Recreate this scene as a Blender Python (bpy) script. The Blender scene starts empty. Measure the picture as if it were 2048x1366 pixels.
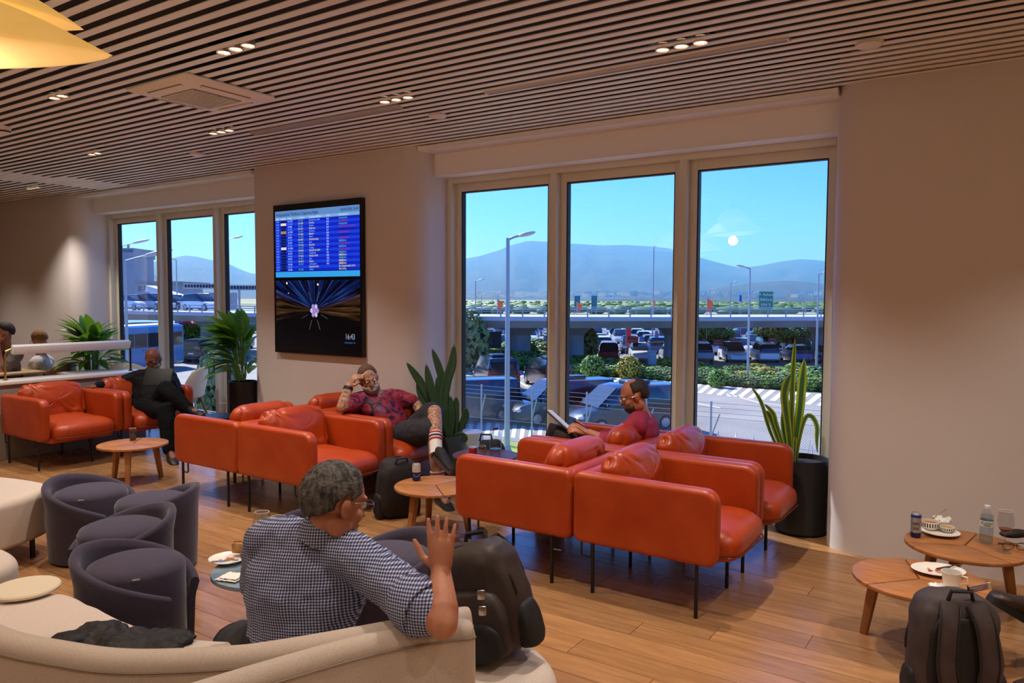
import bpy, bmesh, math, random
import numpy as np
from mathutils import Vector, Matrix, noise

# ------------------------------------------------------------------ camera
W, H, F, CZ = 2048, 1366, 1520.0, 1.62
YAW, PITCH, ROLL = math.radians(33.8), math.atan((683 - 596) / F), math.radians(0.25)
FW = Vector((-math.sin(YAW) * math.cos(PITCH), math.cos(YAW) * math.cos(PITCH), -math.sin(PITCH)))
_r = Vector((math.cos(YAW), math.sin(YAW), 0)); _u = _r.cross(FW)
RT = math.cos(ROLL) * _r + math.sin(ROLL) * _u
UP = -math.sin(ROLL) * _r + math.cos(ROLL) * _u
CAM = Vector((0, 0, CZ))
SC = bpy.context.scene
COL = SC.collection
cd = bpy.data.cameras.new('camera'); cam = bpy.data.objects.new('camera', cd); COL.objects.link(cam)
cd.sensor_width = 36; cd.lens = F / W * 36; cd.clip_start = 0.05; cd.clip_end = 20000
_m = Matrix((RT, UP, -FW)).transposed().to_4x4(); _m.translation = CAM
cam.matrix_world = _m
SC.camera = cam

def ray(x, y): return (x - W / 2) / F * RT - (y - H / 2) / F * UP + FW
def P(x, y, d): return CAM + ray(x, y) * d                      # point at a depth
def PZ(x, y, z=0.0):                                            # point on a level
    r = ray(x, y); return CAM + r * ((z - CZ) / r.z)
def PY(x, y, Y):                                                # point on a plane parallel to the window wall
    r = ray(x, y); return CAM + r * (Y / r.y)
def PX(x, y, X):
    r = ray(x, y); return CAM + r * (X / r.x)

# ------------------------------------------------------------------ sky, sun, exposure
SC.view_settings.view_transform = 'Standard'; SC.view_settings.look = 'None'
SC.view_settings.exposure = 0.0; SC.view_settings.gamma = 1.0; SC.view_settings.use_curve_mapping = False
SC.cycles.use_denoising = True
SC.cycles.max_bounces = 10; SC.cycles.transparent_max_bounces = 32
SC.cycles.caustics_reflective = False; SC.cycles.caustics_refractive = False
SC.cycles.sample_clamp_indirect = 6.0; SC.cycles.volume_bounces = 0
SUN_AZ = math.radians(180 - 16)      # measured from +X towards +Y: just outside the wall direction on the left
SUN_EL = math.radians(42)
world = bpy.data.worlds.new('sky'); SC.world = world; world.use_nodes = True
wn = world.node_tree.nodes; wl = world.node_tree.links
bg = wn['Background']
sky = wn.new('ShaderNodeTexSky'); sky.sky_type = 'NISHITA'; sky.sun_disc = False
sky.sun_elevation = SUN_EL; sky.sun_rotation = math.pi / 2 - SUN_AZ
sky.altitude = 100; sky.air_density = 1.0; sky.dust_density = 0.7; sky.ozone_density = 4.0
tint = wn.new('ShaderNodeMix'); tint.data_type = 'RGBA'; tint.blend_type = 'MULTIPLY'; tint.inputs[0].default_value = 1.0
tint.inputs[7].default_value = (0.175, 0.42, 1.0, 1)        # the room is balanced for its warm lamps, so daylight is cool
wl.new(sky.outputs[0], tint.inputs[6]); wl.new(tint.outputs[2], bg.inputs[0]); bg.inputs[1].default_value = 0.34
sd = bpy.data.lights.new('sun', 'SUN'); sun = bpy.data.objects.new('sun', sd); COL.objects.link(sun)
sd.energy = 8.6; sd.angle = 0.0093; sd.color = (1.0, 0.98, 0.96)
_sv = Vector((math.cos(SUN_AZ) * math.cos(SUN_EL), math.sin(SUN_AZ) * math.cos(SUN_EL), math.sin(SUN_EL)))
sun.rotation_euler = (-_sv).to_track_quat('-Z', 'Y').to_euler()
# ------------------------------------------------------------------ materials
def lin(c):
    if isinstance(c, str):
        c = c.lstrip('#'); c = [int(c[i:i + 2], 16) / 255 for i in (0, 2, 4)]
        c = [x / 12.92 if x <= 0.04045 else ((x + 0.055) / 1.055) ** 2.4 for x in c]
    return tuple(c) + (1.0,)
MATS = {}
def mat(name, col='#808080', rough=0.5, metal=0.0, var=None, bump=None, spec=0.5, sheen=0.0, coat=0.0, emit=None, estr=1.0, alpha=None, trans=0.0, coord='Object', stretch=None, sss=0.0):
    """var=(scale, second colour, detail); bump=(scale, strength, distance)"""
    if name in MATS: return MATS[name]
    m = bpy.data.materials.new(name); m.use_nodes = True; MATS[name] = m
    nt = m.node_tree; b = nt.nodes['Principled BSDF']; L = nt.links
    b.inputs['Base Color'].default_value = lin(col); b.inputs['Roughness'].default_value = rough
    b.inputs['Metallic'].default_value = metal; b.inputs['Specular IOR Level'].default_value = spec
    if sheen: b.inputs['Sheen Weight'].default_value = sheen; b.inputs['Sheen Roughness'].default_value = 0.4
    if coat: b.inputs['Coat Weight'].default_value = coat; b.inputs['Coat Roughness'].default_value = 0.15
    if emit: b.inputs['Emission Color'].default_value = lin(emit); b.inputs['Emission Strength'].default_value = estr
    if trans: b.inputs['Transmission Weight'].default_value = trans
    if sss: b.inputs['Subsurface Weight'].default_value = sss; b.inputs['Subsurface Radius'].default_value = (0.02, 0.008, 0.004); b.inputs['Subsurface Scale'].default_value = 0.3
    vec = None
    if var or bump:
        tc = nt.nodes.new('ShaderNodeTexCoord'); mp = nt.nodes.new('ShaderNodeMapping'); L.new(tc.outputs[coord], mp.inputs[0])
        if stretch: mp.inputs['Scale'].default_value = stretch
        vec = mp.outputs[0]
    if var:
        n = nt.nodes.new('ShaderNodeTexNoise'); n.inputs['Scale'].default_value = var[0]; n.inputs['Detail'].default_value = var[2] if len(var) > 2 else 4
        L.new(vec, n.inputs['Vector'])
        cr = nt.nodes.new('ShaderNodeValToRGB'); cr.color_ramp.elements[0].position = 0.36; cr.color_ramp.elements[1].position = 0.66
        cr.color_ramp.elements[0].color = lin(col); cr.color_ramp.elements[1].color = lin(var[1])
        L.new(n.outputs[0], cr.inputs[0]); L.new(cr.outputs[0], b.inputs['Base Color'])
    if bump:
        n = nt.nodes.new('ShaderNodeTexNoise'); n.inputs['Scale'].default_value = bump[0]; n.inputs['Detail'].default_value = 3
        L.new(vec, n.inputs['Vector'])
        bp = nt.nodes.new('ShaderNodeBump'); bp.inputs['Strength'].default_value = bump[1]; bp.inputs['Distance'].default_value = bump[2] if len(bump) > 2 else 0.01
        L.new(n.outputs[0], bp.inputs['Height']); L.new(bp.outputs[0], b.inputs['Normal'])
    return m
def glass_mat(name, tint=(0.93, 0.97, 1.0), ior=1.5, rough=0.0, base=0.0):
    """thin clear pane: see-through plus a Fresnel reflection"""
    if name in MATS: return MATS[name]
    m = bpy.data.materials.new(name); m.use_nodes = True; MATS[name] = m
    nt = m.node_tree; L = nt.links; nt.nodes.remove(nt.nodes['Principled BSDF'])
    out = nt.nodes['Material Output']
    tr = nt.nodes.new('ShaderNodeBsdfTransparent'); tr.inputs[0].default_value = tint + (1,)
    gl = nt.nodes.new('ShaderNodeBsdfGlossy'); gl.inputs['Roughness'].default_value = rough
    fr = nt.nodes.new('ShaderNodeFresnel'); fr.inputs[0].default_value = ior
    mx = nt.nodes.new('ShaderNodeMixShader')
    ge = nt.nodes.new('ShaderNodeNewGeometry'); mi = nt.nodes.new('ShaderNodeMath'); mi.operation = 'MULTIPLY_ADD'; mi.inputs[1].default_value = 1 / ior - ior; mi.inputs[2].default_value = ior
    L.new(ge.outputs['Backfacing'], mi.inputs[0]); L.new(mi.outputs[0], fr.inputs[0])
    fac = fr.outputs[0]
    if base:
        ad = nt.nodes.new('ShaderNodeMath'); ad.operation = 'ADD'; ad.inputs[1].default_value = base; ad.use_clamp = True
        L.new(fac, ad.inputs[0]); fac = ad.outputs[0]
    L.new(fac, mx.inputs[0]); L.new(tr.outputs[0], mx.inputs[1]); L.new(gl.outputs[0], mx.inputs[2]); L.new(mx.outputs[0], out.inputs[0])
    return m

# ------------------------------------------------------------------ objects
def tag(o, label, cat, group=None, kind=None):
    o['label'] = label
    if cat: o['category'] = cat
    if group: o['group'] = group
    if kind: o['kind'] = kind
    return o
def empty(name, loc=(0, 0, 0), rz=0.0):
    o = bpy.data.objects.new(name, None); COL.objects.link(o); o.location = loc; o.rotation_euler = (0, 0, rz); o.empty_display_size = 0.1
    return o
def thing(name, label, cat, loc=(0, 0, 0), rz=0.0, group=None):
    return tag(empty(name, loc, rz), label, cat, group)
def link(name, me, parent=None):
    o = bpy.data.objects.new(name, me); COL.objects.link(o)
    if parent: o.parent = parent
    return o
def copy_tree(o, parent=None, loc=None, rz=None):
    c = o.copy(); COL.objects.link(c); c.parent = parent
    if loc is not None: c.location = loc
    if rz is not None: c.rotation_euler = (0, 0, rz)
    for ch in list(o.children): copy_tree(ch, c)
    return c
def vf(v): return Vector(v)
def frame(f, up=(0, 0, 1)):
    """matrix whose Y axis is f, Z close to up, X to the side"""
    f = Vector(f).normalized(); up = Vector(up)
    x = f.cross(up)
    if x.length < 1e-4: x = f.cross(Vector((1, 0, 0)))
    x.normalize(); z = x.cross(f)
    return Matrix((x, f, z)).transposed()

class MB:
    """collects shapes, builds ONE mesh object"""
    def __init__(s, off=(0, 0, 0)): s.v = []; s.f = []; s.mi = []; s.off = Vector(off); s.k = 0
    def add(s, vs, fs):
        n = len(s.v); s.v += [Vector(p) - s.off for p in vs]; s.f += [tuple(i + n for i in f) for f in fs]; s.mi += [s.k] * len(fs); return s
    def box(s, c, d, R=None):
        c = Vector(c); hx, hy, hz = d[0] / 2, d[1] / 2, d[2] / 2; vs = []
        for x in (-hx, hx):
            for y in (-hy, hy):
                for z in (-hz, hz):
                    p = Vector((x, y, z)); vs.append(c + (R @ p if R else p))
        return s.add(vs, [(0, 1, 3, 2), (4, 6, 7, 5), (0, 4, 5, 1), (2, 3, 7, 6), (0, 2, 6, 4), (1, 5, 7, 3)])
    def bb(s, x0, x1, y0, y1, z0, z1): return s.box(((x0 + x1) / 2, (y0 + y1) / 2, (z0 + z1) / 2), (abs(x1 - x0), abs(y1 - y0), abs(z1 - z0)))
    def bar(s, a, b, w, h=None, up=(0, 0, 1)):
        a = Vector(a); b = Vector(b); R = frame(b - a, up); return s.box((a + b) / 2, (w, (b - a).length, h or w), R)
    def loft(s, rings, caps=True, closed=True):
        n = len(rings[0]); vs = [p for r in rings for p in r]; fs = []
        for i in range(len(rings) - 1):
            for j in range(n if closed else n - 1):
                k = (j + 1) % n; fs.append((i * n + j, i * n + k, (i + 1) * n + k, (i + 1) * n + j))
        if caps and closed: fs.append(tuple(range(n - 1, -1, -1))); fs.append(tuple((len(rings) - 1) * n + j for j in range(n)))
        return s.add(vs, fs)
    def tube(s, path, r, n=10, caps=True, round_ends=False):
        path = [Vector(p) for p in path]; rs = list(r) if isinstance(r, (list, tuple)) else [r] * len(path)
        if round_ends:
            d0 = (path[0] - path[1]).normalized(); d1 = (path[-1] - path[-2]).normalized()
            pre = [(path[0] + d0 * rs[0] * math.sin(a), rs[0] * math.cos(a)) for a in (1.5, 1.1, .7, .35)]
            post = [(path[-1] + d1 * rs[-1] * math.sin(a), rs[-1] * math.cos(a)) for a in (.35, .7, 1.1, 1.5)]
            path = [p for p, _ in pre] + path + [p for p, _ in post]; rs = [q for _, q in pre] + rs + [q for _, q in post]
        rings = []; ref = None
        for i, p in enumerate(path):
            t = (path[min(i + 1, len(path) - 1)] - path[max(i - 1, 0)]).normalized()
            if ref is None: ref = t.orthogonal().normalized()
            ref = (ref - t * ref.dot(t))
            ref = ref.normalized() if ref.length > 1e-6 else t.orthogonal().normalized()
            b = t.cross(ref)
            rings.append([p + (ref * math.cos(2 * math.pi * j / n) + b * math.sin(2 * math.pi * j / n)) * rs[i] for j in range(n)])
        return s.loft(rings, caps)
    def lathe(s, prof, n=24, c=(0, 0, 0), R=None, caps=True):
        c = Vector(c); rings = []
        for r, z in prof:
            ring = [Vector((r * math.cos(2 * math.pi * j / n), r * math.sin(2 * math.pi * j / n), z)) for j in range(n)]
            rings.append([c + (R @ p if R else p) for p in ring])
        return s.loft(rings, caps)
    def ell(s, c, rad, R=None, n=16, m=10):
        return s.lathe_e(c, rad, R, n, m)
    def lathe_e(s, c, rad, R, n, m):
        c = Vector(c); rings = []
        for i in range(m + 1):
            a = -math.pi / 2 + math.pi * (i + 0.02 * (i == 0) - 0.02 * (i == m)) / m
            ring = []
            for j in range(n):
                p = Vector((rad[0] * math.cos(a) * math.cos(2 * math.pi * j / n), rad[1] * math.cos(a) * math.sin(2 * math.pi * j / n), rad[2] * math.sin(a)))
                ring.append(c + (R @ p if R else p))
            rings.append(ring)
        return s.loft(rings, True)
    def prism(s, poly, z0, z1):
        n = len(poly)
        vs = [(x, y, z0) for x, y in poly] + [(x, y, z1) for x, y in poly]
        fs = [tuple(range(n - 1, -1, -1)), tuple(range(n, 2 * n))] + [(i, (i + 1) % n, n + (i + 1) % n, n + i) for i in range(n)]
        return s.add(vs, fs)
    def grid(s, fn, nu, nv, wrap=False):
        vs = [fn(i / nu, j / nv) for i in range(nu + 1) for j in range(nv + 1)]
        fs = [(i * (nv + 1) + j, (i + 1) * (nv + 1) + j, (i + 1) * (nv + 1) + j + 1, i * (nv + 1) + j + 1) for i in range(nu) for j in range(nv)]
        return s.add(vs, fs)
    def mesh(s, name, mats, smooth=True, bevel=None, sub=0, recalc=True, auto=35):
        me = bpy.data.meshes.new(name); me.from_pydata([tuple(p) for p in s.v], [], s.f)
        if not isinstance(mats, (list, tuple)): mats = [mats]
        for m in mats: me.materials.append(m)
        for p, k in zip(me.polygons, s.mi): p.material_index = min(k, len(mats) - 1)
        bm = bmesh.new(); bm.from_mesh(me)
        if recalc: bmesh.ops.recalc_face_normals(bm, faces=bm.faces)
        if bevel:
            es = [e for e in bm.edges if len(e.link_faces) == 2 and e.calc_face_angle(0) > 0.5]
            bmesh.ops.bevel(bm, geom=es, offset=bevel[0], offset_type='OFFSET', segments=bevel[1], profile=0.5, affect='EDGES', clamp_overlap=True)
        if sub: bmesh.ops.subdivide_edges(bm, edges=bm.edges, cuts=sub, use_grid_fill=True)
        if smooth:
            ca = math.radians(auto)
            for f in bm.faces: f.smooth = True
            for e in bm.edges:
                if len(e.link_faces) == 2 and e.calc_face_angle(0) > ca: e.smooth = False
        bm.to_mesh(me); bm.free(); me.update()
        return me
    def build(s, name, mats, parent=None, **kw):
        return link(name, s.mesh(name, mats, **kw), parent)

def rbox_mesh(name, d, r, m, seg=4, c=(0, 0, 0)):
    return MB().box(c, d).mesh(name, m, bevel=(r, seg))

def evaluate(o, name):
    dg = bpy.context.evaluated_depsgraph_get(); dg.update()
    return bpy.data.meshes.new_from_object(o.evaluated_get(dg))
def remeshed(mb, name, m, parent=None, voxel=0.008, smooth=6, fac=0.5, bumpy=None):
    """fuse the shapes of mb into one continuous skin"""
    me = mb.mesh(name, m, smooth=False); o = bpy.data.objects.new(name + '_tmp', me); COL.objects.link(o)
    r = o.modifiers.new('r', 'REMESH'); r.mode = 'VOXEL'; r.voxel_size = voxel; r.use_smooth_shade = True
    if smooth: s = o.modifiers.new('s', 'SMOOTH'); s.factor = fac; s.iterations = smooth
    me2 = evaluate(o, name); bpy.data.objects.remove(o); bpy.data.meshes.remove(me)
    me2.name = name
    if bumpy:
        sc, amp = bumpy[:2]
        n = len(me2.vertices); co = np.empty(n * 3); me2.vertices.foreach_get('co', co); no = np.empty(n * 3); me2.vertices.foreach_get('normal', no)
        co = co.reshape(-1, 3); no = no.reshape(-1, 3)
        st = bumpy[2] if len(bumpy) > 2 else (1, 1, 1)
        for i in range(n):
            p = Vector((co[i, 0] * sc * st[0], co[i, 1] * sc * st[1], co[i, 2] * sc * st[2]))
            co[i] += no[i] * amp * (noise.fractal(p, 0.6, 2.0, 3))
        me2.vertices.foreach_set('co', co.reshape(-1)); me2.update()
    for p in me2.polygons: p.use_smooth = True
    if not me2.materials: me2.materials.append(m)
    return link(name, me2, parent)

def text_mesh(name, body, size, m, parent, loc, rot, align='LEFT', sx=1.0):
    cu = bpy.data.curves.new(name, 'FONT'); cu.body = body; cu.size = size; cu.align_x = align; cu.extrude = 0.0004; cu.resolution_u = 2
    o = bpy.data.objects.new(name, cu); COL.objects.link(o)
    me = evaluate(o, name); bpy.data.objects.remove(o); bpy.data.curves.remove(cu)
    me.materials.clear(); me.materials.append(m)
    q = link(name, me, parent); q.location = loc; q.rotation_euler = rot; q.scale = (sx, 1, 1)
    return q
RND = random.Random(7)
# ------------------------------------------------------------------ materials of the shell
def struct(o): o['kind'] = 'structure'; return o
WALL = mat('wall_paint', '#dbd5d5', 0.75, bump=(60, 0.05, 0.002), spec=0.25)
WHITE = mat('white_paint', '#eeeff2', 0.6, spec=0.3)
FRAME = mat('window_frame_paint', '#e2dfd2', 0.42)
GASKET = mat('black_rubber', '#0b0c0e', 0.6)
PANE = glass_mat('window_glass', (0.97, 0.985, 1.0), 1.5, base=0.004)
SLAT = mat('slat_lacquer', '#f2f3f6', 0.45, spec=0.4)
PLENUM = mat('plenum_felt', '#4a484b', 0.95, spec=0.1)
BLACKM = mat('black_steel', '#0d0d0f', 0.42, spec=0.5)
CEIL = 2.96; FACE = 5.15; SOFY = 5.40; WINY = 5.58

def wood_floor():
    m = bpy.data.materials.new('oak_floor'); m.use_nodes = True; nt = m.node_tree; L = nt.links; b = nt.nodes['Principled BSDF']
    tc = nt.nodes.new('ShaderNodeTexCoord'); oi = nt.nodes.new('ShaderNodeObjectInfo')
    mp = nt.nodes.new('ShaderNodeMapping'); mp.inputs['Scale'].default_value = (1.4, 16, 4)
    cb = nt.nodes.new('ShaderNodeCombineXYZ'); ml = nt.nodes.new('ShaderNodeMath'); ml.operation = 'MULTIPLY'; ml.inputs[1].default_value = 37
    L.new(oi.outputs['Random'], ml.inputs[0]); L.new(ml.outputs[0], cb.inputs[2]); L.new(cb.outputs[0], mp.inputs['Location'])
    L.new(tc.outputs['Object'], mp.inputs[0])
    n = nt.nodes.new('ShaderNodeTexNoise'); n.inputs['Scale'].default_value = 2.2; n.inputs['Detail'].default_value = 6; n.inputs['Distortion'].default_value = 0.6; L.new(mp.outputs[0], n.inputs['Vector'])
    cr = nt.nodes.new('ShaderNodeValToRGB'); e = cr.color_ramp.elements; e[0].position = 0.3; e[0].color = lin('#916843'); e[1].position = 0.72; e[1].color = lin('#b08256'); L.new(n.outputs[0], cr.inputs[0])
    hs = nt.nodes.new('ShaderNodeHueSaturation'); mr = nt.nodes.new('ShaderNodeMapRange'); mr.inputs['To Min'].default_value = 0.82; mr.inputs['To Max'].default_value = 1.12
    L.new(oi.outputs['Random'], mr.inputs[0]); L.new(mr.outputs[0], hs.inputs['Value']); L.new(cr.outputs[0], hs.inputs['Color']); L.new(hs.outputs[0], b.inputs['Base Color'])
    n2 = nt.nodes.new('ShaderNodeTexNoise'); n2.inputs['Scale'].default_value = 3; L.new(tc.outputs['Object'], n2.inputs['Vector'])
    mr2 = nt.nodes.new('ShaderNodeMapRange'); mr2.inputs['To Min'].default_value = 0.20; mr2.inputs['To Max'].default_value = 0.34; L.new(n2.outputs[0], mr2.inputs[0]); L.new(mr2.outputs[0], b.inputs['Roughness'])
    bp = nt.nodes.new('ShaderNodeBump'); bp.inputs['Strength'].default_value = 0.06; bp.inputs['Distance'].default_value = 0.004; L.new(n.outputs[0], bp.inputs['Height']); L.new(bp.outputs[0], b.inputs['Normal'])
    return m
OAK = wood_floor()

# floor: a slab with the planks one can see laid on it
floor = struct(MB().bb(-16, 5, -4.5, 5.72, -0.3, -0.006).build('floor', OAK, smooth=False))
PW = 0.165; LENS = (1.35, 1.7, 2.05)
pm = [MB().bb(0, l - 0.003, 0, PW - 0.003, -0.006, 0.0).mesh('floor_plank', OAK, smooth=False) for l in LENS]
r = random.Random(3); y = 1.15
while y < 5.56:
    x = -10.0 - r.random() * 1.4
    while x < 1.1:
        k = r.randrange(3); o = link('floor_plank', pm[k], floor); o.location = (x, y, 0); x += LENS[k]
    y += PW

# walls: window wall as three plaster piers with rounded corners, and three plain walls behind the camera
def pier(name, x0, x1, rl, rr):
    poly = []
    def arc(cx, cy, rad, a0, a1):
        for i in range(13): a = a0 + (a1 - a0) * i / 12; poly.append((cx + rad * math.cos(a), cy + rad * math.sin(a)))
    arc(x0 + rl, FACE + rl, rl, math.pi, 1.5 * math.pi)
    arc(x1 - rr, FACE + rr, rr, 1.5 * math.pi, 2 * math.pi)
    poly += [(x1, 5.735), (x0, 5.735)]
    return struct(MB().prism(poly, 0, 3.3).build(name, WALL))
pier('wall_pier_middle', -6.82, -4.47, 0.2, 0.2)
pier('wall_pier_right', -1.03, 5.0, 0.2, 0.2)
pier('wall_pier_left', -16.0, -10.36, 0.2, 0.2)
struct(MB().bb(-16.2, -16, -4.5, 5.95, 0, 3.2).build('wall_left', WALL, smooth=False))
struct(MB().bb(5.0, 5.2, -4.5, 5.95, 0, 3.2).build('wall_right', WALL, smooth=False))
struct(MB().bb(-16.2, 5.2, -4.7, -4.5, 0, 3.2).build('wall_rear', WALL, smooth=False))
for i, (x0, x1) in enumerate(((-10.36, -6.82), (-4.47, -1.03))):
    struct(MB().bb(x0, x1, SOFY, 5.95, 2.72, 3.2).build('wall_soffit_%s' % ('left', 'right')[i], WHITE, smooth=False))
    struct(MB().bb(x0 - 0.02, x1 + 0.02, 5.19, SOFY, 2.915, 2.955).build('trim_%d' % (i + 1), WHITE, smooth=False))

# ceiling: dark void with slats
ceiling = struct(MB().bb(-16, 5, -4.5, 5.95, 3.16, 3.35).build('ceiling', PLENUM, smooth=False))
sm = MB().bb(-16, 5, -0.023, 0.023, 2.962, 2.970).mesh('slat', SLAT, bevel=(0.002, 1))
for i in range(95):
    o = link('slat', sm, ceiling); o.location = (0, 5.165 - 0.099 * i, 0)
# closed service hatch between the slats, far left
hm = MB().bb(-9.75, -9.05, -0.0285, 0.0285, 2.966, 2.972).mesh('hatch_board', SLAT)
for i in range(0, 15):
    o = link('hatch_board', hm, ceiling); o.location = (-0.18 * (i > 7), 5.115 - 0.099 * i, 0)

# windows
def window(name, x0, x1):
    w = struct(empty(name, ((x0 + x1) / 2, WINY, 0))); off = w.location
    zt = 2.72
    f = MB(off); f.bb(x0, x0 + 0.055, WINY, WINY + 0.14, 0, zt); f.bb(x1 - 0.055, x1, WINY, WINY + 0.14, 0, zt)
    f.bb(x0 + 0.055, x1 - 0.055, WINY, WINY + 0.14, zt - 0.045, zt); f.bb(x0 + 0.055, x1 - 0.055, WINY, WINY + 0.14, 0, 0.07)
    f.bb(x0 + 0.055, x1 - 0.055, WINY + 0.03, WINY + 0.14, 0.07, 0.12)
    f.build('window_frame', FRAME, w, bevel=(0.003, 2))
    step = (x1 - x0) / 3; xs = [x0 + 0.055]
    for k in (1, 2):
        c = x0 + step * k; MB(off).bb(c - 0.03, c + 0.03, WINY, WINY + 0.14, 0.07, zt - 0.045).build('mullion', FRAME, w, bevel=(0.003, 2)); xs += [c - 0.03, c + 0.03]
    xs.append(x1 - 0.055)
    for k in range(3):
        a, b = xs[2 * k], xs[2 * k + 1]; z0, z1 = 0.12, zt - 0.045; s = 0.06; ya, yb = WINY + 0.07, WINY + 0.13
        sh = MB(off); sh.bb(a, a + s, ya, yb, z0, z1); sh.bb(b - s, b, ya, yb, z0, z1); sh.bb(a + s, b - s, ya, yb, z0, z0 + s + 0.015); sh.bb(a + s, b - s, ya, yb, z1 - s - 0.015, z1)
        so = sh.build('sash', FRAME, w, bevel=(0.003, 2))
        g = MB(off); q = 0.009; zz0, zz1 = z0 + s + 0.015, z1 - s - 0.015
        for u in ((a + s, a + s + q, zz0, zz1), (b - s - q, b - s, zz0, zz1), (a + s + q, b - s - q, zz0, zz0 + q), (a + s + q, b - s - q, zz1 - q, zz1)): g.bb(u[0], u[1], ya + 0.006, yb, u[2], u[3])
        g.build('gasket', GASKET, so)
        MB(off).bb(a + s + q, b - s - q, ya + 0.028, ya + 0.036, zz0 + q, zz1 - q).build('pane', PANE, w, smooth=False)
    return w
window('window_1', -10.36, -6.82)
window('window_2', -4.47, -1.03)

# ------------------------------------------------------------------ ceiling fittings
LAMPW = mat('downlight_lens', '#fff4e0', 0.4, emit='#ffdcae', estr=9.0)
CHROME = mat('downlight_reflector', '#e8dccf', 0.22, metal=0.7)
def spot(parent, loc, energy, ang=100, blend=0.85, col=(1.0, 0.88, 0.77), size=0.035):
    l = bpy.data.lights.new('downlight', 'SPOT'); l.energy = energy; l.spot_size = math.radians(ang); l.spot_blend = blend; l.color = col; l.shadow_soft_size = size
    o = bpy.data.objects.new('downlight_beam', l); COL.objects.link(o); o.parent = parent; o.location = loc
    return o
POS = [(-3.58, 2.65, 3), (-5.44, 2.62, 2), (-3.57, 3.91, 3), (-1.55, 3.92, 3), (-5.46, 3.89, 3), (-7.30, 3.83, 2), (-10.26, 4.62, 3)]
NAMES = ['triple downlight above the air conditioning cassette in the slatted ceiling', 'twin downlight beside the fabric pendant lamp', 'triple downlight between the air conditioning cassette and the big window',
         'triple downlight at the end of the long slot vent', 'triple downlight in the slats behind the air conditioning cassette', 'twin downlight in the slats in front of the far window', 'triple downlight beyond the ceiling hatch near the far pier']
ring = MB().lathe([(0.040, 0.028), (0.040, 0.0), (0.034, -0.001), (0.030, 0.012), (0.028, 0.02)], 16, caps=False).mesh('reflector', CHROME)
lens = MB().lathe([(0.0005, 0.006), (0.029, 0.006)], 16, caps=True).mesh('lens', LAMPW)
def cluster(x, y, n, label, en):
    t = thing('downlight', label, 'downlight', (x, y, 2.955), group='recessed downlights in the slatted ceiling')
    bx = MB(); hw = 0.055 * n
    bx.bb(-hw, hw, -0.055, 0.055, 0.03, 0.06); bx.build('housing', BLACKM, t)
    for k in range(n):
        xx = (k - (n - 1) / 2) * 0.105
        a = link('reflector', ring, t); a.location = (xx, 0, 0); b = link('lens', lens, a)
    spot(t, (0, 0, -0.015), en)
    return t
DLE = 134
for (x, y, n), lb in zip(POS, NAMES): cluster(x, y, n, lb, DLE)
for i, (x, y) in enumerate([(0.4, 3.92), (0.4, 2.63), (-1.55, 2.63), (-7.3, 2.63)] + [(x, y) for y in (1.34, 0.05, -1.25) for x in (-7.3, -5.44, -3.58, -1.55, 0.4, 2.3)] + [(2.3, 3.92), (2.3, 2.63), (-9.2, 2.63), (-9.2, 1.34), (-12, 3.9), (-12, 1.3)]):
    cluster(x, y, 3, 'triple downlight in the slats over the near half of the lounge', DLE * (0.8 if y > 2 else 0.33))

def cassette():
    x0, x1, y0, y1 = -4.845, -4.19, 2.74, 3.41
    t = thing('air_conditioner', 'white square air conditioning cassette set in the slatted ceiling', 'air conditioner', ((x0 + x1) / 2, (y0 + y1) / 2, 2.93))
    AC = mat('ac_plastic', '#e6e0da', 0.4); DK = mat('ac_louvre', '#6f655d', 0.6)
    h = (x1 - x0) / 2
    MB().lathe([(h * 1.414, 0.028), (h * 1.414, 0.012), (h * 1.30, 0.0), (0.31 * 1.1, -0.012), (0.30, -0.014)], 4, R=Matrix.Rotation(math.pi / 4, 3, 'Z')).build('panel', AC, t, bevel=(0.006, 2))
    g = MB(); g.bb(-0.175, 0.175, -0.175, 0.175, -0.020, -0.012); go = g.build('grille', mat('ac_grille', '#8d8377', 0.7), t)
    for k in range(16):
        MB().bb(-0.175, 0.175, -0.17 + k * 0.0226 - 0.003, -0.17 + k * 0.0226 + 0.003, -0.024, -0.019).build('grille_bar', AC, go, smooth=False)
    for k in range(4):
        R = Matrix.Rotation(k * math.pi / 2, 3, 'Z')
        l = MB(); l.box(R @ Vector((0, 0.245, -0.004)), (0.36, 0.045, 0.012), R); lo = l.build('air_outlet', DK, t)
        MB().box(R @ Vector((0, 0.252, -0.011)), (0.35, 0.03, 0.004), R @ Matrix.Rotation(0.5, 3, 'X')).build('louvre', AC, lo, smooth=False)
    return t
cassette()
DISC = mat('white_plastic', '#e9e5e1', 0.4)
for (x, y, lb) in ((-0.71, 4.41, 'round white speaker disc in the ceiling above the pier beside the tables'), (-3.61, 4.40, 'round white speaker disc in the ceiling above the tall leafed pot'), (-6.47, 4.35, 'round white speaker disc in the ceiling in front of the far window')):
    t = thing('ceiling_speaker', lb, 'speaker', (x, y, 2.94), group='round discs in the ceiling')
    MB().lathe([(0.03, 0.02), (0.062, 0.018), (0.065, 0.008), (0.055, 0.0), (0.002, -0.003)], 24).build('cover', DISC, t); MB().lathe([(0.066, 0.012), (0.07, 0.012), (0.07, 0.02), (0.066, 0.02)], 24, caps=False).build('rim', DISC, t)
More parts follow.
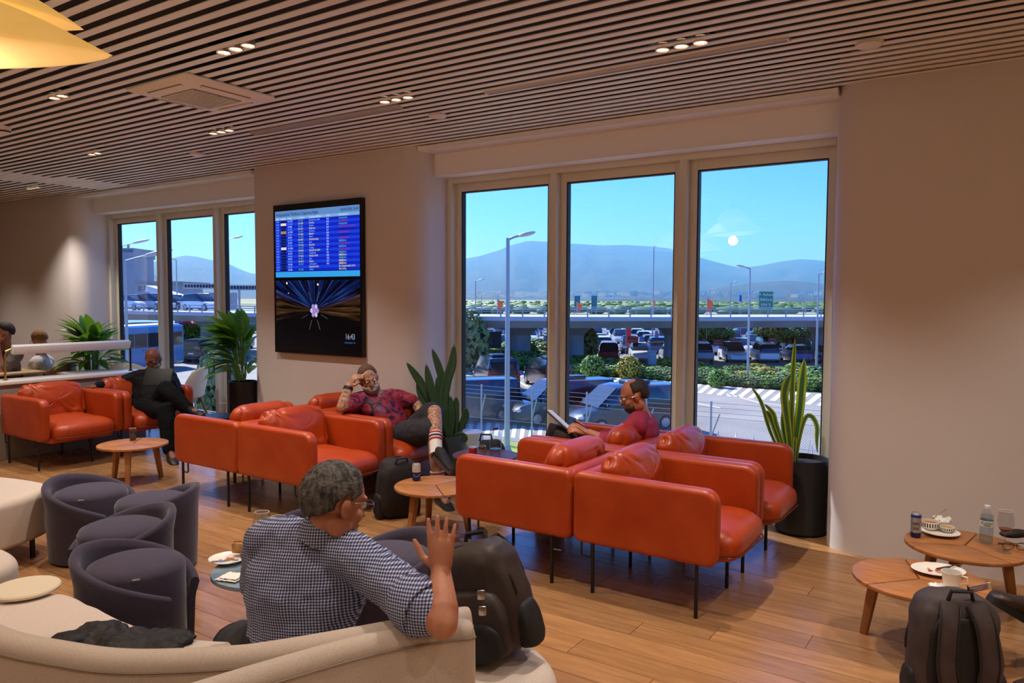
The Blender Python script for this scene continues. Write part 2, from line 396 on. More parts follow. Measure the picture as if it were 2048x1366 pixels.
for x0, x1, y, lb in ((-2.96, -1.04, 4.11, 'long narrow slot vent in the slats before the big window'), (-5.29, -3.67, 4.06, 'long narrow slot vent in the slats before the screen pier')):
    t = thing('slot_vent', lb, 'vent', ((x0 + x1) / 2, y, 2.95)); h = (x1 - x0) / 2
    f = MB(); f.bb(-h, h, -0.028, -0.018, 0, 0.02); f.bb(-h, h, 0.018, 0.028, 0, 0.02); f.bb(-h, -h + 0.012, -0.018, 0.018, 0, 0.02); f.bb(h - 0.012, h, -0.018, 0.018, 0, 0.02)
    f.build('vent_frame', mat('vent_alu', '#c9c2bf', 0.4), t); MB().bb(-h + 0.012, h - 0.012, -0.018, 0.018, 0.012, 0.018).build('slot', mat('slot_dark', '#241f22', 0.8), t, smooth=False)
    MB().bb(-h + 0.012, h - 0.012, -0.003, 0.003, 0.002, 0.012).build('deflector', mat('vent_alu'), t, smooth=False)
t = thing('smoke_detector', 'small white smoke detector under the slats by the picture edge', 'smoke detector', (-6.76, 2.83, 2.9))
MB().lathe([(0.055, 0.06), (0.055, 0.035), (0.048, 0.03), (0.048, 0.01), (0.036, 0.0), (0.002, -0.002)], 20).build('body', DISC, t); MB().lathe([(0.0485, 0.014), (0.0495, 0.014), (0.0495, 0.026), (0.0485, 0.026)], 20, caps=False).build('slots', mat('slot_dark'), t)

# fabric pendant lamps shaped like a gliding ray
FAB = mat('lamp_fabric', '#f1d7a4', 0.8, emit='#ffc15e', estr=0.5, var=(9, '#f7e6c2', 3), bump=(40, 0.2, 0.004))
BRASS = mat('brass', '#b08a4e', 0.3, metal=0.9)
def pendant(loc, rz, label, en=16, tilt=0.0):
    t = thing('pendant_lamp', label, 'pendant lamp', loc, rz, group='winged fabric pendants')
    def wing_fn(L_, ch, hi, lo, z0, rot, sweep):
        cr_, sr_ = math.cos(rot), math.sin(rot)
        def fn(u, v):
            s = u * 2 - 1; k = max(0.0, 1 - abs(s) ** 1.8); c = ch * k ** 0.75 + 0.003; a = 2 * math.pi * v; up = max(0.0, math.sin(a)); dn = max(0.0, -math.sin(a))
            x, y = s * L_, c * math.cos(a) + sweep * s * s
            return (x * cr_ - y * sr_, x * sr_ + y * cr_, z0 + hi * k ** 1.1 * up ** 1.4 - lo * k * dn + 0.02 * abs(s) * 0)
        return fn
    MB().grid(wing_fn(0.62, 0.25, 0.21, 0.03, 0.0, 0.0, 0.05), 36, 24).build('shade', FAB, t, auto=180)
    fo = MB().grid(wing_fn(0.50, 0.20, 0.16, 0.03, 0.17, 0.75, -0.06), 30, 22).build('upper_shade', FAB, t, auto=180)
    rim = [Vector(wing_fn(0.622, 0.252, 0.21, 0.03, 0.0, 0.0, 0.05)(i / 36, 0.0)) for i in range(37)]; MB().tube(rim, 0.0035, 6).build('wire_rim', mat('rim_wire', '#8f8a80', 0.5), t)
    MB().lathe([(0.03, 0.33), (0.045, 0.36), (0.03, 0.39)], 16).build('lamp_holder', BRASS, t)
    MB().tube([(0, 0, 0.38), (0, 0, 2.96 - loc[2])], 0.004, 6).build('cord', BLACKM, t)
    l = bpy.data.lights.new('pendant_bulb', 'POINT'); l.energy = en; l.color = (1.0, 0.72, 0.42); l.shadow_soft_size = 0.06
    o = bpy.data.objects.new('bulb', l); COL.objects.link(o); o.parent = t; o.location = (0, 0, -0.10)
    return t
pendant(tuple(P(-150, 92, 2.7)), YAW + math.radians(4), 'cream winged fabric pendant lamp over the pale corner sofas')
for i, (x, y, lb) in enumerate(((1.5, 1.6, 'cream winged fabric pendant lamp behind the camera, near the pier tables'), (-1.2, -1.4, 'cream winged fabric pendant lamp behind the camera, middle of the lounge'), (-4.6, -0.6, 'cream winged fabric pendant lamp behind the camera, far side of the lounge'))): pendant((x, y, 2.42), 0.6 + i, lb)

# ------------------------------------------------------------------ wall screens
def displays():
    x0, x1 = -6.333, -5.09; z0, zm, z1 = 1.058, 1.805, 2.542; yf = FACE - 0.052
    BZ = mat('screen_bezel', '#050608', 0.35)
    def em(name, c, s=1.0): return mat(name, c, 0.4, emit=c, estr=s)
    cx = (x0 + x1) / 2; w = x1 - x0
    t = thing('departure_board', 'blue departure board with flight lines, upper of two wall screens', 'screen', (cx, yf, zm))
    b = MB(); b.bb(-w / 2, w / 2, 0, 0.05, 0.0, z1 - zm); b.build('bezel', BZ, t, bevel=(0.004, 1))
    sx0, sx1, sz0, sz1 = -0.587, 0.597, 0.012, 0.672; sh = sz1 - sz0
    def strip(name, a, bz, m, xa=sx0, xb=sx1, p=t, d=0.002): o = MB().bb(xa, xb, -d, 0.001, a, bz).build(name, m, p, smooth=False); return o
    def rowtext(s, x, z, size, m, p=t, sxx=1.0, al='LEFT'): return text_mesh('lettering', s, size, m, p, (x, -0.0026, z), (math.pi / 2, 0, 0), al, sxx)
    TXT = em('text_white', '#b9d4f2', 0.8); DKT = em('text_dark', '#0b2350', 0.3); YEL = em('text_yellow', '#d8d24e', 0.8); RED = em('text_red', '#9c1a4e', 0.8); GRN = em('text_green', '#5fb98c', 0.7); GLB = em('text_blue', '#6aa6ea', 0.8)
    strip('title_bar', sz1 - 0.062, sz1, em('bar_blue', '#5f93d8', 0.75)); strip('heading_bar', sz1 - 0.092, sz1 - 0.062, em('bar_pale', '#78aee8', 0.8)); strip('footer_bar', sz0, sz0 + 0.055, em('bar_footer', '#2fa0ea', 0.9))
    rowtext('Αναχωρήσεις Πτήσεων | Departure Flights', sx0 + 0.01, sz1 - 0.05, 0.042, DKT, sxx=0.78); rowtext('18-04-2025 16:43', sx1 - 0.01, sz1 - 0.046, 0.04, DKT, sxx=0.85, al='RIGHT')
    cols = [sx0 + 0.012, sx0 + 0.085, sx0 + 0.19, sx0 + 0.345, sx0 + 0.5, sx0 + 0.745, sx0 + 0.91]
    for c, h in zip(cols, ('Ώρα', 'Εταιρεία', 'Πτήση', 'Code Share', 'Προορισμός/Μέσω', 'Πύλη', 'Παρατηρήσεις')): rowtext(h, c, sz1 - 0.085, 0.024, TXT, sxx=0.8)
    n = 19; ra = sz0 + 0.06; rh = (sz1 - 0.094 - ra) / n
    A = em('row_blue', '#0a22c8', 0.85); B = em('row_mid', '#1140e0', 0.85)
    dest = ['Βρυξέλλες BRU', 'Γενεύη', 'Παρίσι', 'Μύκονος', 'Μόναχο', 'Νίκαια', 'Ρώμη', 'Θεσσαλονίκη', 'Κως', 'Βενετία', 'Ζυρίχη', 'Βρυξέλλες BRU', 'Ηράκλειο', 'Μιλάνο MXP', 'Κως', 'Σάμος', 'Σαντορίνη', 'Βερολίνο BER', 'Χανιά']
    code = ['LH 1757', 'LX 1831', 'A3 688', 'A3 378', 'LH 1753', 'A3 690', 'A3 654', 'A3 120', 'A3 274', 'A3 670', 'LX 1843', 'A3 822', 'A3 318', 'A3 664', 'A3 512', 'A3 246', 'A3 368', 'A3 822', 'A3 336']
    share = ['A3 1587', 'A3 1087', 'EK 4901', 'EK 4911', 'A3 1507', 'VT 5026', 'VT 5028', 'EK 4907', 'EK 4908', 'VT 5110', 'A3 1550', 'SN 6824', 'EK 4915', 'VT 5022', 'EK 4941', 'EK 4917', 'EK 4927', '', 'EK 2023']
    gate = ['B10', 'B28', 'B17', 'B19', 'B11', 'B24', 'B20', 'B12', 'B15', 'B26', 'B21', 'B9', 'B31', 'B25', 'B18', 'B17', 'B22', '', '']
    tm = ['16:05', '16:10', '16:20', '16:20', '16:25', '16:25', '16:25', '16:25', '16:30', '16:35', '16:40', '16:40', '16:45', '16:50', '17:00', '17:10', '17:15', '17:50', '18:20']
    rem = [('Αναχώρησε', GRN), ('Αναχώρησε', RED), ('Αναχώρησε', GRN), ('Τελευταία αναγγελία', RED), ('Τελευταία αναγγελία', DKT), ('Πύλη Κλειστή', RED), ('Πύλη Κλειστή', DKT), ('Πύλη Κλειστή', RED), ('Επιβίβαση', GRN), ('Πύλη Κλειστή', RED), ('Επιβίβαση', GRN), ('Πύλη Κλειστή', RED), ('Επιβίβαση', GRN), ('Επιβίβαση', YEL), ('Επιβίβαση', GRN), ('Επιβίβαση', YEL), ('Επιβίβαση', YEL), ('Θα ανακοινωθεί 17:10', YEL), ('Νέα Πύλη', YEL)]
    lg = {1: ('#e9e3ea', RED), 4: ('#b58a3c', DKT), 10: ('#e9e3ea', RED)}
    for k in range(n):
        zt = sz1 - 0.094 - rh * (k + 1); ro = strip('flight_row', zt, zt + rh * 0.985, (A, B)[k % 2])
        if k in lg: strip('airline_tile', zt + 0.001, zt + rh * 0.95, em('tile_' + lg[k][0], lg[k][0], 0.8), cols[1], cols[1] + 0.08, ro, 0.0024)
        else: strip('airline_tile', zt + 0.003, zt + rh * 0.85, em('tile_navy', '#071a4a', 0.6), cols[1], cols[1] + 0.08, ro, 0.0024)
        for c, s, m in ((cols[0], tm[k], GLB), (cols[2], code[k], GLB if k % 2 else TXT), (cols[3], share[k], YEL if k % 2 else GRN), (cols[4], dest[k], YEL if k % 2 else GLB), (cols[5], gate[k], TXT)):
            if s: text_mesh('lettering', s, rh * 0.92, m, ro, (c, -0.0030, zt + rh * 0.2), (math.pi / 2, 0, 0), 'LEFT', 0.85)
        text_mesh('lettering', rem[k][0], rh * 0.92, rem[k][1], ro, (cols[6], -0.0030, zt + rh * 0.2), (math.pi / 2, 0, 0), 'LEFT', 0.85)
    # lower screen: dark picture of light streaks round a flower-like emblem
    t = thing('video_screen', 'dark video screen with light streaks and clock, below the departure board', 'screen', (cx, yf, z0))
    MB().bb(-w / 2, w / 2, 0, 0.05, 0.0, zm - z0).build('bezel', BZ, t, bevel=(0.004, 1))
    m = bpy.data.materials.new('streak_picture'); m.use_nodes = True; nt = m.node_tree; L = nt.links; bs = nt.nodes['Principled BSDF']
    tc = nt.nodes.new('ShaderNodeTexCoord'); sp = nt.nodes.new('ShaderNodeSeparateXYZ'); L.new(tc.outputs['Object'], sp.inputs[0])
    def math_(op, a, b=None):
        q = nt.nodes.new('ShaderNodeMath'); q.operation = op
        for i, z in enumerate((a, b)):
            if z is None: continue
            if isinstance(z, (int, float)): q.inputs[i].default_value = z
            else: L.new(z, q.inputs[i])
        return q.outputs[0]
    X = math_('ADD', sp.outputs[0], 0.02); Z = math_('SUBTRACT', sp.outputs[2], 0.43)
    ang = math_('ARCTAN2', Z, X); rad = math_('SQRT', math_('ADD', math_('MULTIPLY', X, X), math_('MULTIPLY', Z, Z)))
    cb = nt.nodes.new('ShaderNodeCombineXYZ'); L.new(math_('MULTIPLY', ang, 9.0), cb.inputs[0]); L.new(math_('MULTIPLY', rad, 1.2), cb.inputs[1])
    nz = nt.nodes.new('ShaderNodeTexNoise'); nz.inputs['Scale'].default_value = 1.6; nz.inputs['Detail'].default_value = 5; L.new(cb.outputs[0], nz.inputs['Vector'])
    up = nt.nodes.new('ShaderNodeValToRGB'); e = up.color_ramp.elements; e[0].position = 0.44; e[0].color = lin('#03040c'); e[1].position = 0.8; e[1].color = lin('#4a86c4'); q = e.new(0.56); q.color = lin('#102a7a'); L.new(nz.outputs[0], up.inputs[0])
    sd_ = nt.nodes.new('ShaderNodeValToRGB'); e = sd_.color_ramp.elements; e[0].position = 0.42; e[0].color = lin('#0b0705'); e[1].position = 0.75; e[1].color = lin('#b08a5c'); q = e.new(0.56); q.color = lin('#5c3c1e'); L.new(nz.outputs[0], sd_.inputs[0])
    el = math_('DIVIDE', Z, rad)   # sine of the angle above the horizon of the picture
    def rng(v, a, b2):
        q = nt.nodes.new('ShaderNodeMapRange'); q.inputs[1].default_value = a; q.inputs[2].default_value = b2; L.new(v, q.inputs[0]); return q.outputs[0]
    mx = nt.nodes.new('ShaderNodeMix'); mx.data_type = 'RGBA'; L.new(rng(el, 0.16, 0.34), mx.inputs[0]); L.new(sd_.outputs[0], mx.inputs[6]); L.new(up.outputs[0], mx.inputs[7])
    mx2 = nt.nodes.new('ShaderNodeMix'); mx2.data_type = 'RGBA'; L.new(rng(el, -0.22, -0.03), mx2.inputs[0]); mx2.inputs[6].default_value = lin('#04050a'); L.new(mx.outputs[2], mx2.inputs[7])
    bs.inputs['Base Color'].default_value = lin('#020204'); bs.inputs['Roughness'].default_value = 0.25; L.new(mx2.outputs[2], bs.inputs['Emission Color']); bs.inputs['Emission Strength'].default_value = 0.55
    so = MB().bb(sx0, sx1, -0.002, 0.001, 0.03, zm - z0 - 0.02).build('picture', m, t, smooth=False)
    GEM = em('emblem_violet', '#9a8ad6', 0.7); GEM2 = em('emblem_pale', '#c5bdf0', 0.7)
    for k in range(7):
        a = k * 2 * math.pi / 6; rr = 0.0 if k == 6 else 0.042
        MB().ell((-0.02 + rr * math.cos(a), -0.003, 0.43 + rr * math.sin(a) * 1.1), (0.02, 0.002, 0.024), n=6, m=6).build('petal', (GEM, GEM2)[k % 2], so)
    for k in range(8):
        a = k * math.pi / 4 + 0.4
        MB().bar((-0.02 + 0.1 * math.cos(a), -0.003, 0.43 + 0.1 * math.sin(a)), (-0.02 + 0.2 * math.cos(a), -0.003, 0.43 + 0.2 * math.sin(a)), 0.008, 0.002).build('glyph_line', em('glyph_grey', '#5d6470', 0.5), so, smooth=False)
    for (x, z, s) in ((-0.42, 0.70, 0.011), (0.03, 0.685, 0.011), (-0.4, 0.6, 0.006)): MB().ell((x, -0.003, z), (s, 0.002, s), n=8, m=6).build('light_dot', em('dot_warm', '#ffd9a0', 1.2), so)
    rowtext('16:43', 0.53, 0.165, 0.075, em('clock_grey', '#8d97b5', 0.7), p=t, sxx=0.8, al='RIGHT')
    rowtext('Δευτέρα 18', 0.53, 0.125, 0.026, em('clock_blue', '#2d59a8', 0.7), p=t, al='RIGHT')
displays()
# ------------------------------------------------------------------ tan leather armchairs
def leather():
    m = mat('tan_leather', '#a5380f', 0.40, var=(5, '#b04416', 5), spec=0.45)
    nt = m.node_tree; L = nt.links; b = nt.nodes['Principled BSDF']; tc = nt.nodes.new('ShaderNodeTexCoord')
    v = nt.nodes.new('ShaderNodeTexVoronoi'); v.inputs['Scale'].default_value = 260; L.new(tc.outputs['Object'], v.inputs['Vector'])
    n = nt.nodes.new('ShaderNodeTexNoise'); n.inputs['Scale'].default_value = 9; n.inputs['Detail'].default_value = 4; L.new(tc.outputs['Object'], n.inputs['Vector'])
    b1 = nt.nodes.new('ShaderNodeBump'); b1.inputs['Strength'].default_value = 0.12; b1.inputs['Distance'].default_value = 0.0012; L.new(v.outputs['Distance'], b1.inputs['Height'])
    b2 = nt.nodes.new('ShaderNodeBump'); b2.inputs['Strength'].default_value = 0.25; b2.inputs['Distance'].default_value = 0.012; L.new(n.outputs[0], b2.inputs['Height']); L.new(b1.outputs[0], b2.inputs['Normal']); L.new(b2.outputs[0], b.inputs['Normal'])
    b.inputs['Coat Weight'].default_value = 0.12; b.inputs['Coat Roughness'].default_value = 0.3
    return m
LEA = leather(); SEAM = mat('leather_seam', '#6e2a10', 0.5)
def st_(x): return max(0.0, min(1.0, x * 1.6))
def superpillow(w, d, h, e=0.42, wr=0.0, nu=34, nv=26, seed=0, dirx=True, pinch=0.0):
    """puffy cushion; wr = depth of the creases that run across it"""
    def sg(x, p): return math.copysign(abs(x) ** p, x)
    def fn(u, v):
        a = -math.pi + 2 * math.pi * u; b = -math.pi / 2 + math.pi * v
        x = sg(math.cos(b), e) * sg(math.cos(a), e); y = sg(math.cos(b), e) * sg(math.sin(a), e); z = sg(math.sin(b), 0.75)
        p = Vector((x * w / 2, y * d / 2, z * h / 2))
        p.z *= 1 + 0.35 * (1 - x * x) * (1 - y * y) - pinch * (x * x * y * y)
        q = noise.fractal(Vector((p.x * 4 + seed, p.y * 4, p.z * 2)), 0.7, 2.0, 3)
        cr = abs(math.sin(p.x * 26 + 5 * noise.noise(Vector((p.x * 6, p.y * 7, seed))) + p.y * 9)) ** 8 * (0.35 + 0.65 * st_(noise.noise(Vector((p.x * 3, p.y * 3, seed + 4))) + 0.3))
        n_ = Vector((x * 0.4, y * 0.4, z)).normalized()
        return p + n_ * (0.010 * q - wr * cr * (1 - 0.5 * abs(z)))
    return MB().grid(fn, nu, nv)
def rounded_poly(x0, x1, z0, z1, r, n=6):
    pts = []
    for cx, cz, a0 in ((x1 - r[0], z1 - r[0], 0), (x0 + r[1], z1 - r[1], 1), (x0 + r[2], z0 + r[2], 2), (x1 - r[3], z0 + r[3], 3)):
        k = r[(0, 1, 2, 3)[a0]]
        for i in range(n + 1): a = (a0 + i / n) * math.pi / 2; pts.append((cx + k * math.cos(a), cz + k * math.sin(a)))
    return pts
def panel(poly, y0, y1, r=0.03):
    m = MB(); n = len(poly); vs = [(x, y0, z) for x, z in poly] + [(x, y1, z) for x, z in poly]
    m.add(vs, [tuple(range(n)), tuple(range(2 * n - 1, n - 1, -1))] + [(i, n + i, n + (i + 1) % n, (i + 1) % n) for i in range(n)])
    return m.mesh('arm', LEA, bevel=(r, 4), auto=50)
def armchair(seed, legs_y):
    root = empty('armchair'); hw, t = 0.388, 0.088
    ap = rounded_poly(-0.415, 0.405, 0.27, 0.665, (0.075, 0.05, 0.05, 0.075))
    for s in (-1, 1): link('arm', panel(ap, s * hw, s * (hw - t)), root)
    link('backrest', rbox_mesh('backrest', (0.10, 2 * (hw - t) + 0.05, 0.385), 0.04, LEA, 4, (-0.362, 0, 0.465)), root)
    link('seat_deck', rbox_mesh('seat_deck', (0.72, 2 * (hw - t), 0.07), 0.025, LEA, 3, (0.0, 0, 0.275)), root)
    m = superpillow(0.80, 2 * (hw - t) - 0.004, 0.175, 0.33, 0.004, seed=seed); m.v = [Vector((p.x + 0.075, p.y, p.z + 0.345 + 0.02 * (p.x > 0.2) * 0)) for p in m.v]
    seat = m.build('seat_cushion', LEA, root, auto=180)
    MB().tube([(0.30, -0.29, 0.31), (0.44, -0.275, 0.305), (0.472, -0.2, 0.303), (0.474, 0.2, 0.303), (0.44, 0.275, 0.305), (0.30, 0.29, 0.31)], 0.005, 6).build('piping', SEAM, seat)
    m = superpillow(0.60, 0.40, 0.15, 0.36, 0.026, seed=seed + 5, nu=90, nv=56, pinch=0.3)
    R = Matrix.Rotation(math.radians(-17), 3, 'Y') @ Matrix(((0, 0, 1), (1, 0, 0), (0, 1, 0)))
    m.v = [R @ p + Vector((-0.205, 0, 0.565)) for p in m.v]
    m.build('back_cushion', LEA, root, auto=180)
    for x in (-0.29, 0.30):
        for y in legs_y:
            l = MB(); l.tube([(x, y, 0), (x, y, 0.28)], 0.0105, 8); l.build('leg', BLACKM, root)
            s = 1 if y > 0 else -1; q = MB(); q.tube([(x - 0.07, y, 0.28), (x - 0.07, y, 0.205), (x - 0.062, y, 0.197), (x, y, 0.197)], 0.006, 6); q.build('leg_bracket', BLACKM, root)
    return root
PR = armchair(1.0, (-0.37, 0.12)); PL = armchair(9.0, (0.37, -0.12))
CH = [(-1.62, 4.03, 0, 'tan leather armchair facing the wooden tables, nearest the camera'), (-1.62, 4.81, 0, 'tan leather armchair beside the variegated snake plant'), (-2.46, 4.03, 1, 'tan leather armchair facing the can table, its side to the camera'), (-2.46, 4.81, 1, 'tan leather armchair in which the man in red sits'),
      (-4.50, 3.97, 0, 'tan leather armchair in front of the tattooed man, empty seat'), (-4.50, 4.75, 0, 'tan leather armchair in which the tattooed man lounges'), (-5.33, 3.97, 1, 'tan leather armchair facing the cola glass table, nearer to camera'), (-5.33, 4.75, 1, 'tan leather armchair mostly hidden below the wall screens'),
      (-7.81, 3.72, 0, 'empty tan leather armchair with creased back cushion by the white counter'), (-7.81, 4.50, 0, 'tan leather armchair in which the man with the tablet sits')]
used = {0: False, 1: False}
for x, y, f, lb in CH:
    o = (PR, PL)[f]
    if used[f]: o = copy_tree(o)
    used[f] = True
    o.location = (x, y, 0); o.rotation_euler = (0, 0, math.pi * f); tag(o, lb, 'armchair', 'tan leather armchairs')

_h = math.atan2(-RT.y, -RT.x); _p = P(2560, 1150, 3.3)
o = copy_tree(PL); o.location = (_p.x, _p.y, 0); o.rotation_euler = (0, 0, _h); tag(o, 'tan leather armchair just outside the picture beside the pier tables', 'armchair', 'tan leather armchairs')

# ------------------------------------------------------------------ three-part wooden tables
def wood(name, c1, c2, rough=0.38):
    m = mat(name, c1, rough, var=(3.2, c2, 8), stretch=(2.0, 14, 2.0)); return m
TW = wood('walnut_veneer', '#9a6238', '#b57a48'); TWL = wood('oak_leg', '#a97548', '#8f5d36', 0.45); TED = mat('table_edge', '#5a341d', 0.5)
def pie_table(cx, cy, ends, label, r=0.285, h=0.335, leg_off=0.5, c=None):
    c = PZ(cx, cy, h); t = thing('coffee_table', label, 'table', (c.x, c.y, 0), group='low round wooden tables')
    a = sorted(math.atan2(*(lambda q: (q.y - c.y, q.x - c.x))(PZ(x, y, h))) for x, y in ends)
    if len(a) == 2: a.append(a[0] + 2.1 if False else a[1] + 2.09)
    a = sorted(x % (2 * math.pi) for x in a); g = 0.0035
    for i in range(3):
        a0, a1 = a[i], a[(i + 1) % 3] + (2 * math.pi if i == 2 else 0); n = 18; am = (a0 + a1) / 2
        o = Vector((math.cos(am), math.sin(am), 0)) * g / math.sin((a1 - a0) / 2); poly = [(o.x, o.y)]
        for k in range(n + 1): q = a0 + 0.012 + (a1 - a0 - 0.024) * k / n; poly.append((r * math.cos(q), r * math.sin(q)))
        w = MB(); w.prism(poly, -0.009, 0.009); wo = w.build('top_segment', [TW], t, bevel=(0.003, 2)); wo.location = (0, 0, h - 0.009)
        lw = MB(); d = Vector((math.cos(am), math.sin(am), 0)); R = frame((0, 0, 1), d)
        p0 = d * (r * 0.66); p1 = d * (r * 0.84)
        sd_ = Vector((-d.y, d.x, 0))
        def rg(p, w_, z): return [p + d * w_ + sd_ * w_ + Vector((0, 0, z)), p - d * w_ + sd_ * w_ + Vector((0, 0, z)), p - d * w_ - sd_ * w_ + Vector((0, 0, z)), p + d * w_ - sd_ * w_ + Vector((0, 0, z))]
        lw.loft([rg(p1, 0.017, 0.0), rg(p0 * 0.5 + p1 * 0.5, 0.021, 0.16), rg(p0, 0.024, h - 0.018)]); lw.build('leg', TWL, t, bevel=(0.005, 2))
        MB().bar(Vector((0, 0, h - 0.03)), p0 + Vector((0, 0, h - 0.03)), 0.03, 0.022).build('brace', TED, t)
    return t
TR1 = pie_table(1839, 1157, [(1809.5, 1117), (1736, 1168), (1979, 1190)], 'low round wooden table with the white plate and cup, behind the backpack')
TR2 = pie_table(1930, 1090, [(1953.6, 1067.6), (1806.7, 1083), (2020, 1125.5)], 'low round wooden table with the bottle and wine glass against the pier')
TC = pie_table(872, 970, [(793.7, 966.8), (904.6, 962.4), (887, 991)], 'low round wooden table holding one drinks can between armchair groups')
TL = pie_table(266, 887, [(284, 874.8), (330, 888), (200, 893)], 'low round wooden table with one cola glass before the man with tablet')
t = thing('dark_side_table', 'small dark side table behind the armchair by the window', 'table', (-3.36, 4.66, 0))
MB().lathe([(0.005, 0.40), (0.24, 0.40), (0.25, 0.41), (0.25, 0.425), (0.005, 0.425)], 32).build('top', TED, t); MB().tube([(0, 0, 0.02), (0, 0, 0.4)], 0.02, 10).build('column', BLACKM, t); MB().lathe([(0.005, 0), (0.16, 0), (0.16, 0.012), (0.005, 0.03)], 28).build('foot', BLACKM, t)

# ------------------------------------------------------------------ dark barrel stools
FELT = mat('aubergine_wool', '#3a3344', 0.95, var=(300, '#45404f', 2), bump=(420, 0.35, 0.002), spec=0.15, sheen=0.25)
TAG_ = mat('label_tag', '#c9c0ae', 0.6)
def stool_proto():
    root = empty('barrel_stool'); R0 = 0.25; th = 0.026; n = 60; span = math.radians(300)
    def hgt(u):   # rim height along the wrap: high at the back, falling to both open ends
        s = abs(u - 0.5) * 2
        return 0.495 - 0.19 * (s ** 1.6)
    m = MB(); prof = []
    rings = []
    for i in range(n + 1):
        u = i / n; a = math.pi - span / 2 + span * u; d = Vector((math.cos(a), math.sin(a), 0)); h = hgt(u)
        ef = min(1.0, min(u, 1 - u) / 0.02); 
        pts = []
        for rr_, z in ((R0 - 0.012, 0.015), (R0 - 0.004, 0.2), (R0, h * 0.75), (R0 + 0.016, h - 0.02), (R0 + 0.010, h - 0.004), (R0 - 0.004, h), (R0 - 0.020, h - 0.008), (R0 - th - 0.004, h - 0.04), (R0 - th - 0.012, 0.2), (R0 - th - 0.012, 0.015)): pts.append(d * rr_ + Vector((0, 0, max(0.015, z))))
        rings.append(pts)
    m.loft(rings); m.build('shell', FELT, root, auto=60)
    rs = R0 - th - 0.016
    MB().lathe([(rs - 0.03, 0.03), (rs, 0.06), (rs, 0.39), (rs - 0.01, 0.412), (rs - 0.045, 0.427), (rs - 0.12, 0.435), (0.002, 0.437)], 48).build('seat', FELT, root, auto=60)
    MB().lathe([(0.19, 0.0), (0.19, 0.03), (0.002, 0.03)], 24).build('plinth', BLACKM, root)
    a = math.radians(-62); d = Vector((math.cos(a), math.sin(a), 0)); MB().box(d * (rs + 0.003) + Vector((0, 0, 0.405)), (0.03, 0.002, 0.006), Matrix.Rotation(a + math.pi / 2, 3, 'Z')).build('tag', TAG_, root, smooth=False)
    return root
SP = stool_proto()
def bearing(p, q): return math.atan2(q[1] - p[1], q[0] - p[0])
ST = [(PZ(182, 975, .43), 200, 'dark barrel stool next to the pale bench end, farthest of its cluster'), (PZ(306, 992, .43), 40, 'dark barrel stool of the cluster nearest the orange armchairs'), (PZ(243, 1046, .43), 75, 'dark barrel stool squeezed between two others, in the cluster middle'), (PZ(272, 1118, .43), 212, 'dark barrel stool nearest the camera, in front of its cluster'), (PZ(775, 1096, .44), 65, 'dark barrel stool beyond the raised hand of the man in checks'), (PZ(610, 1056, .44), 110, 'dark barrel stool half hidden behind the shoulder of the man in checks')]
for i, (p, ang, lb) in enumerate(ST):
    o = SP if i == 0 else copy_tree(SP); o.location = (p.x, p.y, 0); o.rotation_euler = (0, 0, math.radians(ang) + math.pi); tag(o, lb, 'stool', 'dark barrel stools')

# ------------------------------------------------------------------ pale upholstered seats
CREAM = mat('cream_wool', '#c2b1a4', 0.95, var=(240, '#cdbfb3', 2), bump=(500, 0.25, 0.0015), spec=0.15, sheen=0.15)
CSEAM = mat('cream_seam', '#8f8174', 0.9)
def smooth_poly(pts, it=3):
    for _ in range(it):
        q = []
        for a, b in zip(pts, pts[1:] + pts[:1]): a, b = Vector(a), Vector(b); q += [a * 0.75 + b * 0.25, a * 0.25 + b * 0.75]
        pts = q
    return pts
def inset(poly, d):
    n = len(poly); out = []; area = sum(poly[i].x * poly[(i + 1) % n].y - poly[(i + 1) % n].x * poly[i].y for i in range(n)); sg = 1 if area > 0 else -1
    for i in range(n):
        t = (poly[(i + 1) % n] - poly[i - 1]); t.normalize(); nn = Vector((-t.y, t.x)) * sg; out.append(poly[i] + nn * d)
    return out
def slab(poly, z0, z1, r, m, name, parent, off):
    p = smooth_poly([Vector(q) for q in poly]); rings = []
    for k in range(6): a = math.pi / 2 * k / 5; rings.append([Vector((q.x, q.y, z0 + r * 0.6 * (1 - math.sin(a)))) for q in inset(p, r * 0.6 * (1 - math.cos(math.pi / 2 - a)))][:])
    rings = []
    for k in range(5): a = math.pi / 2 * k / 4; rings.append([Vector((q.x, q.y, z0 + 0.03 * (1 - math.cos(a)))) for q in inset(p, 0.03 * (1 - math.sin(a)))])
    for k in range(7): a = math.pi / 2 * k / 6; rings.append([Vector((q.x, q.y, z1 - r + r * math.sin(a))) for q in inset(p, r * (1 - math.cos(a)))])
    ctr = sum(rings[-1], Vector()) / len(rings[-1])
    rings.append([lerp_(q, ctr, 0.25) + Vector((0, 0, 0.006)) for q in rings[-1]]); 
    mb = MB(off); mb.loft(rings); return mb.build(name, m, parent, auto=50)
def lerp_(a, b, t): return a + (b - a) * t
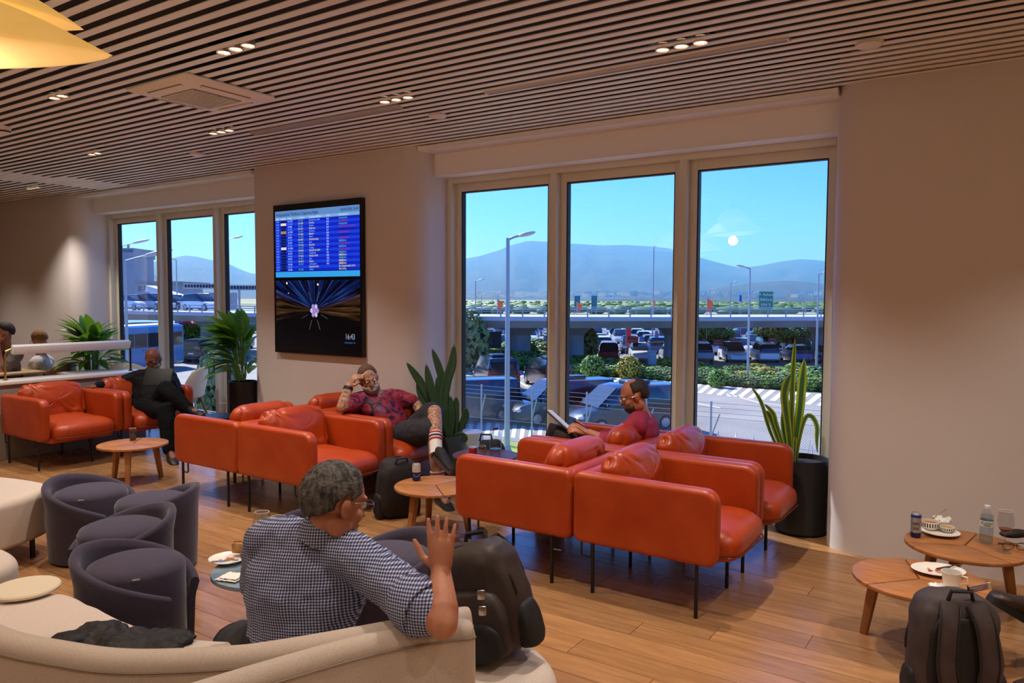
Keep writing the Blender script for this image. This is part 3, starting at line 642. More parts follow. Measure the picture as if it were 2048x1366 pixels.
def curved_back(path, z0, z1, th, m, name, parent, off, lean=0.03, seam=True):
    """upholstered back that follows a plan curve; path = outer top line"""
    P2 = [Vector((p[0], p[1], 0)) for p in path]
    q = []
    for i in range(len(P2) - 1):
        p0, p1, p2, p3 = P2[max(i - 1, 0)], P2[i], P2[i + 1], P2[min(i + 2, len(P2) - 1)]
        for k in range(8):
            t = k / 8; q.append(0.5 * ((2 * p1) + (p2 - p0) * t + (2 * p0 - 5 * p1 + 4 * p2 - p3) * t * t + (3 * p1 - p0 - 3 * p2 + p3) * t ** 3))
    q.append(P2[-1]); n = len(q); rings = []; sm_ = []
    for i in range(n):
        t = (q[min(i + 1, n - 1)] - q[max(i - 1, 0)]).normalized(); nn = Vector((t.y, -t.x, 0))
        s = min(i, n - 1 - i) / 4.0; f = math.sqrt(max(0.0, 1 - (1 - min(1, s)) ** 2)) * 0.9 + 0.1
        zt = z1 - 0.05 * (1 - f); h = th / 2 * f; r = min(h, 0.045)
        prof = []
        for k in range(7): a = math.pi / 2 * k / 6; prof.append((h - r + r * math.cos(a) + 0.0, zt - r + r * math.sin(a)))
        for k in range(7): a = math.pi / 2 + math.pi / 2 * k / 6; prof.append((-h + r + r * math.cos(a), zt - r + r * math.sin(a)))
        prof = [(h + lean, z0)] + prof + [(-h + lean, z0)]
        rings.append([q[i] + nn * u + Vector((0, 0, z)) for u, z in prof]); sm_.append(q[i] + nn * (h + 0.002) + Vector((0, 0, zt - r - 0.005)))
    mb = MB(off); mb.loft(rings); o = mb.build(name, m, parent, auto=50)
    if seam: s2 = MB(off); s2.tube(sm_, 0.0035, 5); s2.build('seam', CSEAM, o)
    return o
# the near sofa: organic seat with a swept back
rimA = [(-3.75, 1.02), (-3.2, 0.93), (-2.75, 0.92)] + [tuple(PZ(x, y, 0.70)[:2]) for x, y in ((0, 1256), (130, 1285), (260, 1300), (450, 1294), (560, 1281), (740, 1250), (900, 1219), (945, 1214))]
rimB = [(-1.72, 0.25), (-1.74, 0.65)] + [tuple(PZ(x, y, 0.70)[:2]) for x, y in ((345, 1380), (560, 1316), (740, 1268), (880, 1243), (950, 1236))]
off = (-2.2, 1.3, 0)
tA = thing('curved_sofa', 'pale wool curved sofa on which the man in checks and brown backpack rest', 'sofa', off)
seatA = [(-1.16, 1.96), (-1.22, 2.12), (-1.42, 2.24), (-1.7, 2.16), (-1.95, 1.92), (-2.2, 1.68), (-2.42, 1.56), (-2.66, 1.52), (-2.98, 1.52), (-3.17, 1.54), (-3.27, 1.49), (-3.31, 1.36), (-3.36, 1.15), (-3.3, 0.99), (-2.8, 0.96), (-2.35, 0.98), (-2.1, 1.03), (-1.9, 1.11), (-1.72, 1.25), (-1.6, 1.40), (-1.45, 1.65), (-1.28, 1.80)]
slab(seatA, 0.16, 0.42, 0.06, CREAM, 'seat', tA, off)
curved_back(rimA, 0.14, 0.70, 0.075, CREAM, 'backrest', tA, off)
for x, y in ((-3.1, 1.2), (-2.4, 1.3), (-1.5, 1.95), (-1.75, 1.45)): MB(off).tube([(x, y, 0), (x, y, 0.17)], 0.014, 8).build('leg', BLACKM, tA)
off = (-1.2, 1.0, 0)
tB = thing('curved_sofa', 'pale wool curved sofa whose plain back fills the lower picture edge', 'sofa', off)
curved_back(rimB, 0.14, 0.70, 0.075, CREAM, 'backrest', tB, off)
slab([(-1.62, 0.3), (-1.63, 0.7), (-1.55, 1.05), (-1.42, 1.3), (-1.22, 1.55), (-1.05, 1.6), (-0.85, 1.3), (-0.85, 0.6), (-1.1, 0.2)], 0.16, 0.42, 0.06, CREAM, 'seat', tB, off)
for x, y in ((-1.5, 0.5), (-1.0, 0.5), (-1.1, 1.4)): MB(off).tube([(x, y, 0), (x, y, 0.17)], 0.014, 8).build('leg', BLACKM, tB)
off = (-5.3, 1.9, 0)
tC = thing('upholstered_bench', 'pale wool bench at the picture edge beside the barrel stools', 'bench', off)
slab([(-6.6, 1.5), (-6.1, 2.1), (-5.6, 2.3), (-5.2, 2.38), (-5.05, 2.32), (-4.95, 2.18), (-4.88, 2.0), (-4.82, 1.8), (-4.95, 1.45), (-5.5, 1.15), (-6.3, 1.1)], 0.13, 0.42, 0.05, CREAM, 'seat', tC, off)
for x, y in ((-5.05, 2.2), (-5.0, 1.7), (-6.2, 1.7)): MB(off).tube([(x, y, 0), (x, y, 0.14)], 0.016, 8).build('leg', BLACKM, tC)
off = (-3.95, 1.3, 0)
tD = thing('upholstered_pouf', 'corner of a pale wool pouf beyond the round cream table', 'pouf', off)
slab([(-4.45, 1.2), (-4.3, 1.6), (-3.95, 1.64), (-3.74, 1.58), (-3.66, 1.40), (-3.8, 1.0), (-4.2, 0.9)], 0.13, 0.42, 0.05, CREAM, 'seat', tD, off)
for x, y in ((-4.1, 1.4), (-3.85, 1.2)): MB(off).tube([(x, y, 0), (x, y, 0.14)], 0.016, 8).build('leg', BLACKM, tD)
c = (PZ(0, 1176, 0.45) * 0.45 + PZ(125, 1176, 0.45) * 0.55); 
t = thing('round_side_table', 'small round cream side table tucked against the curved sofa', 'table', (-3.44, 1.40, 0))
t.location = (-3.47, 1.36, 0)
CRT = mat('cream_laminate', '#d9cbb0', 0.4)
q = PZ(52, 1176, 0.44); t.location = (q.x, q.y, 0)
MB().lathe([(0.005, 0.425), (0.10, 0.425), (0.122, 0.432), (0.125, 0.442), (0.12, 0.448), (0.005, 0.448)], 36).build('top', CRT, t); MB().tube([(0, 0, 0.01), (0, 0, 0.43)], 0.015, 10).build('column', BLACKM, t); MB().lathe([(0.005, 0), (0.10, 0), (0.10, 0.01), (0.005, 0.02)], 28).build('foot', BLACKM, t)
t = thing('marble_side_table', 'small blue grey marble side table beside the man in checks', 'table', (-2.54, 2.0, 0))
MB().lathe([(0.005, 0.485), (0.215, 0.485), (0.225, 0.49), (0.225, 0.505), (0.005, 0.505)], 40).build('top', mat('blue_marble', '#5f7183', 0.2, var=(6, '#8fa0ae', 8)), t); MB().tube([(0, 0, 0.01), (0, 0, 0.485)], 0.018, 10).build('column', BLACKM, t); MB().lathe([(0.005, 0), (0.14, 0), (0.14, 0.01), (0.005, 0.02)], 28).build('foot', BLACKM, t)

# ------------------------------------------------------------------ counter with a lamp bar, far tables and chairs
CTOP = mat('counter_white', '#d9d6d2', 0.35)
t = thing('partition_counter', 'low white partition counter behind the leather armchairs', 'counter', (-8.42, 3.75, 0))
MB().bb(-0.15, 0.13, -1.25, 1.1, 0, 0.74).build('body', mat('counter_body', '#8d857f', 0.6), t, bevel=(0.005, 1)); MB().bb(-0.18, 0.15, -1.28, 1.13, 0.74, 0.775).build('top', CTOP, t, bevel=(0.006, 2))
t = thing('bar_lamp', 'long white bar lamp on brass posts above the counter', 'lamp', (-8.42, 4.05, 0.775))
y0, y1 = PX(20, 700, -8.42).y - 4.05, PX(255, 690, -8.42).y - 4.05
R = Matrix.Rotation(math.radians(18), 3, 'Y'); m = MB(); m.box((0.04, (y0 + y1) / 2, 0.305), (0.06, y1 - y0, 0.088), R); m.build('shade', mat('lamp_white', '#dcdfe4', 0.45), t, bevel=(0.006, 2))
for yy, mt in ((y0 - 0.05, BRASS), (y1 + 0.03, BLACKM)):
    s = 1 if yy < 0 else -1
    MB().tube([(0, yy, 0), (0, yy, 0.24), (0.01, yy + s * 0.01, 0.29), (0.03, yy + s * 0.06, 0.315)], 0.011, 8).build('post', mt, t)
    MB().lathe([(0.025, 0), (0.025, 0.008), (0.012, 0.012)], 14, c=(0, yy, 0)).build('foot', mt, t)
def far_table(loc, label, col, w=0.62, d=0.62, h=0.72):
    t = thing('cafe_table', label, 'table', loc); MB().bb(-w / 2, w / 2, -d / 2, d / 2, h - 0.025, h).build('top', col, t, bevel=(0.006, 2)); MB().tube([(0, 0, 0.02), (0, 0, h - 0.02)], 0.03, 10).build('column', BLACKM, t); MB().lathe([(0.005, 0), (0.2, 0), (0.2, 0.015), (0.005, 0.03)], 24).build('foot', BLACKM, t); return t
q = P(10, 742, 8.95); far_table((q.x + 0.12, q.y - 0.05, 0), 'wood-topped cafe table in front of the man resting his chin', wood('pale_oak', '#d8b98a', '#c9a673'), h=0.74)
q = P(205, 752, 9.0); far_table((q.x, q.y, 0), 'white cafe table beside the broad-leaved plant', mat('table_white', '#e4e6e6', 0.35), 0.7, 0.7, 0.73)
EGG = mat('white_shell', '#e6e0cc', 0.45)
def egg_chair(loc, rz, label, m=EGG, wood_=False):
    t = thing('shell_chair', label, 'chair', loc, rz, group='white shell chairs' if not wood_ else None)
    def fn(u, v):
        a = -1.25 + 2.5 * u; b = v
        if b < 0.45: k = b / 0.45; return (0.21 - 0.34 * k, 0.22 * math.sin(a) * (0.9 + 0.1 * k), 0.45 - 0.015 * math.cos(a) + 0.03 * abs(math.sin(a)) ** 2)
        k = (b - 0.45) / 0.55; return (-0.13 - 0.10 * k - 0.03 + 0.10 * abs(math.sin(a)) ** 2, 0.22 * math.sin(a) * (1 - 0.35 * k ** 3), 0.45 + 0.36 * k + 0.03 * (1 - k) * abs(math.sin(a)) ** 2 - 0.06 * k * abs(math.sin(a)) ** 3)
    o = MB().grid(fn, 14, 22).build('shell', m, t, auto=180); s = o.modifiers.new('thickness', 'SOLIDIFY'); s.thickness = 0.014
    for sx in (-1, 1):
        for sy in (-1, 1): MB().tube([(sx * 0.1, sy * 0.1, 0.44), (sx * 0.21, sy * 0.2, 0)], [0.014, 0.01], 8).build('leg', TWL if not wood_ else BLACKM, t)
for i, (x, y, d, rz, lb) in enumerate(((241, 760, 9.5, 160, 'white shell chair beside the white cafe table'), (284, 758, 9.4, 120, 'white shell chair behind the head of the man with tablet'), (374, 760, 8.85, 200, 'white shell chair by the window mullion near the leafy planter'))): q = P(x, y, d); egg_chair((q.x, q.y, 0), math.radians(rz), lb)
# ------------------------------------------------------------------ things on the tables
GLS = glass_mat('clear_glass', (0.90, 0.93, 0.94), 1.5, base=0.06); PET = glass_mat('clear_plastic', (0.90, 0.94, 0.97), 1.45, base=0.03)
CERA = mat('white_ceramic', '#ece6dc', 0.25, spec=0.6); STEEL = mat('steel', '#b8b4ae', 0.25, metal=0.9); PAPER = mat('paper_napkin', '#e9e5dd', 0.9, bump=(30, 0.4, 0.01))
NAVYP = mat('can_navy', '#1c2d6b', 0.3, metal=0.3); CANW = mat('can_white', '#dcd9d2', 0.35, metal=0.2); CANS = mat('can_silver', '#b9bbc0', 0.3, metal=0.6); CANB = mat('can_blue', '#2746b8', 0.3, metal=0.4)
HT = 0.335
def face_rot(p): v = CAM - p; return math.atan2(v.y, v.x) + math.pi / 2
def letter(t, s, size, r, z, m, yaw):
    """lettering on a drum of radius r that faces the camera"""
    q = text_mesh('lettering', s, size, m, t, (r * math.cos(yaw - math.pi / 2), r * math.sin(yaw - math.pi / 2), z), (math.pi / 2, 0, yaw), 'CENTER'); return q
def can(p, r, h, bands, label, txt=None, tm=None):
    t = thing('drinks_can', label, 'can', tuple(p)); z = 0.0; y = face_rot(p)
    MB().lathe([(r * 0.75, 0), (r * 0.95, 0.006), (r, 0.014), (r, h * bands[0][1])], 28).build('lower_body', bands[0][0], t)
    for (m, z1), (_, z0) in zip(bands[1:], bands): MB().lathe([(r, h * z0), (r, h * z1)], 28, caps=False).build('band', m, t)
    MB().lathe([(r, h * bands[-1][1]), (r * 0.97, h * 0.955), (r * 0.86, h * 0.985), (r * 0.86, h), (r * 0.80, h), (r * 0.78, h * 0.975), (0.002, h * 0.975)], 28).build('lid', CANS, t)
    MB().ell((0, -r * 0.3, h * 0.98), (r * 0.22, r * 0.4, 0.0015), n=12, m=6).build('pull_tab', CANS, t)
    for i, (s, sz, zz) in enumerate(txt or []): letter(t, s, sz, r * 1.02, h * zz, tm, y)
    return t
def bottle(p, r, h, label, cap='#dfe6ee', water=0.5, brand=None, big=False):
    t = thing('water_bottle', label, 'bottle', tuple(p)); pr = [(r * 0.7, 0), (r * 0.96, 0.008)]
    for k in range(6): z = h * (0.06 + 0.095 * k); pr += [(r, z), (r, z + h * 0.06), (r * 0.95, z + h * 0.078)]
    pr += [(r, h * 0.64), (r * 0.92, h * 0.72), (r * 0.62, h * 0.83), (r * 0.40, h * 0.89), (r * 0.38, h * 0.93)]
    MB().lathe(pr, 28, caps=False).build('bottle_body', PET, t); MB().lathe([(r * 0.44, h * 0.925), (r * 0.44, h * 0.99), (r * 0.38, h), (0.002, h)], 20).build('cap', mat('cap_' + cap, cap, 0.5), t)
    MB().lathe([(r * 0.68, 0.004), (r * 0.93, 0.012), (r * 0.93, h * water), (0.002, h * water)], 24).build('water', glass_mat('water', (0.86, 0.93, 0.97), 1.33), t)
    if brand:
        MB().lathe([(r * 1.012, h * 0.46), (r * 1.02, h * 0.62)], 28, caps=False).build('label', mat('bottle_label', '#d9e2e4', 0.5), t); y = face_rot(p); letter(t, brand, 0.022, r * 1.04, h * 0.535, mat('label_ink', '#23405a', 0.6), y)
        letter(t, '▬▬', 0.014, r * 1.04, h * 0.49, mat('label_green', '#5a9a4a', 0.6), y)
    return t
def wine_glass(p, label, h=0.19, r=0.038, wine=0.0, group=None, stemless=False):
    t = thing('wine_glass', label, 'glass', tuple(p), group=group)
    if stemless: pr = [(0.002, 0.004), (r * 0.55, 0.004), (r * 0.75, h * 0.1), (r, h * 0.42), (r * 0.95, h * 0.7), (r * 0.78, h)]
    else:
        MB().lathe([(0.002, 0.003), (r * 0.85, 0.001), (r * 0.8, 0.004), (0.006, 0.008), (0.0035, 0.02), (0.0035, h * 0.42), (0.006, h * 0.47)], 24).build('stem', GLS, t); pr = [(0.004, h * 0.47), (r * 0.6, h * 0.52), (r * 0.98, h * 0.66), (r, h * 0.74), (r * 0.9, h * 0.88), (r * 0.76, h)]
    MB().lathe(pr, 28, caps=False).build('bowl', GLS, t)
    rim_ = [Vector((pr[-1][0] * math.cos(a), pr[-1][0] * math.sin(a), h)) for a in (2 * math.pi * k / 28 for k in range(29))]; MB().tube(rim_, 0.0014, 5, caps=False).build('rim', mat('glass_edge', '#cfd6da', 0.15), t)
    if wine: MB().lathe([(0.004, h * 0.48), (r * 0.58, h * 0.525), (r * 0.80, h * (0.53 + wine)), (0.002, h * (0.53 + wine))], 24).build('wine', mat('red_wine', '#6a1c2c', 0.1), t)
    return t
def tumbler(p, label, r=0.03, h=0.11, fill='#2a0f0c', lvl=0.3):
    t = thing('tumbler', label, 'glass', tuple(p)); MB().lathe([(0.002, 0.002), (r * 0.85, 0.002), (r, h * 0.5), (r * 0.96, h)], 24, caps=False).build('glass_wall', GLS, t)
    rim_ = [Vector((r * 0.96 * math.cos(a), r * 0.96 * math.sin(a), h)) for a in (2 * math.pi * k / 24 for k in range(25))]; MB().tube(rim_, 0.0011, 5, caps=False).build('rim', mat('glass_edge', '#cfd6da', 0.15), t)
    if lvl: MB().lathe([(0.002, 0.006), (r * 0.83, 0.006), (r * 0.93, h * lvl), (0.002, h * lvl)], 24).build('drink', mat('drink' + fill, fill, 0.1), t)
def plate(p, r, label, oval=1.0, rz=0.0, crumbs=True):
    t = thing('plate', label, 'plate', tuple(p), rz); o = MB().lathe([(0.002, 0.003), (r * 0.55, 0.002), (r * 0.62, 0.004), (r * 0.98, 0.017), (r, 0.020), (r * 0.96, 0.021), (r * 0.62, 0.009), (0.002, 0.007)], 40).build('dish', CERA, t); o.scale = (1, oval, 1)
    if crumbs:
        rr_ = random.Random(int(r * 1000))
        for k in range(6): a = rr_.uniform(0, 6.28); q = rr_.uniform(0, r * 0.5); MB().ell((q * math.cos(a), q * math.sin(a) * oval, 0.011), (rr_.uniform(.006, .016), rr_.uniform(.005, .01), 0.003), n=8, m=5).build('food_scrap', mat(('scrap_red', 'scrap_tan')[k % 2], ('#b0402c', '#c9996a')[k % 2], 0.6), t)
    return t
def striped_bowl(p, r, h, label, food='#c8a35a'):
    t = thing('bowl', label, 'bowl', tuple(p), group='striped bowls'); n = 44; m = MB(); pr = [(r * 0.62, 0.0), (r * 0.80, h * 0.2), (r * 0.97, h * 0.34), (r, h * 0.85), (r, h), (r * 0.94, h), (r * 0.9, h * 0.4), (0.003, h * 0.25)]
    m.lathe(pr, n); fi = 0
    for i in range(len(pr) - 1):
        for j in range(n): m.mi[fi] = 1 if (i == 2 and j % 2) else 0; fi += 1
    m.build('bowl_body', [CERA, mat('stripe_black', '#1a1a1e', 0.4)], t, auto=50); MB().lathe([(0.002, h * 0.78), (r * 0.93, h * 0.72)], 24).build('food', mat('food' + food, food, 0.6, var=(60, '#a8763a', 3), bump=(60, 0.6, 0.01)), t)
def cutlery(a, b, label, kind='spoon', m=STEEL):
    a, b = Vector(a), Vector(b); t = thing(kind, label, kind, tuple(a)); d = b - a
    MB().tube([(0, 0, 0), d * 0.5 + Vector((0, 0, 0.003)), d * 0.75, d], [0.004, 0.0028, 0.0024, 0.003], 8).build('handle', m, t)
    R = frame(d)
    if kind == 'spoon': MB().ell(-d.normalized() * 0.02, (0.014, 0.024, 0.004), R, 12, 8).build('bowl', m, t)
    else:
        MB().box(-d.normalized() * 0.012, (0.020, 0.03, 0.003), R).build('head', m, t)
        for k in (-1.5, -.5, .5, 1.5): s = R @ Vector((k * 0.0055, 0, 0)); MB().tube([s - d.normalized() * 0.025, s - d.normalized() * 0.058], 0.0016, 5).build('tine', m, t)
def napkin(p, w, label, seed=1, rz=0.3, h=0.03):
    def fn(u, v): x, y = (u - .5) * w, (v - .5) * w * 0.8; return (x, y, 0.004 + h * abs(noise.noise(Vector((u * 4, v * 4, seed)))) + 0.3 * h * u)
    t = thing('napkin', label, 'napkin', tuple(p), rz); o = MB().grid(fn, 14, 12).build('paper', PAPER, t, auto=180); s = o.modifiers.new('thickness', 'SOLIDIFY'); s.thickness = 0.002
    MB().grid(lambda u, v: (lambda q: (q[0] * 0.8 + 0.006, q[1] * 0.8, q[2] + 0.006))(fn(u, v)), 12, 10).build('fold', PAPER, t, auto=180)
# table against the pier
can(PZ(1831, 1074, HT), 0.0265, 0.135, [(NAVYP, 0.22), (CANS, 0.82), (CANB, 0.93)], 'slim blue and silver drinks can on the pier table', [('▤▤▤', 0.016, 0.55), ('▥▥', 0.016, 0.35)], mat('can_ink', '#3a3c48', 0.5))
pl = PZ(1880, 1069, HT); plate(pl, 0.098, 'white plate under the striped bowls on the pier table', crumbs=False)
striped_bowl(PZ(1860, 1062, HT) + Vector((0, 0, 0.012)), 0.046, 0.046, 'larger striped bowl of leftovers beside the slim can', '#a86a48'); striped_bowl(PZ(1894, 1067, HT) + Vector((0, 0, 0.012)), 0.038, 0.028, 'smaller striped bowl with yellow food')
q = PZ(1866, 1055, HT); cutlery(q + Vector((0, 0, 0.055)), q + RT * 0.075 + Vector((0, 0, 0.105)), 'steel spoon standing in the larger striped bowl'); napkin(PZ(1884, 1058, HT) + Vector((0, 0, 0.03)), 0.09, 'crumpled white napkin behind the striped bowls', 3, h=0.05)
bottle(PZ(1972, 1087, HT), 0.032, 0.205, 'small clear water bottle with white cap on the pier table', brand='Korpi', water=0.75)
wine_glass(PZ(2009, 1105, HT), 'tall wine glass with a little red wine on the pier table', 0.215, 0.038, wine=0.05)
t = thing('glasses_case', 'dark zipped glasses case behind the wine glass', 'case', tuple(PZ(2022, 1076, HT)), 0.7); MB().ell((0.02, 0, 0.024), (0.085, 0.035, 0.024), n=20, m=12).build('shell', mat('case_dark', '#241a1c', 0.6), t); MB().tube([(0.02 + 0.086 * math.cos(a), 0.036 * math.sin(a), 0.024) for a in (2 * math.pi * k / 24 for k in range(25))], 0.0022, 5, caps=False).build('zip', BLACKM, t)
t = thing('eyeglasses', 'folded wire eyeglasses lying before the dark case', 'glasses', tuple(PZ(2030, 1100, HT)), 0.5); m = MB()
for k in (-1, 1): m.tube([(k * 0.034 + 0.027 * math.cos(a), 0.0, 0.020 + 0.019 * math.sin(a)) for a in (2 * math.pi * j / 20 for j in range(21))], 0.0017, 5, caps=False)
m.tube([(-0.008, 0, 0.026), (0.008, 0, 0.026)], 0.0016, 5); m.build('frame', BLACKM, t)
for k in (-1, 1): MB().tube([(k * 0.062, 0, 0.026), (k * 0.06, 0.05, 0.02), (-k * 0.05, 0.06 + 0.01 * k, 0.006)], 0.0018, 5).build('temple', BLACKM, t)
# table behind the black backpack
pl = PZ(1876, 1146, HT); plate(pl, 0.118, 'large white plate with smears on the table behind the backpack', oval=0.8, rz=0.5); q = PZ(1897, 1142, HT) + Vector((0, 0, 0.02)); cutlery(q, q + RT * 0.065 + Vector((0, 0, 0.012)), 'dark handled knife resting on the large white plate', 'knife', mat('knife_dark', '#4a3a30', 0.4))
napkin(PZ(1890, 1180, HT), 0.12, 'white napkin lying under the white cup', 5, h=0.015)
cp = PZ(1902, 1180, HT) + Vector((0, 0, 0.012)); t = thing('cup', 'white cup with a handle next to the large white plate', 'cup', tuple(cp), face_rot(cp)); MB().lathe([(0.028, 0), (0.032, 0.004), (0.041, 0.072), (0.038, 0.072), (0.030, 0.008), (0.002, 0.006)], 30).build('cup_wall', CERA, t); MB().tube([(0.039, 0, 0.058), (0.060, 0, 0.055), (0.062, 0, 0.030), (0.034, 0, 0.020)], 0.0045, 8).build('handle', CERA, t); MB().lathe([(0.002, 0.05), (0.036, 0.05)], 24).build('coffee', mat('coffee', '#5a4a30', 0.3), t)
# can table, cola table
can(PZ(833, 961, HT), 0.0295, 0.122, [(NAVYP, 0.52), (CANW, 0.9)], 'white and navy drinks can alone on the middle table', [('ΦΙΞ', 0.024, 0.60), ('◡', 0.05, 0.28)], mat('can_letters', '#c9c4d0', 0.5))
tumbler(PZ(266, 881, HT), 'tumbler with a little cola on the table before the tablet man')
# side table at the window
Z2 = 0.425
bottle(PZ(991, 917, Z2), 0.045, 0.235, 'large clear water bottle with purple cap by the window', cap='#4a2a6a', water=0.32, big=True)
tumbler(PZ(963, 914, Z2), 'empty tumbler beside the purple-capped bottle', 0.034, 0.085, lvl=0.0)
can(PZ(946, 912, Z2), 0.031, 0.072, [(mat('can_red', '#a8242c', 0.4), 0.88)], 'short red tin with a pale lid beside the tumbler')
# marble side table
q = P(525, 1100, 3.16); wine_glass(Vector((q.x, q.y, 0.505)), 'empty wine glass nearer the picture edge behind the man in checks', 0.225, 0.038, group='pair of empty wine glasses')
q = P(557, 1100, 3.10); wine_glass(Vector((q.x, q.y, 0.505)), 'empty wine glass touching the shoulder of the man in checks', 0.222, 0.038, group='pair of empty wine glasses')
pl = PZ(456, 1124, 0.505); plate(pl, 0.078, 'small white plate with food scraps beside the man in checks'); q = PZ(440, 1122, 0.53); cutlery(q + RT * 0.02, q + RT * 0.075 + Vector((0, 0, 0.004)), 'steel fork on the small scraps plate', 'fork')
napkin(PZ(462, 1158, 0.505), 0.10, 'white paper napkin under the edge of the scraps plate', 8, h=0.012)
t = thing('toast', 'piece of brown toast on the marble table', 'food', tuple(PZ(478, 1106, 0.53)), 0.4); MB().box((0, 0, 0.022), (0.06, 0.02, 0.045)).build('crumb', mat('toast', '#b98a58', 0.9, var=(40, '#8a5a32', 3)), t, bevel=(0.006, 2)); MB().box((0, 0.012, 0.022), (0.064, 0.005, 0.049)).build('crust', mat('crust', '#7a4a26', 0.9), t, bevel=(0.002, 1))
# table glimpsed behind the middle armchairs
q = P(432, 842, 7.6); t = thing('dark_side_table', 'dark side table glimpsed beyond the middle armchairs', 'table', (q.x, q.y, 0)); zt = P(432, 832, 7.6).z
MB().lathe([(0.005, zt - 0.02), (0.22, zt - 0.02), (0.23, zt - 0.01), (0.23, zt), (0.005, zt)], 32).build('top', BLACKM, t); MB().tube([(0, 0, 0.02), (0, 0, zt - 0.02)], 0.02, 10).build('column', BLACKM, t); MB().lathe([(0.005, 0), (0.15, 0), (0.15, 0.012), (0.005, 0.03)], 28).build('foot', BLACKM, t)
wine_glass(Vector((q.x + 0.06, q.y + 0.03, zt)), 'empty wine glass beyond the middle armchairs', 0.13, 0.038, stemless=True)

# ------------------------------------------------------------------ bags and jacket
def bag_shape(w, d, h, e=0.35, seed=0.0, amp=0.012, taper=0.12):
    def sg(x, p): return math.copysign(abs(x) ** p, x)
    def fn(u, v):
        a = -math.pi + 2 * math.pi * u; b = -math.pi / 2 + math.pi * v
        x = sg(math.cos(b), e) * sg(math.cos(a), 0.5); y = sg(math.cos(b), e) * sg(math.sin(a), 0.5); z = sg(math.sin(b), 0.55)
        t_ = 1 - taper * max(0, z) ** 2
        p = Vector((x * w / 2 * t_, y * d / 2 * t_, z * h / 2)); n_ = Vector((x, y, z)).normalized()
        return p + n_ * amp * noise.fractal(p * 9 + Vector((seed, 0, 0)), 0.7, 2.0, 3) + Vector((0, 0, h / 2))
    return MB().grid(fn, 40, 28)
def tf(mb, M, off): mb.v = [M @ p + Vector(off) for p in mb.v]; return mb
def backpack(loc, M, w, d, h, cloth, dark, label, straps=True, seed=0.0, pocket=True, tagp=False):
    """local: -Y side carries the shoulder straps, +Y the front pocket"""
    t = thing('backpack', label, 'backpack', tuple(loc))
    tf(bag_shape(w, d, h, seed=seed), M, (0, 0, 0)).build('main_body', cloth, t, auto=180)
    if pocket:
        tf(bag_shape(w * 0.82, d * 0.5, h * 0.62, seed=seed + 3, amp=0.008), M, M @ Vector((0, d * 0.42, 0.01))).build('front_pocket', cloth, t, auto=180)
        tf(bag_shape(w * 0.74, d * 0.36, h * 0.34, seed=seed + 5, amp=0.006), M, M @ Vector((0, d * 0.62, 0.015))).build('small_pocket', dark, t, auto=180)
    for s in (-1, 1): tf(bag_shape(0.06, d * 0.6, h * 0.4, seed=seed + s, amp=0.005), M, M @ Vector((s * w * 0.48, 0, 0.01))).build('side_pocket', dark, t, auto=180)
    z = MB(); z.tube([M @ Vector((w * 0.5 * math.cos(a), d * 0.22, h * (0.52 + 0.485 * math.sin(a)))) for a in (math.pi * k / 20 for k in range(21))], 0.005, 6); z.build('zipper', BLACKM, t)
    z = MB(); z.tube([M @ Vector((-0.045, -d * 0.3, h * 0.97)), M @ Vector((-0.035, -d * 0.34, h * 1.05)), M @ Vector((0.035, -d * 0.34, h * 1.05)), M @ Vector((0.045, -d * 0.3, h * 0.97))], 0.008, 8); z.build('top_handle', dark, t)
    if straps:
        for s in (-1, 1):
            pts = [Vector((s * w * 0.14, -d * 0.42, h * 0.97)), Vector((s * w * 0.20, -d * 0.60, h * 0.82)), Vector((s * w * 0.24, -d * 0.66, h * 0.55)), Vector((s * w * 0.21, -d * 0.64, h * 0.32)), Vector((s * w * 0.34, -d * 0.52, h * 0.08))]
            c = cr_pts(pts, 18); sm_ = MB(); rings = []
            for i, p in enumerate(c):
                tt = (c[min(i + 1, len(c) - 1)] - c[max(i - 1, 0)]).normalized(); x = tt.cross(Vector((0, 1, 0))).normalized(); y = tt.cross(x); ww = 0.036 if i < 13 else 0.036 - 0.022 * (i - 13) / 5
                rings.append([M @ (p + x * ww * math.cos(q) + y * 0.011 * math.sin(q)) for q in (2 * math.pi * j / 14 for j in range(14))])
            sm_.loft(rings); so = sm_.build('shoulder_strap', cloth, t, auto=60)
            for sd_ in (-1, 1):
                e_ = MB(); e_.tube([M @ (p + Vector((sd_ * 0.033, -0.008, 0))) for p in c[1:13]], 0.003, 5); e_.build('strap_binding', dark, so)
        back = MB(); tf(bag_shape(w * 0.8, 0.05, h * 0.8, seed=9, amp=0.006), M, M @ Vector((0, -d * 0.42, h * 0.06))).build('back_padding', dark, t, auto=180)
    return t
def cr_pts(pts, n):
    out = []
    for k in range(n + 1):
        t_ = k / n * (len(pts) - 1); i = min(int(t_), len(pts) - 2); u = t_ - i; p0, p1, p2, p3 = pts[max(i - 1, 0)], pts[i], pts[i + 1], pts[min(i + 2, len(pts) - 1)]
        out.append(0.5 * ((2 * p1) + (p2 - p0) * u + (2 * p0 - 5 * p1 + 4 * p2 - p3) * u * u + (3 * p1 - p0 - 3 * p2 + p3) * u ** 3))
    return out
BKC = mat('charcoal_nylon', '#33282a', 0.75, var=(16, '#3f3233', 3), bump=(300, 0.3, 0.002)); BKD = mat('black_nylon', '#141216', 0.7, bump=(300, 0.3, 0.002)); BRC = mat('brown_nylon', '#2c2120', 0.55, var=(10, '#3a2c29', 3), bump=(200, 0.3, 0.002)); BLN = mat('black_canvas_bag', '#1d191c', 0.8, bump=(60, 0.4, 0.006))
hd = math.atan2(RT.y, RT.x)
def RZ(a): return Matrix.Rotation(a, 3, 'Z')
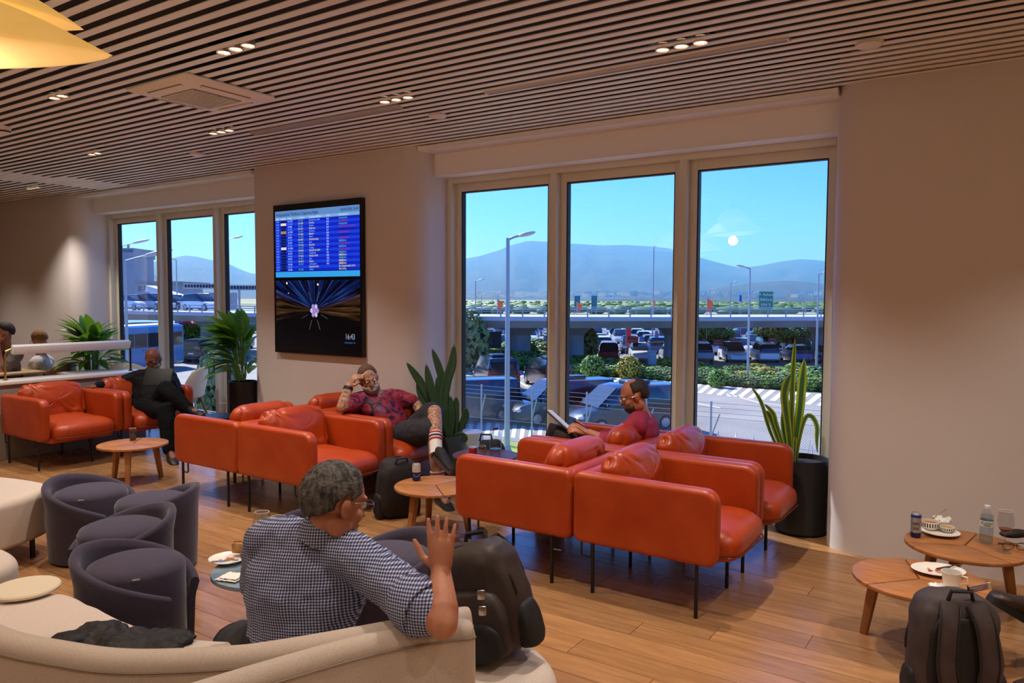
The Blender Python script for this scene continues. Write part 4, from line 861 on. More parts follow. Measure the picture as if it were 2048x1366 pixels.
q = P(1905, 1400, 2.93); tb = backpack((q.x, q.y, 0.0), RZ(hd - 0.12) @ Matrix.Rotation(-0.05, 3, 'X'), 0.315, 0.19, 0.495, BKC, BKD, 'charcoal backpack with padded straps standing before the wooden tables', seed=2.0)
lp = P(1935, 1172, 2.86); t = thing('luggage_tag', 'pale lilac luggage tag hanging off the charcoal backpack handle', 'tag', tuple(lp)); R_ = Matrix((RT, UP * 0.9 - FW * 0.4, -FW)).transposed() @ Matrix.Rotation(0.28, 3, 'Z')
MB().box(R_ @ Vector((0.035, -0.022, 0)), (0.075, 0.032, 0.002), R_).build('card', mat('tag_lilac', '#9d94c0', 0.5), t, smooth=False); MB().box(R_ @ Vector((0.079, -0.022, 0)), (0.012, 0.034, 0.0024), R_).build('card_end', PAPER, t, smooth=False); MB().tube([(0, 0, 0), R_ @ Vector((0.005, -0.02, 0))], 0.003, 6).build('loop', BKD, t)
for k in range(2): o = MB().box(R_ @ Vector((0.03, -0.018 - 0.009 * k, 0.0018)), (0.05, 0.003, 0.0008), R_); o.build('printed_line', PAPER, t, smooth=False)
q = PZ(785, 1040); backpack((q.x - 0.05, q.y + 0.10, 0), RZ(hd + 0.5) @ Matrix.Rotation(0.10, 3, 'X'), 0.29, 0.22, 0.44, BLN, BKD, 'slumped black backpack on the floor beside the can table', straps=False, seed=7.0)
q = PZ(975, 1318, 0.42); M = RZ(hd + 0.25) @ Matrix.Rotation(-0.30, 3, 'Y') @ Matrix.Rotation(0.12, 3, 'X')
tb = backpack((q.x - 0.01, q.y + 0.05, 0.425), RZ(hd + 2.7) @ Matrix.Rotation(0.28, 3, 'Y'), 0.33, 0.20, 0.37, BRC, BKD, 'dark brown backpack with buckles leaning on the curved sofa end', straps=True, seed=4.0)
for k, (x, y) in enumerate(((962, 1190), (965, 1222))):
    p = P(x, y, 2.20); o = MB(tb.location); o.box(p, (0.022, 0.006, 0.028), Matrix((RT, FW, UP)).transposed()); o.build('metal_buckle', STEEL, tb, bevel=(0.003, 2))
t = thing('holdall', 'small black bag with loop handle standing behind the purple-capped bottle', 'bag', (-3.53, 4.95, 0)); q = PZ(985, 905, 0.30); q = P(982, 912, 6.05); t.location = (q.x, q.y, 0)
zt = P(982, 880, 6.05).z; tf(bag_shape(0.24, 0.14, zt, seed=3), RZ(hd), (0, 0, 0)).build('body', BLN, t, auto=180); a = RZ(hd) @ Vector((-0.04, 0, zt)); MB().tube([a + RZ(hd) @ Vector((-0.05, 0, -0.01)), a + RZ(hd) @ Vector((-0.04, 0, 0.045)), a + RZ(hd) @ Vector((0.04, 0, 0.045)), a + RZ(hd) @ Vector((0.05, 0, -0.01))], 0.008, 8).build('handle', BKD, t)
# crumpled jacket on the seat
m = MB((-2.4, 1.2, 0.42)); rr_ = random.Random(4)
for k in range(18): u = k / 17; p = PZ(128, 1296, 0.44).lerp(PZ(318, 1306, 0.44), u) + Vector((-0.09 * rr_.random(), 0.13 * rr_.random(), rr_.uniform(-0.012, 0.018) * math.sin(math.pi * u) ** 0.5)); m.ell(p, (rr_.uniform(.06, .10), rr_.uniform(.05, .08), rr_.uniform(.016, .026)), RZ(rr_.random() * 3) @ Matrix.Rotation(rr_.uniform(-.3, .3), 3, 'X'), 14, 8)
jk = remeshed(m, 'jacket', mat('black_puffer', '#181414', 0.62, var=(10, '#241e1d', 3), bump=(30, 0.6, 0.02), spec=0.35), None, 0.009, 4, bumpy=(13, 0.012)); jk.location = (-2.4, 1.2, 0.42); tag(jk, 'crumpled black jacket lying on the curved sofa seat', 'jacket')
# ------------------------------------------------------------------ indoor plants
LFG = mat('glossy_leaf', '#2f6a24', 0.38, var=(7, '#4d8c2f', 3), spec=0.5); LFD = mat('snake_leaf', '#2a4a30', 0.45, var=(5, '#35563a', 3)); LFY = mat('leaf_margin', '#c6cf3c', 0.45); LFC = mat('snake_leaf_centre', '#3f6a34', 0.45, var=(5, '#557a40', 3)); SOIL = mat('soil', '#2b211a', 0.95, bump=(60, 0.8, 0.01))
for q in (LFG, LFD, LFY, LFC): q.node_tree.nodes['Principled BSDF'].inputs['Transmission Weight'].default_value = 0.0
def translucent(m, fac, col):
    nt = m.node_tree; b = nt.nodes['Principled BSDF']; t = nt.nodes.new('ShaderNodeBsdfTranslucent'); t.inputs[0].default_value = lin(col); x = nt.nodes.new('ShaderNodeMixShader'); x.inputs[0].default_value = fac
    nt.links.new(b.outputs[0], x.inputs[1]); nt.links.new(t.outputs[0], x.inputs[2]); nt.links.new(x.outputs[0], nt.nodes['Material Output'].inputs[0])
translucent(LFG, 0.3, '#8fc436'); translucent(LFY, 0.4, '#d8e04a'); translucent(LFC, 0.25, '#7fae4a'); translucent(LFD, 0.12, '#5f8a4a')
def cr(pts, n):
    out = []
    for k in range(n + 1):
        t = k / n * (len(pts) - 1); i = min(int(t), len(pts) - 2); u = t - i; p0, p1, p2, p3 = pts[max(i - 1, 0)], pts[i], pts[i + 1], pts[min(i + 2, len(pts) - 1)]
        out.append(0.5 * ((2 * p1) + (p2 - p0) * u + (2 * p0 - 5 * p1 + 4 * p2 - p3) * u * u + (3 * p1 - p0 - 3 * p2 + p3) * u ** 3))
    return out
def blade(parent, off, pts, w, mats, facing, fold=0.25):
    """long leaf along pts (base to tip)"""
    c = cr(pts, 16); n = len(c); m = MB(off); vs = []; fs = []; mi = []
    for i, p in enumerate(c):
        t = (c[min(i + 1, n - 1)] - c[max(i - 1, 0)]).normalized(); s = t.cross(facing).normalized(); nn = s.cross(t); u = i / (n - 1)
        ww = 1.3 * w * (0.55 + 0.45 * math.sin(min(1, u * 1.6) * math.pi / 2)) * (1 - max(0, (u - 0.72) / 0.28) ** 2 * 0.97)
        for q in (-1, -0.5, 0, 0.5, 1): vs.append(p + s * (ww * q / 2) + nn * (fold * ww * 0.4 * q * q))
    m.add(vs, [(i * 5 + j, i * 5 + j + 1, (i + 1) * 5 + j + 1, (i + 1) * 5 + j) for i in range(n - 1) for j in range(4)]); m.mi = [0 if k % 4 in (0, 3) else 1 for k in range(4 * (n - 1))]
    o = m.build('leaf', mats, parent, recalc=False, auto=180); s = o.modifiers.new('thickness', 'SOLIDIFY'); s.thickness = 0.003; s.offset = 0
    return o
def pot(t, r, h, m, soil=True, taper=0.9):
    MB().lathe([(r * taper * 0.9, 0), (r * taper, 0.02), (r, h - 0.01), (r, h), (r - 0.012, h), (r - 0.015, h - 0.05)], 36, caps=False).build('pot', m, t); MB().lathe([(0.002, h - 0.03), (r - 0.013, h - 0.035)], 28).build('soil', SOIL, t); MB().lathe([(0.002, 0.004), (r * taper * 0.9, 0.004)], 28).build('pot_base', m, t)
DPOT = mat('anthracite_pot', '#22262b', 0.55); GPOT = mat('slate_pot', '#3d4a4f', 0.6); BPOT = mat('bronze_pot', '#1d1a1c', 0.4)
# variegated snake plant by the pier
q = PZ(1600, 1062); t = thing('snake_plant', 'variegated snake plant with yellow-edged leaves in a tall dark pot', 'plant', (q.x, q.y, 0)); off = t.location; d0 = (q - CAM).dot(FW)
pot(t, 0.175, 0.52, DPOT, taper=0.96)
def c7(*pts): return [(1500 + a / 5.255, 640 + b / 5.255) for a, b in pts]
for k, (pl, w, dz) in enumerate(((c7((425, 1500), (432, 1240), (440, 900), (450, 560), (475, 190)), 0.030, 0), (c7((460, 1500), (482, 1250), (525, 900), (545, 650), (572, 410)), 0.050, 0.03), (c7((430, 1500), (410, 1230), (375, 950), (360, 780), (390, 650), (432, 575)), 0.046, -0.02), (c7((480, 1500), (515, 1270), (560, 1080), (605, 1005), (665, 1030), (705, 1130), (700, 1250), (708, 1400)), 0.026, -0.04), (c7((370, 1500), (240, 1240), (180, 1080), (140, 930), (90, 810), (10, 700)), 0.020, 0.05), (c7((395, 1500), (320, 1240), (270, 1080), (240, 980), (150, 880)), 0.026, -0.05), (c7((405, 1500), (365, 1240), (345, 1100), (343, 960)), 0.024, 0.02), (c7((390, 1500), (290, 1230), (230, 1060), (165, 950)), 0.034, -0.02), (c7((440, 1500), (428, 1150), (436, 780)), 0.03, 0.04), (c7((470, 1500), (470, 1300), (480, 1230)), 0.02, -0.05))):
    blade(t, off, [P(x, y, d0 + dz * (1 - i * 0.1)) for i, (x, y) in enumerate(pl)], w, [LFY, LFC], -FW)
# dark snake plant by the big window's left jamb
q = P(899, 900, 6.55); t = thing('snake_plant', 'dark green snake plant in a slate pot beside the tattooed man', 'plant', (q.x, q.y, 0)); off = t.location
pot(t, 0.14, P(899, 869, 6.55).z, GPOT)
def c2(*pts): return [(640 + a / 4.554, 700 + b / 4.554) for a, b in pts]
for k, (pl, w, dz) in enumerate(((c2((1190, 800), (1100, 620), (1000, 440), (900, 270), (785, 110)), 0.055, 0.05), (c2((1190, 800), (1110, 640), (1040, 440), (1000, 300), (965, 125)), 0.055, -0.03), (c2((1215, 800), (1180, 560), (1120, 300), (1080, 150), (1020, -15)), 0.05, 0.03), (c2((1180, 800), (1160, 700), (1130, 480), (1155, 290), (1205, 120), (1222, -60)), 0.062, -0.05), (c2((1170, 800), (1080, 680), (960, 490), (920, 400), (880, 300)), 0.05, 0.06), (c2((1180, 800), (1150, 700), (1100, 460), (1080, 340), (1065, 245)), 0.045, 0.0), (c2((1235, 800), (1240, 600), (1240, 425)), 0.04, -0.06), (c2((1195, 800), (1205, 640), (1192, 420)), 0.036, -0.08), (c2((1225, 800), (1270, 720), (1320, 620), (1330, 525)), 0.05, -0.04), (c2((1210, 800), (1290, 780), (1330, 840)), 0.05, -0.07))):
    blade(t, off, [P(x, y, 6.55 + dz) for x, y in pl], w, [LFD, LFD], -FW)
q = P(938, 900, 6.9); t = thing('pedestal', 'short pale cylinder pedestal beside the slate plant pot', 'pedestal', (q.x, q.y, 0)); hz_ = P(938, 862, 6.9).z
MB().lathe([(0.13, 0), (0.13, hz_ - 0.004), (0.126, hz_), (0.002, hz_)], 36).build('drum', mat('pedestal_white', '#cfd6d8', 0.5), t); MB().lathe([(0.131, 0), (0.134, 0.0), (0.134, 0.03), (0.131, 0.03)], 36, caps=False).build('kick_band', mat('kick_steel', '#8c9298', 0.4, metal=0.6), t)
# broad-leaved plants
def leaf_mesh():
    def fn(u, v):
        x = (v - 0.5) * 2; w = 0.20 * math.sin(math.pi * min(1, max(0.0, (u * 0.97 + 0.02)))) ** 0.75 * (1 - 0.25 * u)
        return (u, x * w, -0.42 * u * u + 0.10 * u + 0.05 * abs(x) * math.sin(math.pi * u))
    m = MB().grid(fn, 12, 4); m2 = m.mesh('leaf', LFG, recalc=False, auto=180); return m2
LEAF = leaf_mesh()
STALK = mat('leaf_stalk', '#5b8a3a', 0.6)
def leafy(loc, hpot, rp, R, Hc, n, seed, label, m=BPOT, keep=None):
    t = thing('broad_leaved_plant', label, 'plant', loc); pot(t, rp, hpot, m, taper=0.95); r = random.Random(seed)
    for k in range(n):
        a = r.uniform(0, 6.283) if not keep else r.uniform(*keep); e = r.uniform(0.0, 1.0) ** 0.8; L_ = R * r.uniform(0.6, 0.95); b = Vector((0.05 * math.cos(a), 0.05 * math.sin(a), hpot))
        mid = Vector((math.cos(a) * R * 0.35 * (1 - e * 0.6), math.sin(a) * R * 0.35 * (1 - e * 0.6), hpot + Hc * (0.16 + 0.62 * e)))
        MB().tube([b, (b + mid) / 2 + Vector((0, 0, 0.04)), mid], 0.004, 5).build('stalk', STALK, t)
        o = link('leaf', LEAF, t); o.location = mid; o.scale = (L_, L_ * r.uniform(0.8, 1.15), L_); o.rotation_euler = (r.uniform(-.4, .4), -(0.15 + 1.0 * e) + r.uniform(-.25, .45), a + r.uniform(-.3, .3))
q = P(486, 760, 8.15); leafy((q.x, q.y, 0), P(486, 762, 8.15).z, 0.15, 0.42, 0.62, 64, 4, 'broad-leaved green plant in a tall bronze planter by the screen pier', keep=(math.radians(105), math.radians(285)))
q = P(184, 748, 9.35); leafy((q.x, q.y, 0), P(184, 748, 9.35).z, 0.16, 0.42, 0.58, 72, 8, 'broad-leaved green plant behind the white bar lamp')
# ------------------------------------------------------------------ people
def skin(name, c, c2): return mat(name, c, 0.5, var=(18, c2, 4), spec=0.4, sss=0.15, bump=(220, 0.1, 0.001))
SK1 = skin('skin_tan', '#b9795a', '#a9664a'); SK2 = skin('skin_rosy', '#c08468', '#ae6c54'); SK3 = skin('skin_warm', '#8e5a42', '#7c4b38'); SK4 = skin('skin_pale', '#cf9a80', '#c08870')
EYEW = mat('eye_white', '#e8e4de', 0.3); EYED = mat('eye_iris', '#2a1d15', 0.2)
LENSG = glass_mat('spectacle_lens', (0.95, 0.97, 0.98), 1.5, base=0.03)
def limb(mb, pts, rs, n=14, step=4):
    pts = [Vector(p) for p in pts]; P_, R_ = [], []
    for i in range(len(pts) - 1):
        for k in range(step): t = k / step; P_.append(pts[i].lerp(pts[i + 1], t)); R_.append(rs[i] + (rs[i + 1] - rs[i]) * t)
    P_.append(pts[-1]); R_.append(rs[-1]); mb.tube(P_, R_, n, round_ends=True)
def ellring(c, x, y, rx, ry, n=20): return [c + x * (rx * math.cos(2 * math.pi * j / n)) + y * (ry * math.sin(2 * math.pi * j / n)) for j in range(n)]
def torso(mb, secs):
    """secs: (centre, right, front, rx, ry) from the bottom up"""
    rings = []
    s0 = secs[0]; rings.append(ellring(s0[0] - (secs[1][0] - s0[0]).normalized() * s0[4] * 0.5, s0[1], s0[2], s0[3] * 0.6, s0[4] * 0.6))
    for i in range(len(secs) - 1):
        a, b = secs[i], secs[i + 1]
        for k in range(4): t = k / 4; rings.append(ellring(a[0].lerp(b[0], t), a[1].lerp(b[1], t).normalized(), a[2].lerp(b[2], t).normalized(), a[3] + (b[3] - a[3]) * t, a[4] + (b[4] - a[4]) * t))
    s1 = secs[-1]; rings.append(ellring(s1[0], s1[1], s1[2], s1[3], s1[4])); rings.append(ellring(s1[0] + (s1[0] - secs[-2][0]).normalized() * 0.03, s1[1], s1[2], s1[3] * 0.6, s1[4] * 0.6))
    mb.loft(rings)
def head_shape(mb, c, M, s=1.0):
    def E(p, r): mb.ell(c + M @ (Vector(p) * s), [q * s for q in r], M, 16, 12)
    E((0, -0.012, 0.028), (0.076, 0.096, 0.086)); E((0, 0.022, -0.040), (0.060, 0.066, 0.076)); E((0, 0.060, -0.094), (0.028, 0.024, 0.022)); E((0, 0.09, -0.012), (0.009, 0.014, 0.026)); E((0, 0.098, -0.028), (0.014, 0.016, 0.012)); E((0, 0.074, 0.024), (0.052, 0.018, 0.013)); E((0, 0.082, -0.064), (0.023, 0.011, 0.009))
    for q in (-1, 1): E((q * 0.036, 0.056, -0.032), (0.024, 0.024, 0.024)); E((q * 0.077, -0.006, -0.014), (0.009, 0.019, 0.032)); E((q * 0.083, -0.012, -0.008), (0.006, 0.016, 0.022)); E((q * 0.05, 0.0, -0.07), (0.02, 0.045, 0.035))
def head_bits(root, c, M, s=1.0):
    for q in (-1, 1):
        o = MB(root.location); o.ell(c + M @ (Vector((q * 0.031, 0.076, 0.004)) * s), (0.0125 * s,) * 3, None, 12, 8); e = o.build('eye', EYEW, root); p = MB(root.location); p.ell(c + M @ (Vector((q * 0.031, 0.0862, 0.003)) * s), (0.006 * s, 0.0035 * s, 0.006 * s), M, 10, 6); p.build('iris', EYED, e)
def hair_cap(root, c, M, m, region, s=1.0, thick=1.06, name='hair', rough=0.03, rad=(0.078, 0.100, 0.096), ctr=(0, -0.015, 0.020), freq=30, nu=64, nv=44):
    """shell round the skull; region(d) in 0..1 says where hair grows"""
    cc = Vector(ctr)
    def fn(u, v):
        a = 2 * math.pi * u; b = -math.pi / 2 + math.pi * (v * 0.98 + 0.01); d = Vector((math.cos(b) * math.cos(a), math.cos(b) * math.sin(a), math.sin(b))); g = region(d)
        f = 0.86 + (thick - 0.86) * g + g * rough * noise.fractal(Vector((d.x * freq, d.y * freq * 0.35, d.z * freq * 0.35)), 0.6, 2.0, 3)
        return c + M @ ((Vector((d.x * rad[0], d.y * rad[1], d.z * rad[2])) * f + cc) * s)
    o = MB(root.location).grid(fn, nu, nv).build(name, m, root, auto=180); return o
def st(x, a, b): t = max(0.0, min(1.0, (x - a) / (b - a))); return t * t * (3 - 2 * t)
def hand(mb, wrist, along, back, side, curl=0.35, spread=0.12, s=1.0, thumb=0.9, curls=None):
    """along: towards the fingers, back: normal of the back of the hand, side: +1 if the thumb lies on along x back"""
    a = along.normalized(); b = (back - a * back.dot(a)).normalized(); x = a.cross(b) * side
    def pt(u, w, h): return wrist + (a * u + x * w + b * h) * s
    rings = []
    for u, w, h in ((0.0, 0.028, 0.018), (0.03, 0.036, 0.017), (0.06, 0.041, 0.015), (0.085, 0.041, 0.0125), (0.098, 0.038, 0.010)): rings.append(ellring(pt(u, 0, 0), x, b, w * s, h * s, 16))
    mb.loft(rings)
    for k, (w, L_, r) in enumerate(((0.032, 0.074, 0.0098), (0.0105, 0.082, 0.0102), (-0.0115, 0.076, 0.0098), (-0.033, 0.060, 0.0088))):
        p = pt(0.085, w, 0.0); d = (a + x * (spread * (1.2 - k * 0.8))).normalized(); pts = [pt(0.06, w * 0.9, 0), p]; rs = [r * s * 1.1, r * s * 1.08]; cu = (curls[k] if curls else curl)
        for j, f in enumerate((0.45, 0.30, 0.25)):
            d = (d * math.cos(cu * (0.7 + 0.3 * j)) - b * math.sin(cu * (0.7 + 0.3 * j))).normalized(); b_ = b; p = p + d * (L_ * f * s); pts.append(p); rs.append(r * s * (1.0 - 0.07 * (j + 1)))
        limb(mb, pts, rs, 10, 3)
    p0 = pt(0.02, 0.022, -0.006); d = (a * 0.6 + x * 0.85 * thumb - b * 0.15).normalized(); p1 = p0 + d * 0.045 * s; d2 = (a * 0.85 + x * 0.5 * thumb - b * 0.1).normalized(); p2 = p1 + d2 * 0.032 * s; p3 = p2 + d2 * 0.024 * s
    limb(mb, [p0, p1, p2, p3], [0.014 * s, 0.0115 * s, 0.0105 * s, 0.0085 * s], 10, 3)
def shoe(root, heel, toe, up, m, sole, s=1.0, name='shoe'):
    f = (toe - heel).normalized(); M = frame(f, up); L_ = (toe - heel).length; o = MB(root.location); u = M @ Vector((0, 0, 1)); x = M @ Vector((1, 0, 0)); rings = []
    for t, w, h in ((0.0, 0.022, 0.05), (0.06, 0.034, 0.085), (0.25, 0.036, 0.10), (0.42, 0.038, 0.085), (0.6, 0.043, 0.062), (0.8, 0.044, 0.05), (0.94, 0.034, 0.038), (1.0, 0.015, 0.022)):
        c = heel + f * (L_ * t) + u * (h * s / 2 + 0.012); rings.append([c + x * (w * s * math.copysign(abs(math.cos(q)) ** 0.8, math.cos(q))) + u * (h * s / 2 * math.sin(q)) for q in (2 * math.pi * j / 18 for j in range(18))])
    o.loft(rings); sh = o.build(name, m, root, auto=60)
    o = MB(root.location); rg = []
    for dz in (-0.012, 0.016): rg.append([heel + f * (L_ * (0.5 + 0.52 * math.cos(q))) + x * ((0.041 + 0.006 * math.cos(q)) * s * math.copysign(abs(math.sin(q)) ** 0.7, math.sin(q))) + u * (dz * s + 0.010) for q in (2 * math.pi * j / 24 for j in range(24))])
    o.loft(rg); o.build('sole', sole, sh)
    for k in range(4): o = MB(root.location); c = heel + f * (L_ * (0.42 + 0.07 * k)) + u * (0.094 - 0.013 * k) * s; o.tube([c - x * 0.02 * s, c + u * 0.004, c + x * 0.02 * s], 0.0022, 5); o.build('lace', sole, sh)
    return sh
def spectacles(root, c, M, m, s=1.0, up=0.0, fwd=0.0):
    o = MB(root.location); lens_ = []
    for q in (-1, 1):
        ctr = Vector((q * 0.033, 0.100 + fwd, 0.004 + up)); pts = [c + M @ ((ctr + Vector((0.026 * math.cos(a), 0, 0.018 * math.sin(a)))) * s) for a in (2 * math.pi * k / 20 for k in range(21))]; o.tube(pts, 0.0014 * s, 5, caps=False)
        o.tube([c + M @ (Vector((q * 0.059, 0.099 + fwd, 0.010 + up)) * s), c + M @ (Vector((q * 0.079, 0.06 + fwd, 0.010 + up)) * s), c + M @ (Vector((q * 0.083, -0.005 + fwd, 0.004 + up)) * s), c + M @ (Vector((q * 0.082, -0.02 + fwd, -0.012 + up)) * s)], 0.0016 * s, 5); lens_.append([c + M @ ((ctr + Vector((0.0255 * math.cos(a), 0, 0.0175 * math.sin(a)))) * s) for a in (2 * math.pi * k / 20 for k in range(20))])
    o.tube([c + M @ (Vector((-0.008, 0.101 + fwd, 0.008 + up)) * s), c + M @ (Vector((0.008, 0.101 + fwd, 0.008 + up)) * s)], 0.0014 * s, 5); g = o.build('spectacles', m, root)
    for l in lens_: q = MB(root.location); q.add(l, [tuple(range(20))]); q.build('lens', LENSG, g, recalc=False)
def lerp3(a, b, t): return a + (b - a) * t

def person(label, J, skinm, shirt, trousers, voxel=0.008, sleeve=0.55, leg_to=0.97, sh_bump=(9, 0.008), hands=(None, None), torso_r=1.0, arm_r=1.0, cat='person', shirt_voxel=0.011, neck_r=0.056, head_s=1.0, leg_r=1.0):
    """J: dict of joints in world space"""
    base = J['pelvis'].copy(); root_loc = Vector((base.x, base.y, base.z)); rt, fr = J['right'].normalized(), J['front'].normalized(); hM = frame(J['hfwd'], J['hup'])
    class RootLoc: location = root_loc
    b = MB(root_loc)
    sh = [(J['pelvis'], rt, fr, 0.165, 0.115), (J['pelvis'].lerp(J['chest'], 0.45), rt, fr, 0.150 * torso_r, 0.105 * torso_r), (J['chest'], J.get('cright', rt).normalized(), J.get('cfront', fr).normalized(), 0.168 * torso_r, 0.112 * torso_r), (J['chest'].lerp(J['neck'], 0.62), J.get('cright', rt).normalized(), J.get('cfront', fr).normalized(), 0.15 * torso_r, 0.085), (J['neck'], J.get('cright', rt).normalized(), J.get('cfront', fr).normalized(), 0.07, 0.06)]
    torso(b, sh); limb(b, [J['neck'].lerp(J['chest'], 0.1), J['neck'].lerp(J['head'], 0.5), J['head'] - hM @ Vector((0, 0.015, 0.05))], [neck_r * 1.15, neck_r, neck_r * 1.02], 16)
    head_shape(b, J['head'], hM, head_s)
    for i, q in enumerate('LR'):
        if J.get('S' + q) is None: continue
        limb(b, [J['neck'].lerp(J['S' + q], 0.45), J['S' + q]], [0.05, 0.056 * arm_r]); limb(b, [J['S' + q], J['E' + q], J['W' + q]], [0.052 * arm_r, 0.040 * arm_r, 0.027 * arm_r]); limb(b, [J['E' + q], J['E' + q].lerp(J['W' + q], 0.28), J['W' + q]], [0.038 * arm_r, 0.042 * arm_r, 0.028 * arm_r])
        h = hands[i]
        if h: hand(b, J['W' + q], *h)
        limb(b, [J['pelvis'].lerp(J['H' + q], 0.5), J['H' + q], J['K' + q], J['A' + q]], [0.09, 0.088 * leg_r, 0.058 * leg_r, 0.040 * leg_r]); limb(b, [J['K' + q], J['K' + q].lerp(J['A' + q], 0.3), J['A' + q]], [0.055 * leg_r, 0.057 * leg_r, 0.038 * leg_r]); limb(b, [J['A' + q], J['T' + q]], [0.036, 0.03])
    body = remeshed(b, 'person', skinm, None, voxel, 5); body.location = root_loc; tag(body, label, cat)
    body_loc = body.location
    s = MB(root_loc); e = 0.013
    torso(s, [(c, x, y, rx + e + 0.004, ry + e + 0.004) for c, x, y, rx, ry in sh[:-1]] + [(J['neck'] - (J['neck'] - J['chest']).normalized() * 0.02, sh[-1][1], sh[-1][2], 0.075, 0.066)])
    for q in 'LR':
        if J.get('S' + q) is None: continue
        limb(s, [J['neck'].lerp(J['S' + q], 0.25) - (J['neck'] - J['chest']).normalized() * 0.02, J['neck'].lerp(J['S' + q], 0.6), J['S' + q]], [0.074, 0.074, 0.070 * arm_r])
        if sleeve <= 0.5: limb(s, [J['S' + q], J['S' + q].lerp(J['E' + q], sleeve * 2)], [0.068 * arm_r, 0.066 * arm_r])
        else: limb(s, [J['S' + q], J['E' + q], J['E' + q].lerp(J['W' + q], (sleeve - 0.5) * 2)], [0.066 * arm_r, 0.058 * arm_r, 0.056 * arm_r if sleeve < 0.8 else 0.040 * arm_r])
    so = remeshed(s, 'shirt', shirt, body, shirt_voxel, 3, bumpy=sh_bump)
    tr = MB(root_loc)
    torso(tr, [(J['pelvis'] - Vector((0, 0, 0.0)), rt, fr, 0.182, 0.134), (J['pelvis'].lerp(J['chest'], 0.28), rt, fr, 0.168 * torso_r, 0.122 * torso_r)])
    for q in 'LR':
        pts = [J['pelvis'].lerp(J['H' + q], 0.5), J['H' + q], J['K' + q]]; rs = [0.108, 0.112 * leg_r, 0.088 * leg_r]
        if leg_to > 0.5: pts.append(J['K' + q].lerp(J['A' + q], (leg_to - 0.5) * 2)); rs.append(0.068 * leg_r)
        else: pts[2] = J['H' + q].lerp(J['K' + q], leg_to * 2); rs[2] = 0.105 * leg_r
        limb(tr, pts, rs)
    remeshed(tr, 'trousers' if leg_to > 0.5 else 'shorts', trousers, body, 0.012, 3, bumpy=(8, 0.006))
    head_bits(body, J['head'], hM, head_s)
    return body, hM

# -------- man in the checked shirt (seen from behind, hand raised)
def check_shirt():
    m = bpy.data.materials.new('gingham_cotton'); m.use_nodes = True; nt = m.node_tree; L = nt.links; b = nt.nodes['Principled BSDF']; b.inputs['Roughness'].default_value = 0.85; b.inputs['Specular IOR Level'].default_value = 0.2
    tc = nt.nodes.new('ShaderNodeTexCoord'); mp = nt.nodes.new('ShaderNodeMapping'); mp.inputs['Rotation'].default_value = (0.12, 0.1, -YAW + 0.25); L.new(tc.outputs['Object'], mp.inputs[0]); sp = nt.nodes.new('ShaderNodeSeparateXYZ'); L.new(mp.outputs[0], sp.inputs[0])
    def mth(op, x, y=None):
        q = nt.nodes.new('ShaderNodeMath'); q.operation = op
        for i, z in enumerate((x, y)):
            if z is None: continue
            if isinstance(z, (int, float)): q.inputs[i].default_value = z
            else: L.new(z, q.inputs[i])
        return q.outputs[0]
    S = 1 / 0.0088
    def stripe_(v): return mth('LESS_THAN', mth('FRACT', mth('MULTIPLY', v, S)), 0.52)
    tot = mth('ADD', stripe_(sp.outputs[0]), stripe_(sp.outputs[2])); f = mth('MULTIPLY', tot, 0.5)
    cr_ = nt.nodes.new('ShaderNodeValToRGB'); cr_.color_ramp.interpolation = 'CONSTANT'; e = cr_.color_ramp.elements; e[0].color = lin('#c3c8dc'); e[1].position = 0.75; e[1].color = lin('#2b3052'); q = e.new(0.25); q.color = lin('#747a9c'); L.new(f, cr_.inputs[0]); L.new(cr_.outputs[0], b.inputs['Base Color'])
    n = nt.nodes.new('ShaderNodeTexNoise'); n.inputs['Scale'].default_value = 14; n.inputs['Detail'].default_value = 4; L.new(tc.outputs['Object'], n.inputs['Vector']); bp = nt.nodes.new('ShaderNodeBump'); bp.inputs['Strength'].default_value = 0.5; bp.inputs['Distance'].default_value = 0.012; L.new(n.outputs[0], bp.inputs['Height']); L.new(bp.outputs[0], b.inputs['Normal'])
    return m
fh = Vector((FW.x, FW.y, 0)).normalized(); rh = Vector((RT.x, RT.y, 0)).normalized(); Z = Vector((0, 0, 1))
DARKT = mat('dark_trousers', '#1c1d24', 0.85, var=(30, '#26272f', 3)); BLKS = mat('black_shoe', '#17130f', 0.5); SOLE = mat('dark_sole', '#0e0d0d', 0.7)
J = dict(pelvis=P(598, 1312, 2.42), chest=P(612, 1160, 2.40), neck=P(652, 1072, 2.38), head=P(673, 1003, 2.37), right=rh * 0.9 - fh * 0.35, front=fh * 0.9 + rh * 0.35, cright=rh * 0.92 - fh * 0.25 - Z * 0.3, cfront=fh * 0.9 + rh * 0.35 + Z * 0.1,
         hfwd=fh * 0.62 + rh * 0.72 - Z * 0.30, hup=Z + rh * 0.10 + fh * 0.2, SL=P(535, 1082, 2.44), EL=P(520, 1190, 2.66), WL=P(680, 1112, 2.74), SR=P(752, 1146, 2.28), ER=P(886, 1248, 2.05), WR=P(882, 1148, 2.15),
         HL=P(540, 1305, 2.55), HR=P(655, 1305, 2.55), KL=P(470, 1290, 2.95), KR=P(640, 1270, 3.0), AL=P(480, 1430, 3.0), AR=P(650, 1400, 3.05), TL=P(450, 1440, 3.15), TR=P(640, 1410, 3.2))
for q in ('A', 'T'):
    for k in 'LR': J[q + k].z = 0.09 if q == 'A' else 0.05
CHK = check_shirt()
hr = (P(882, 1045, 2.17) - J['WR'])
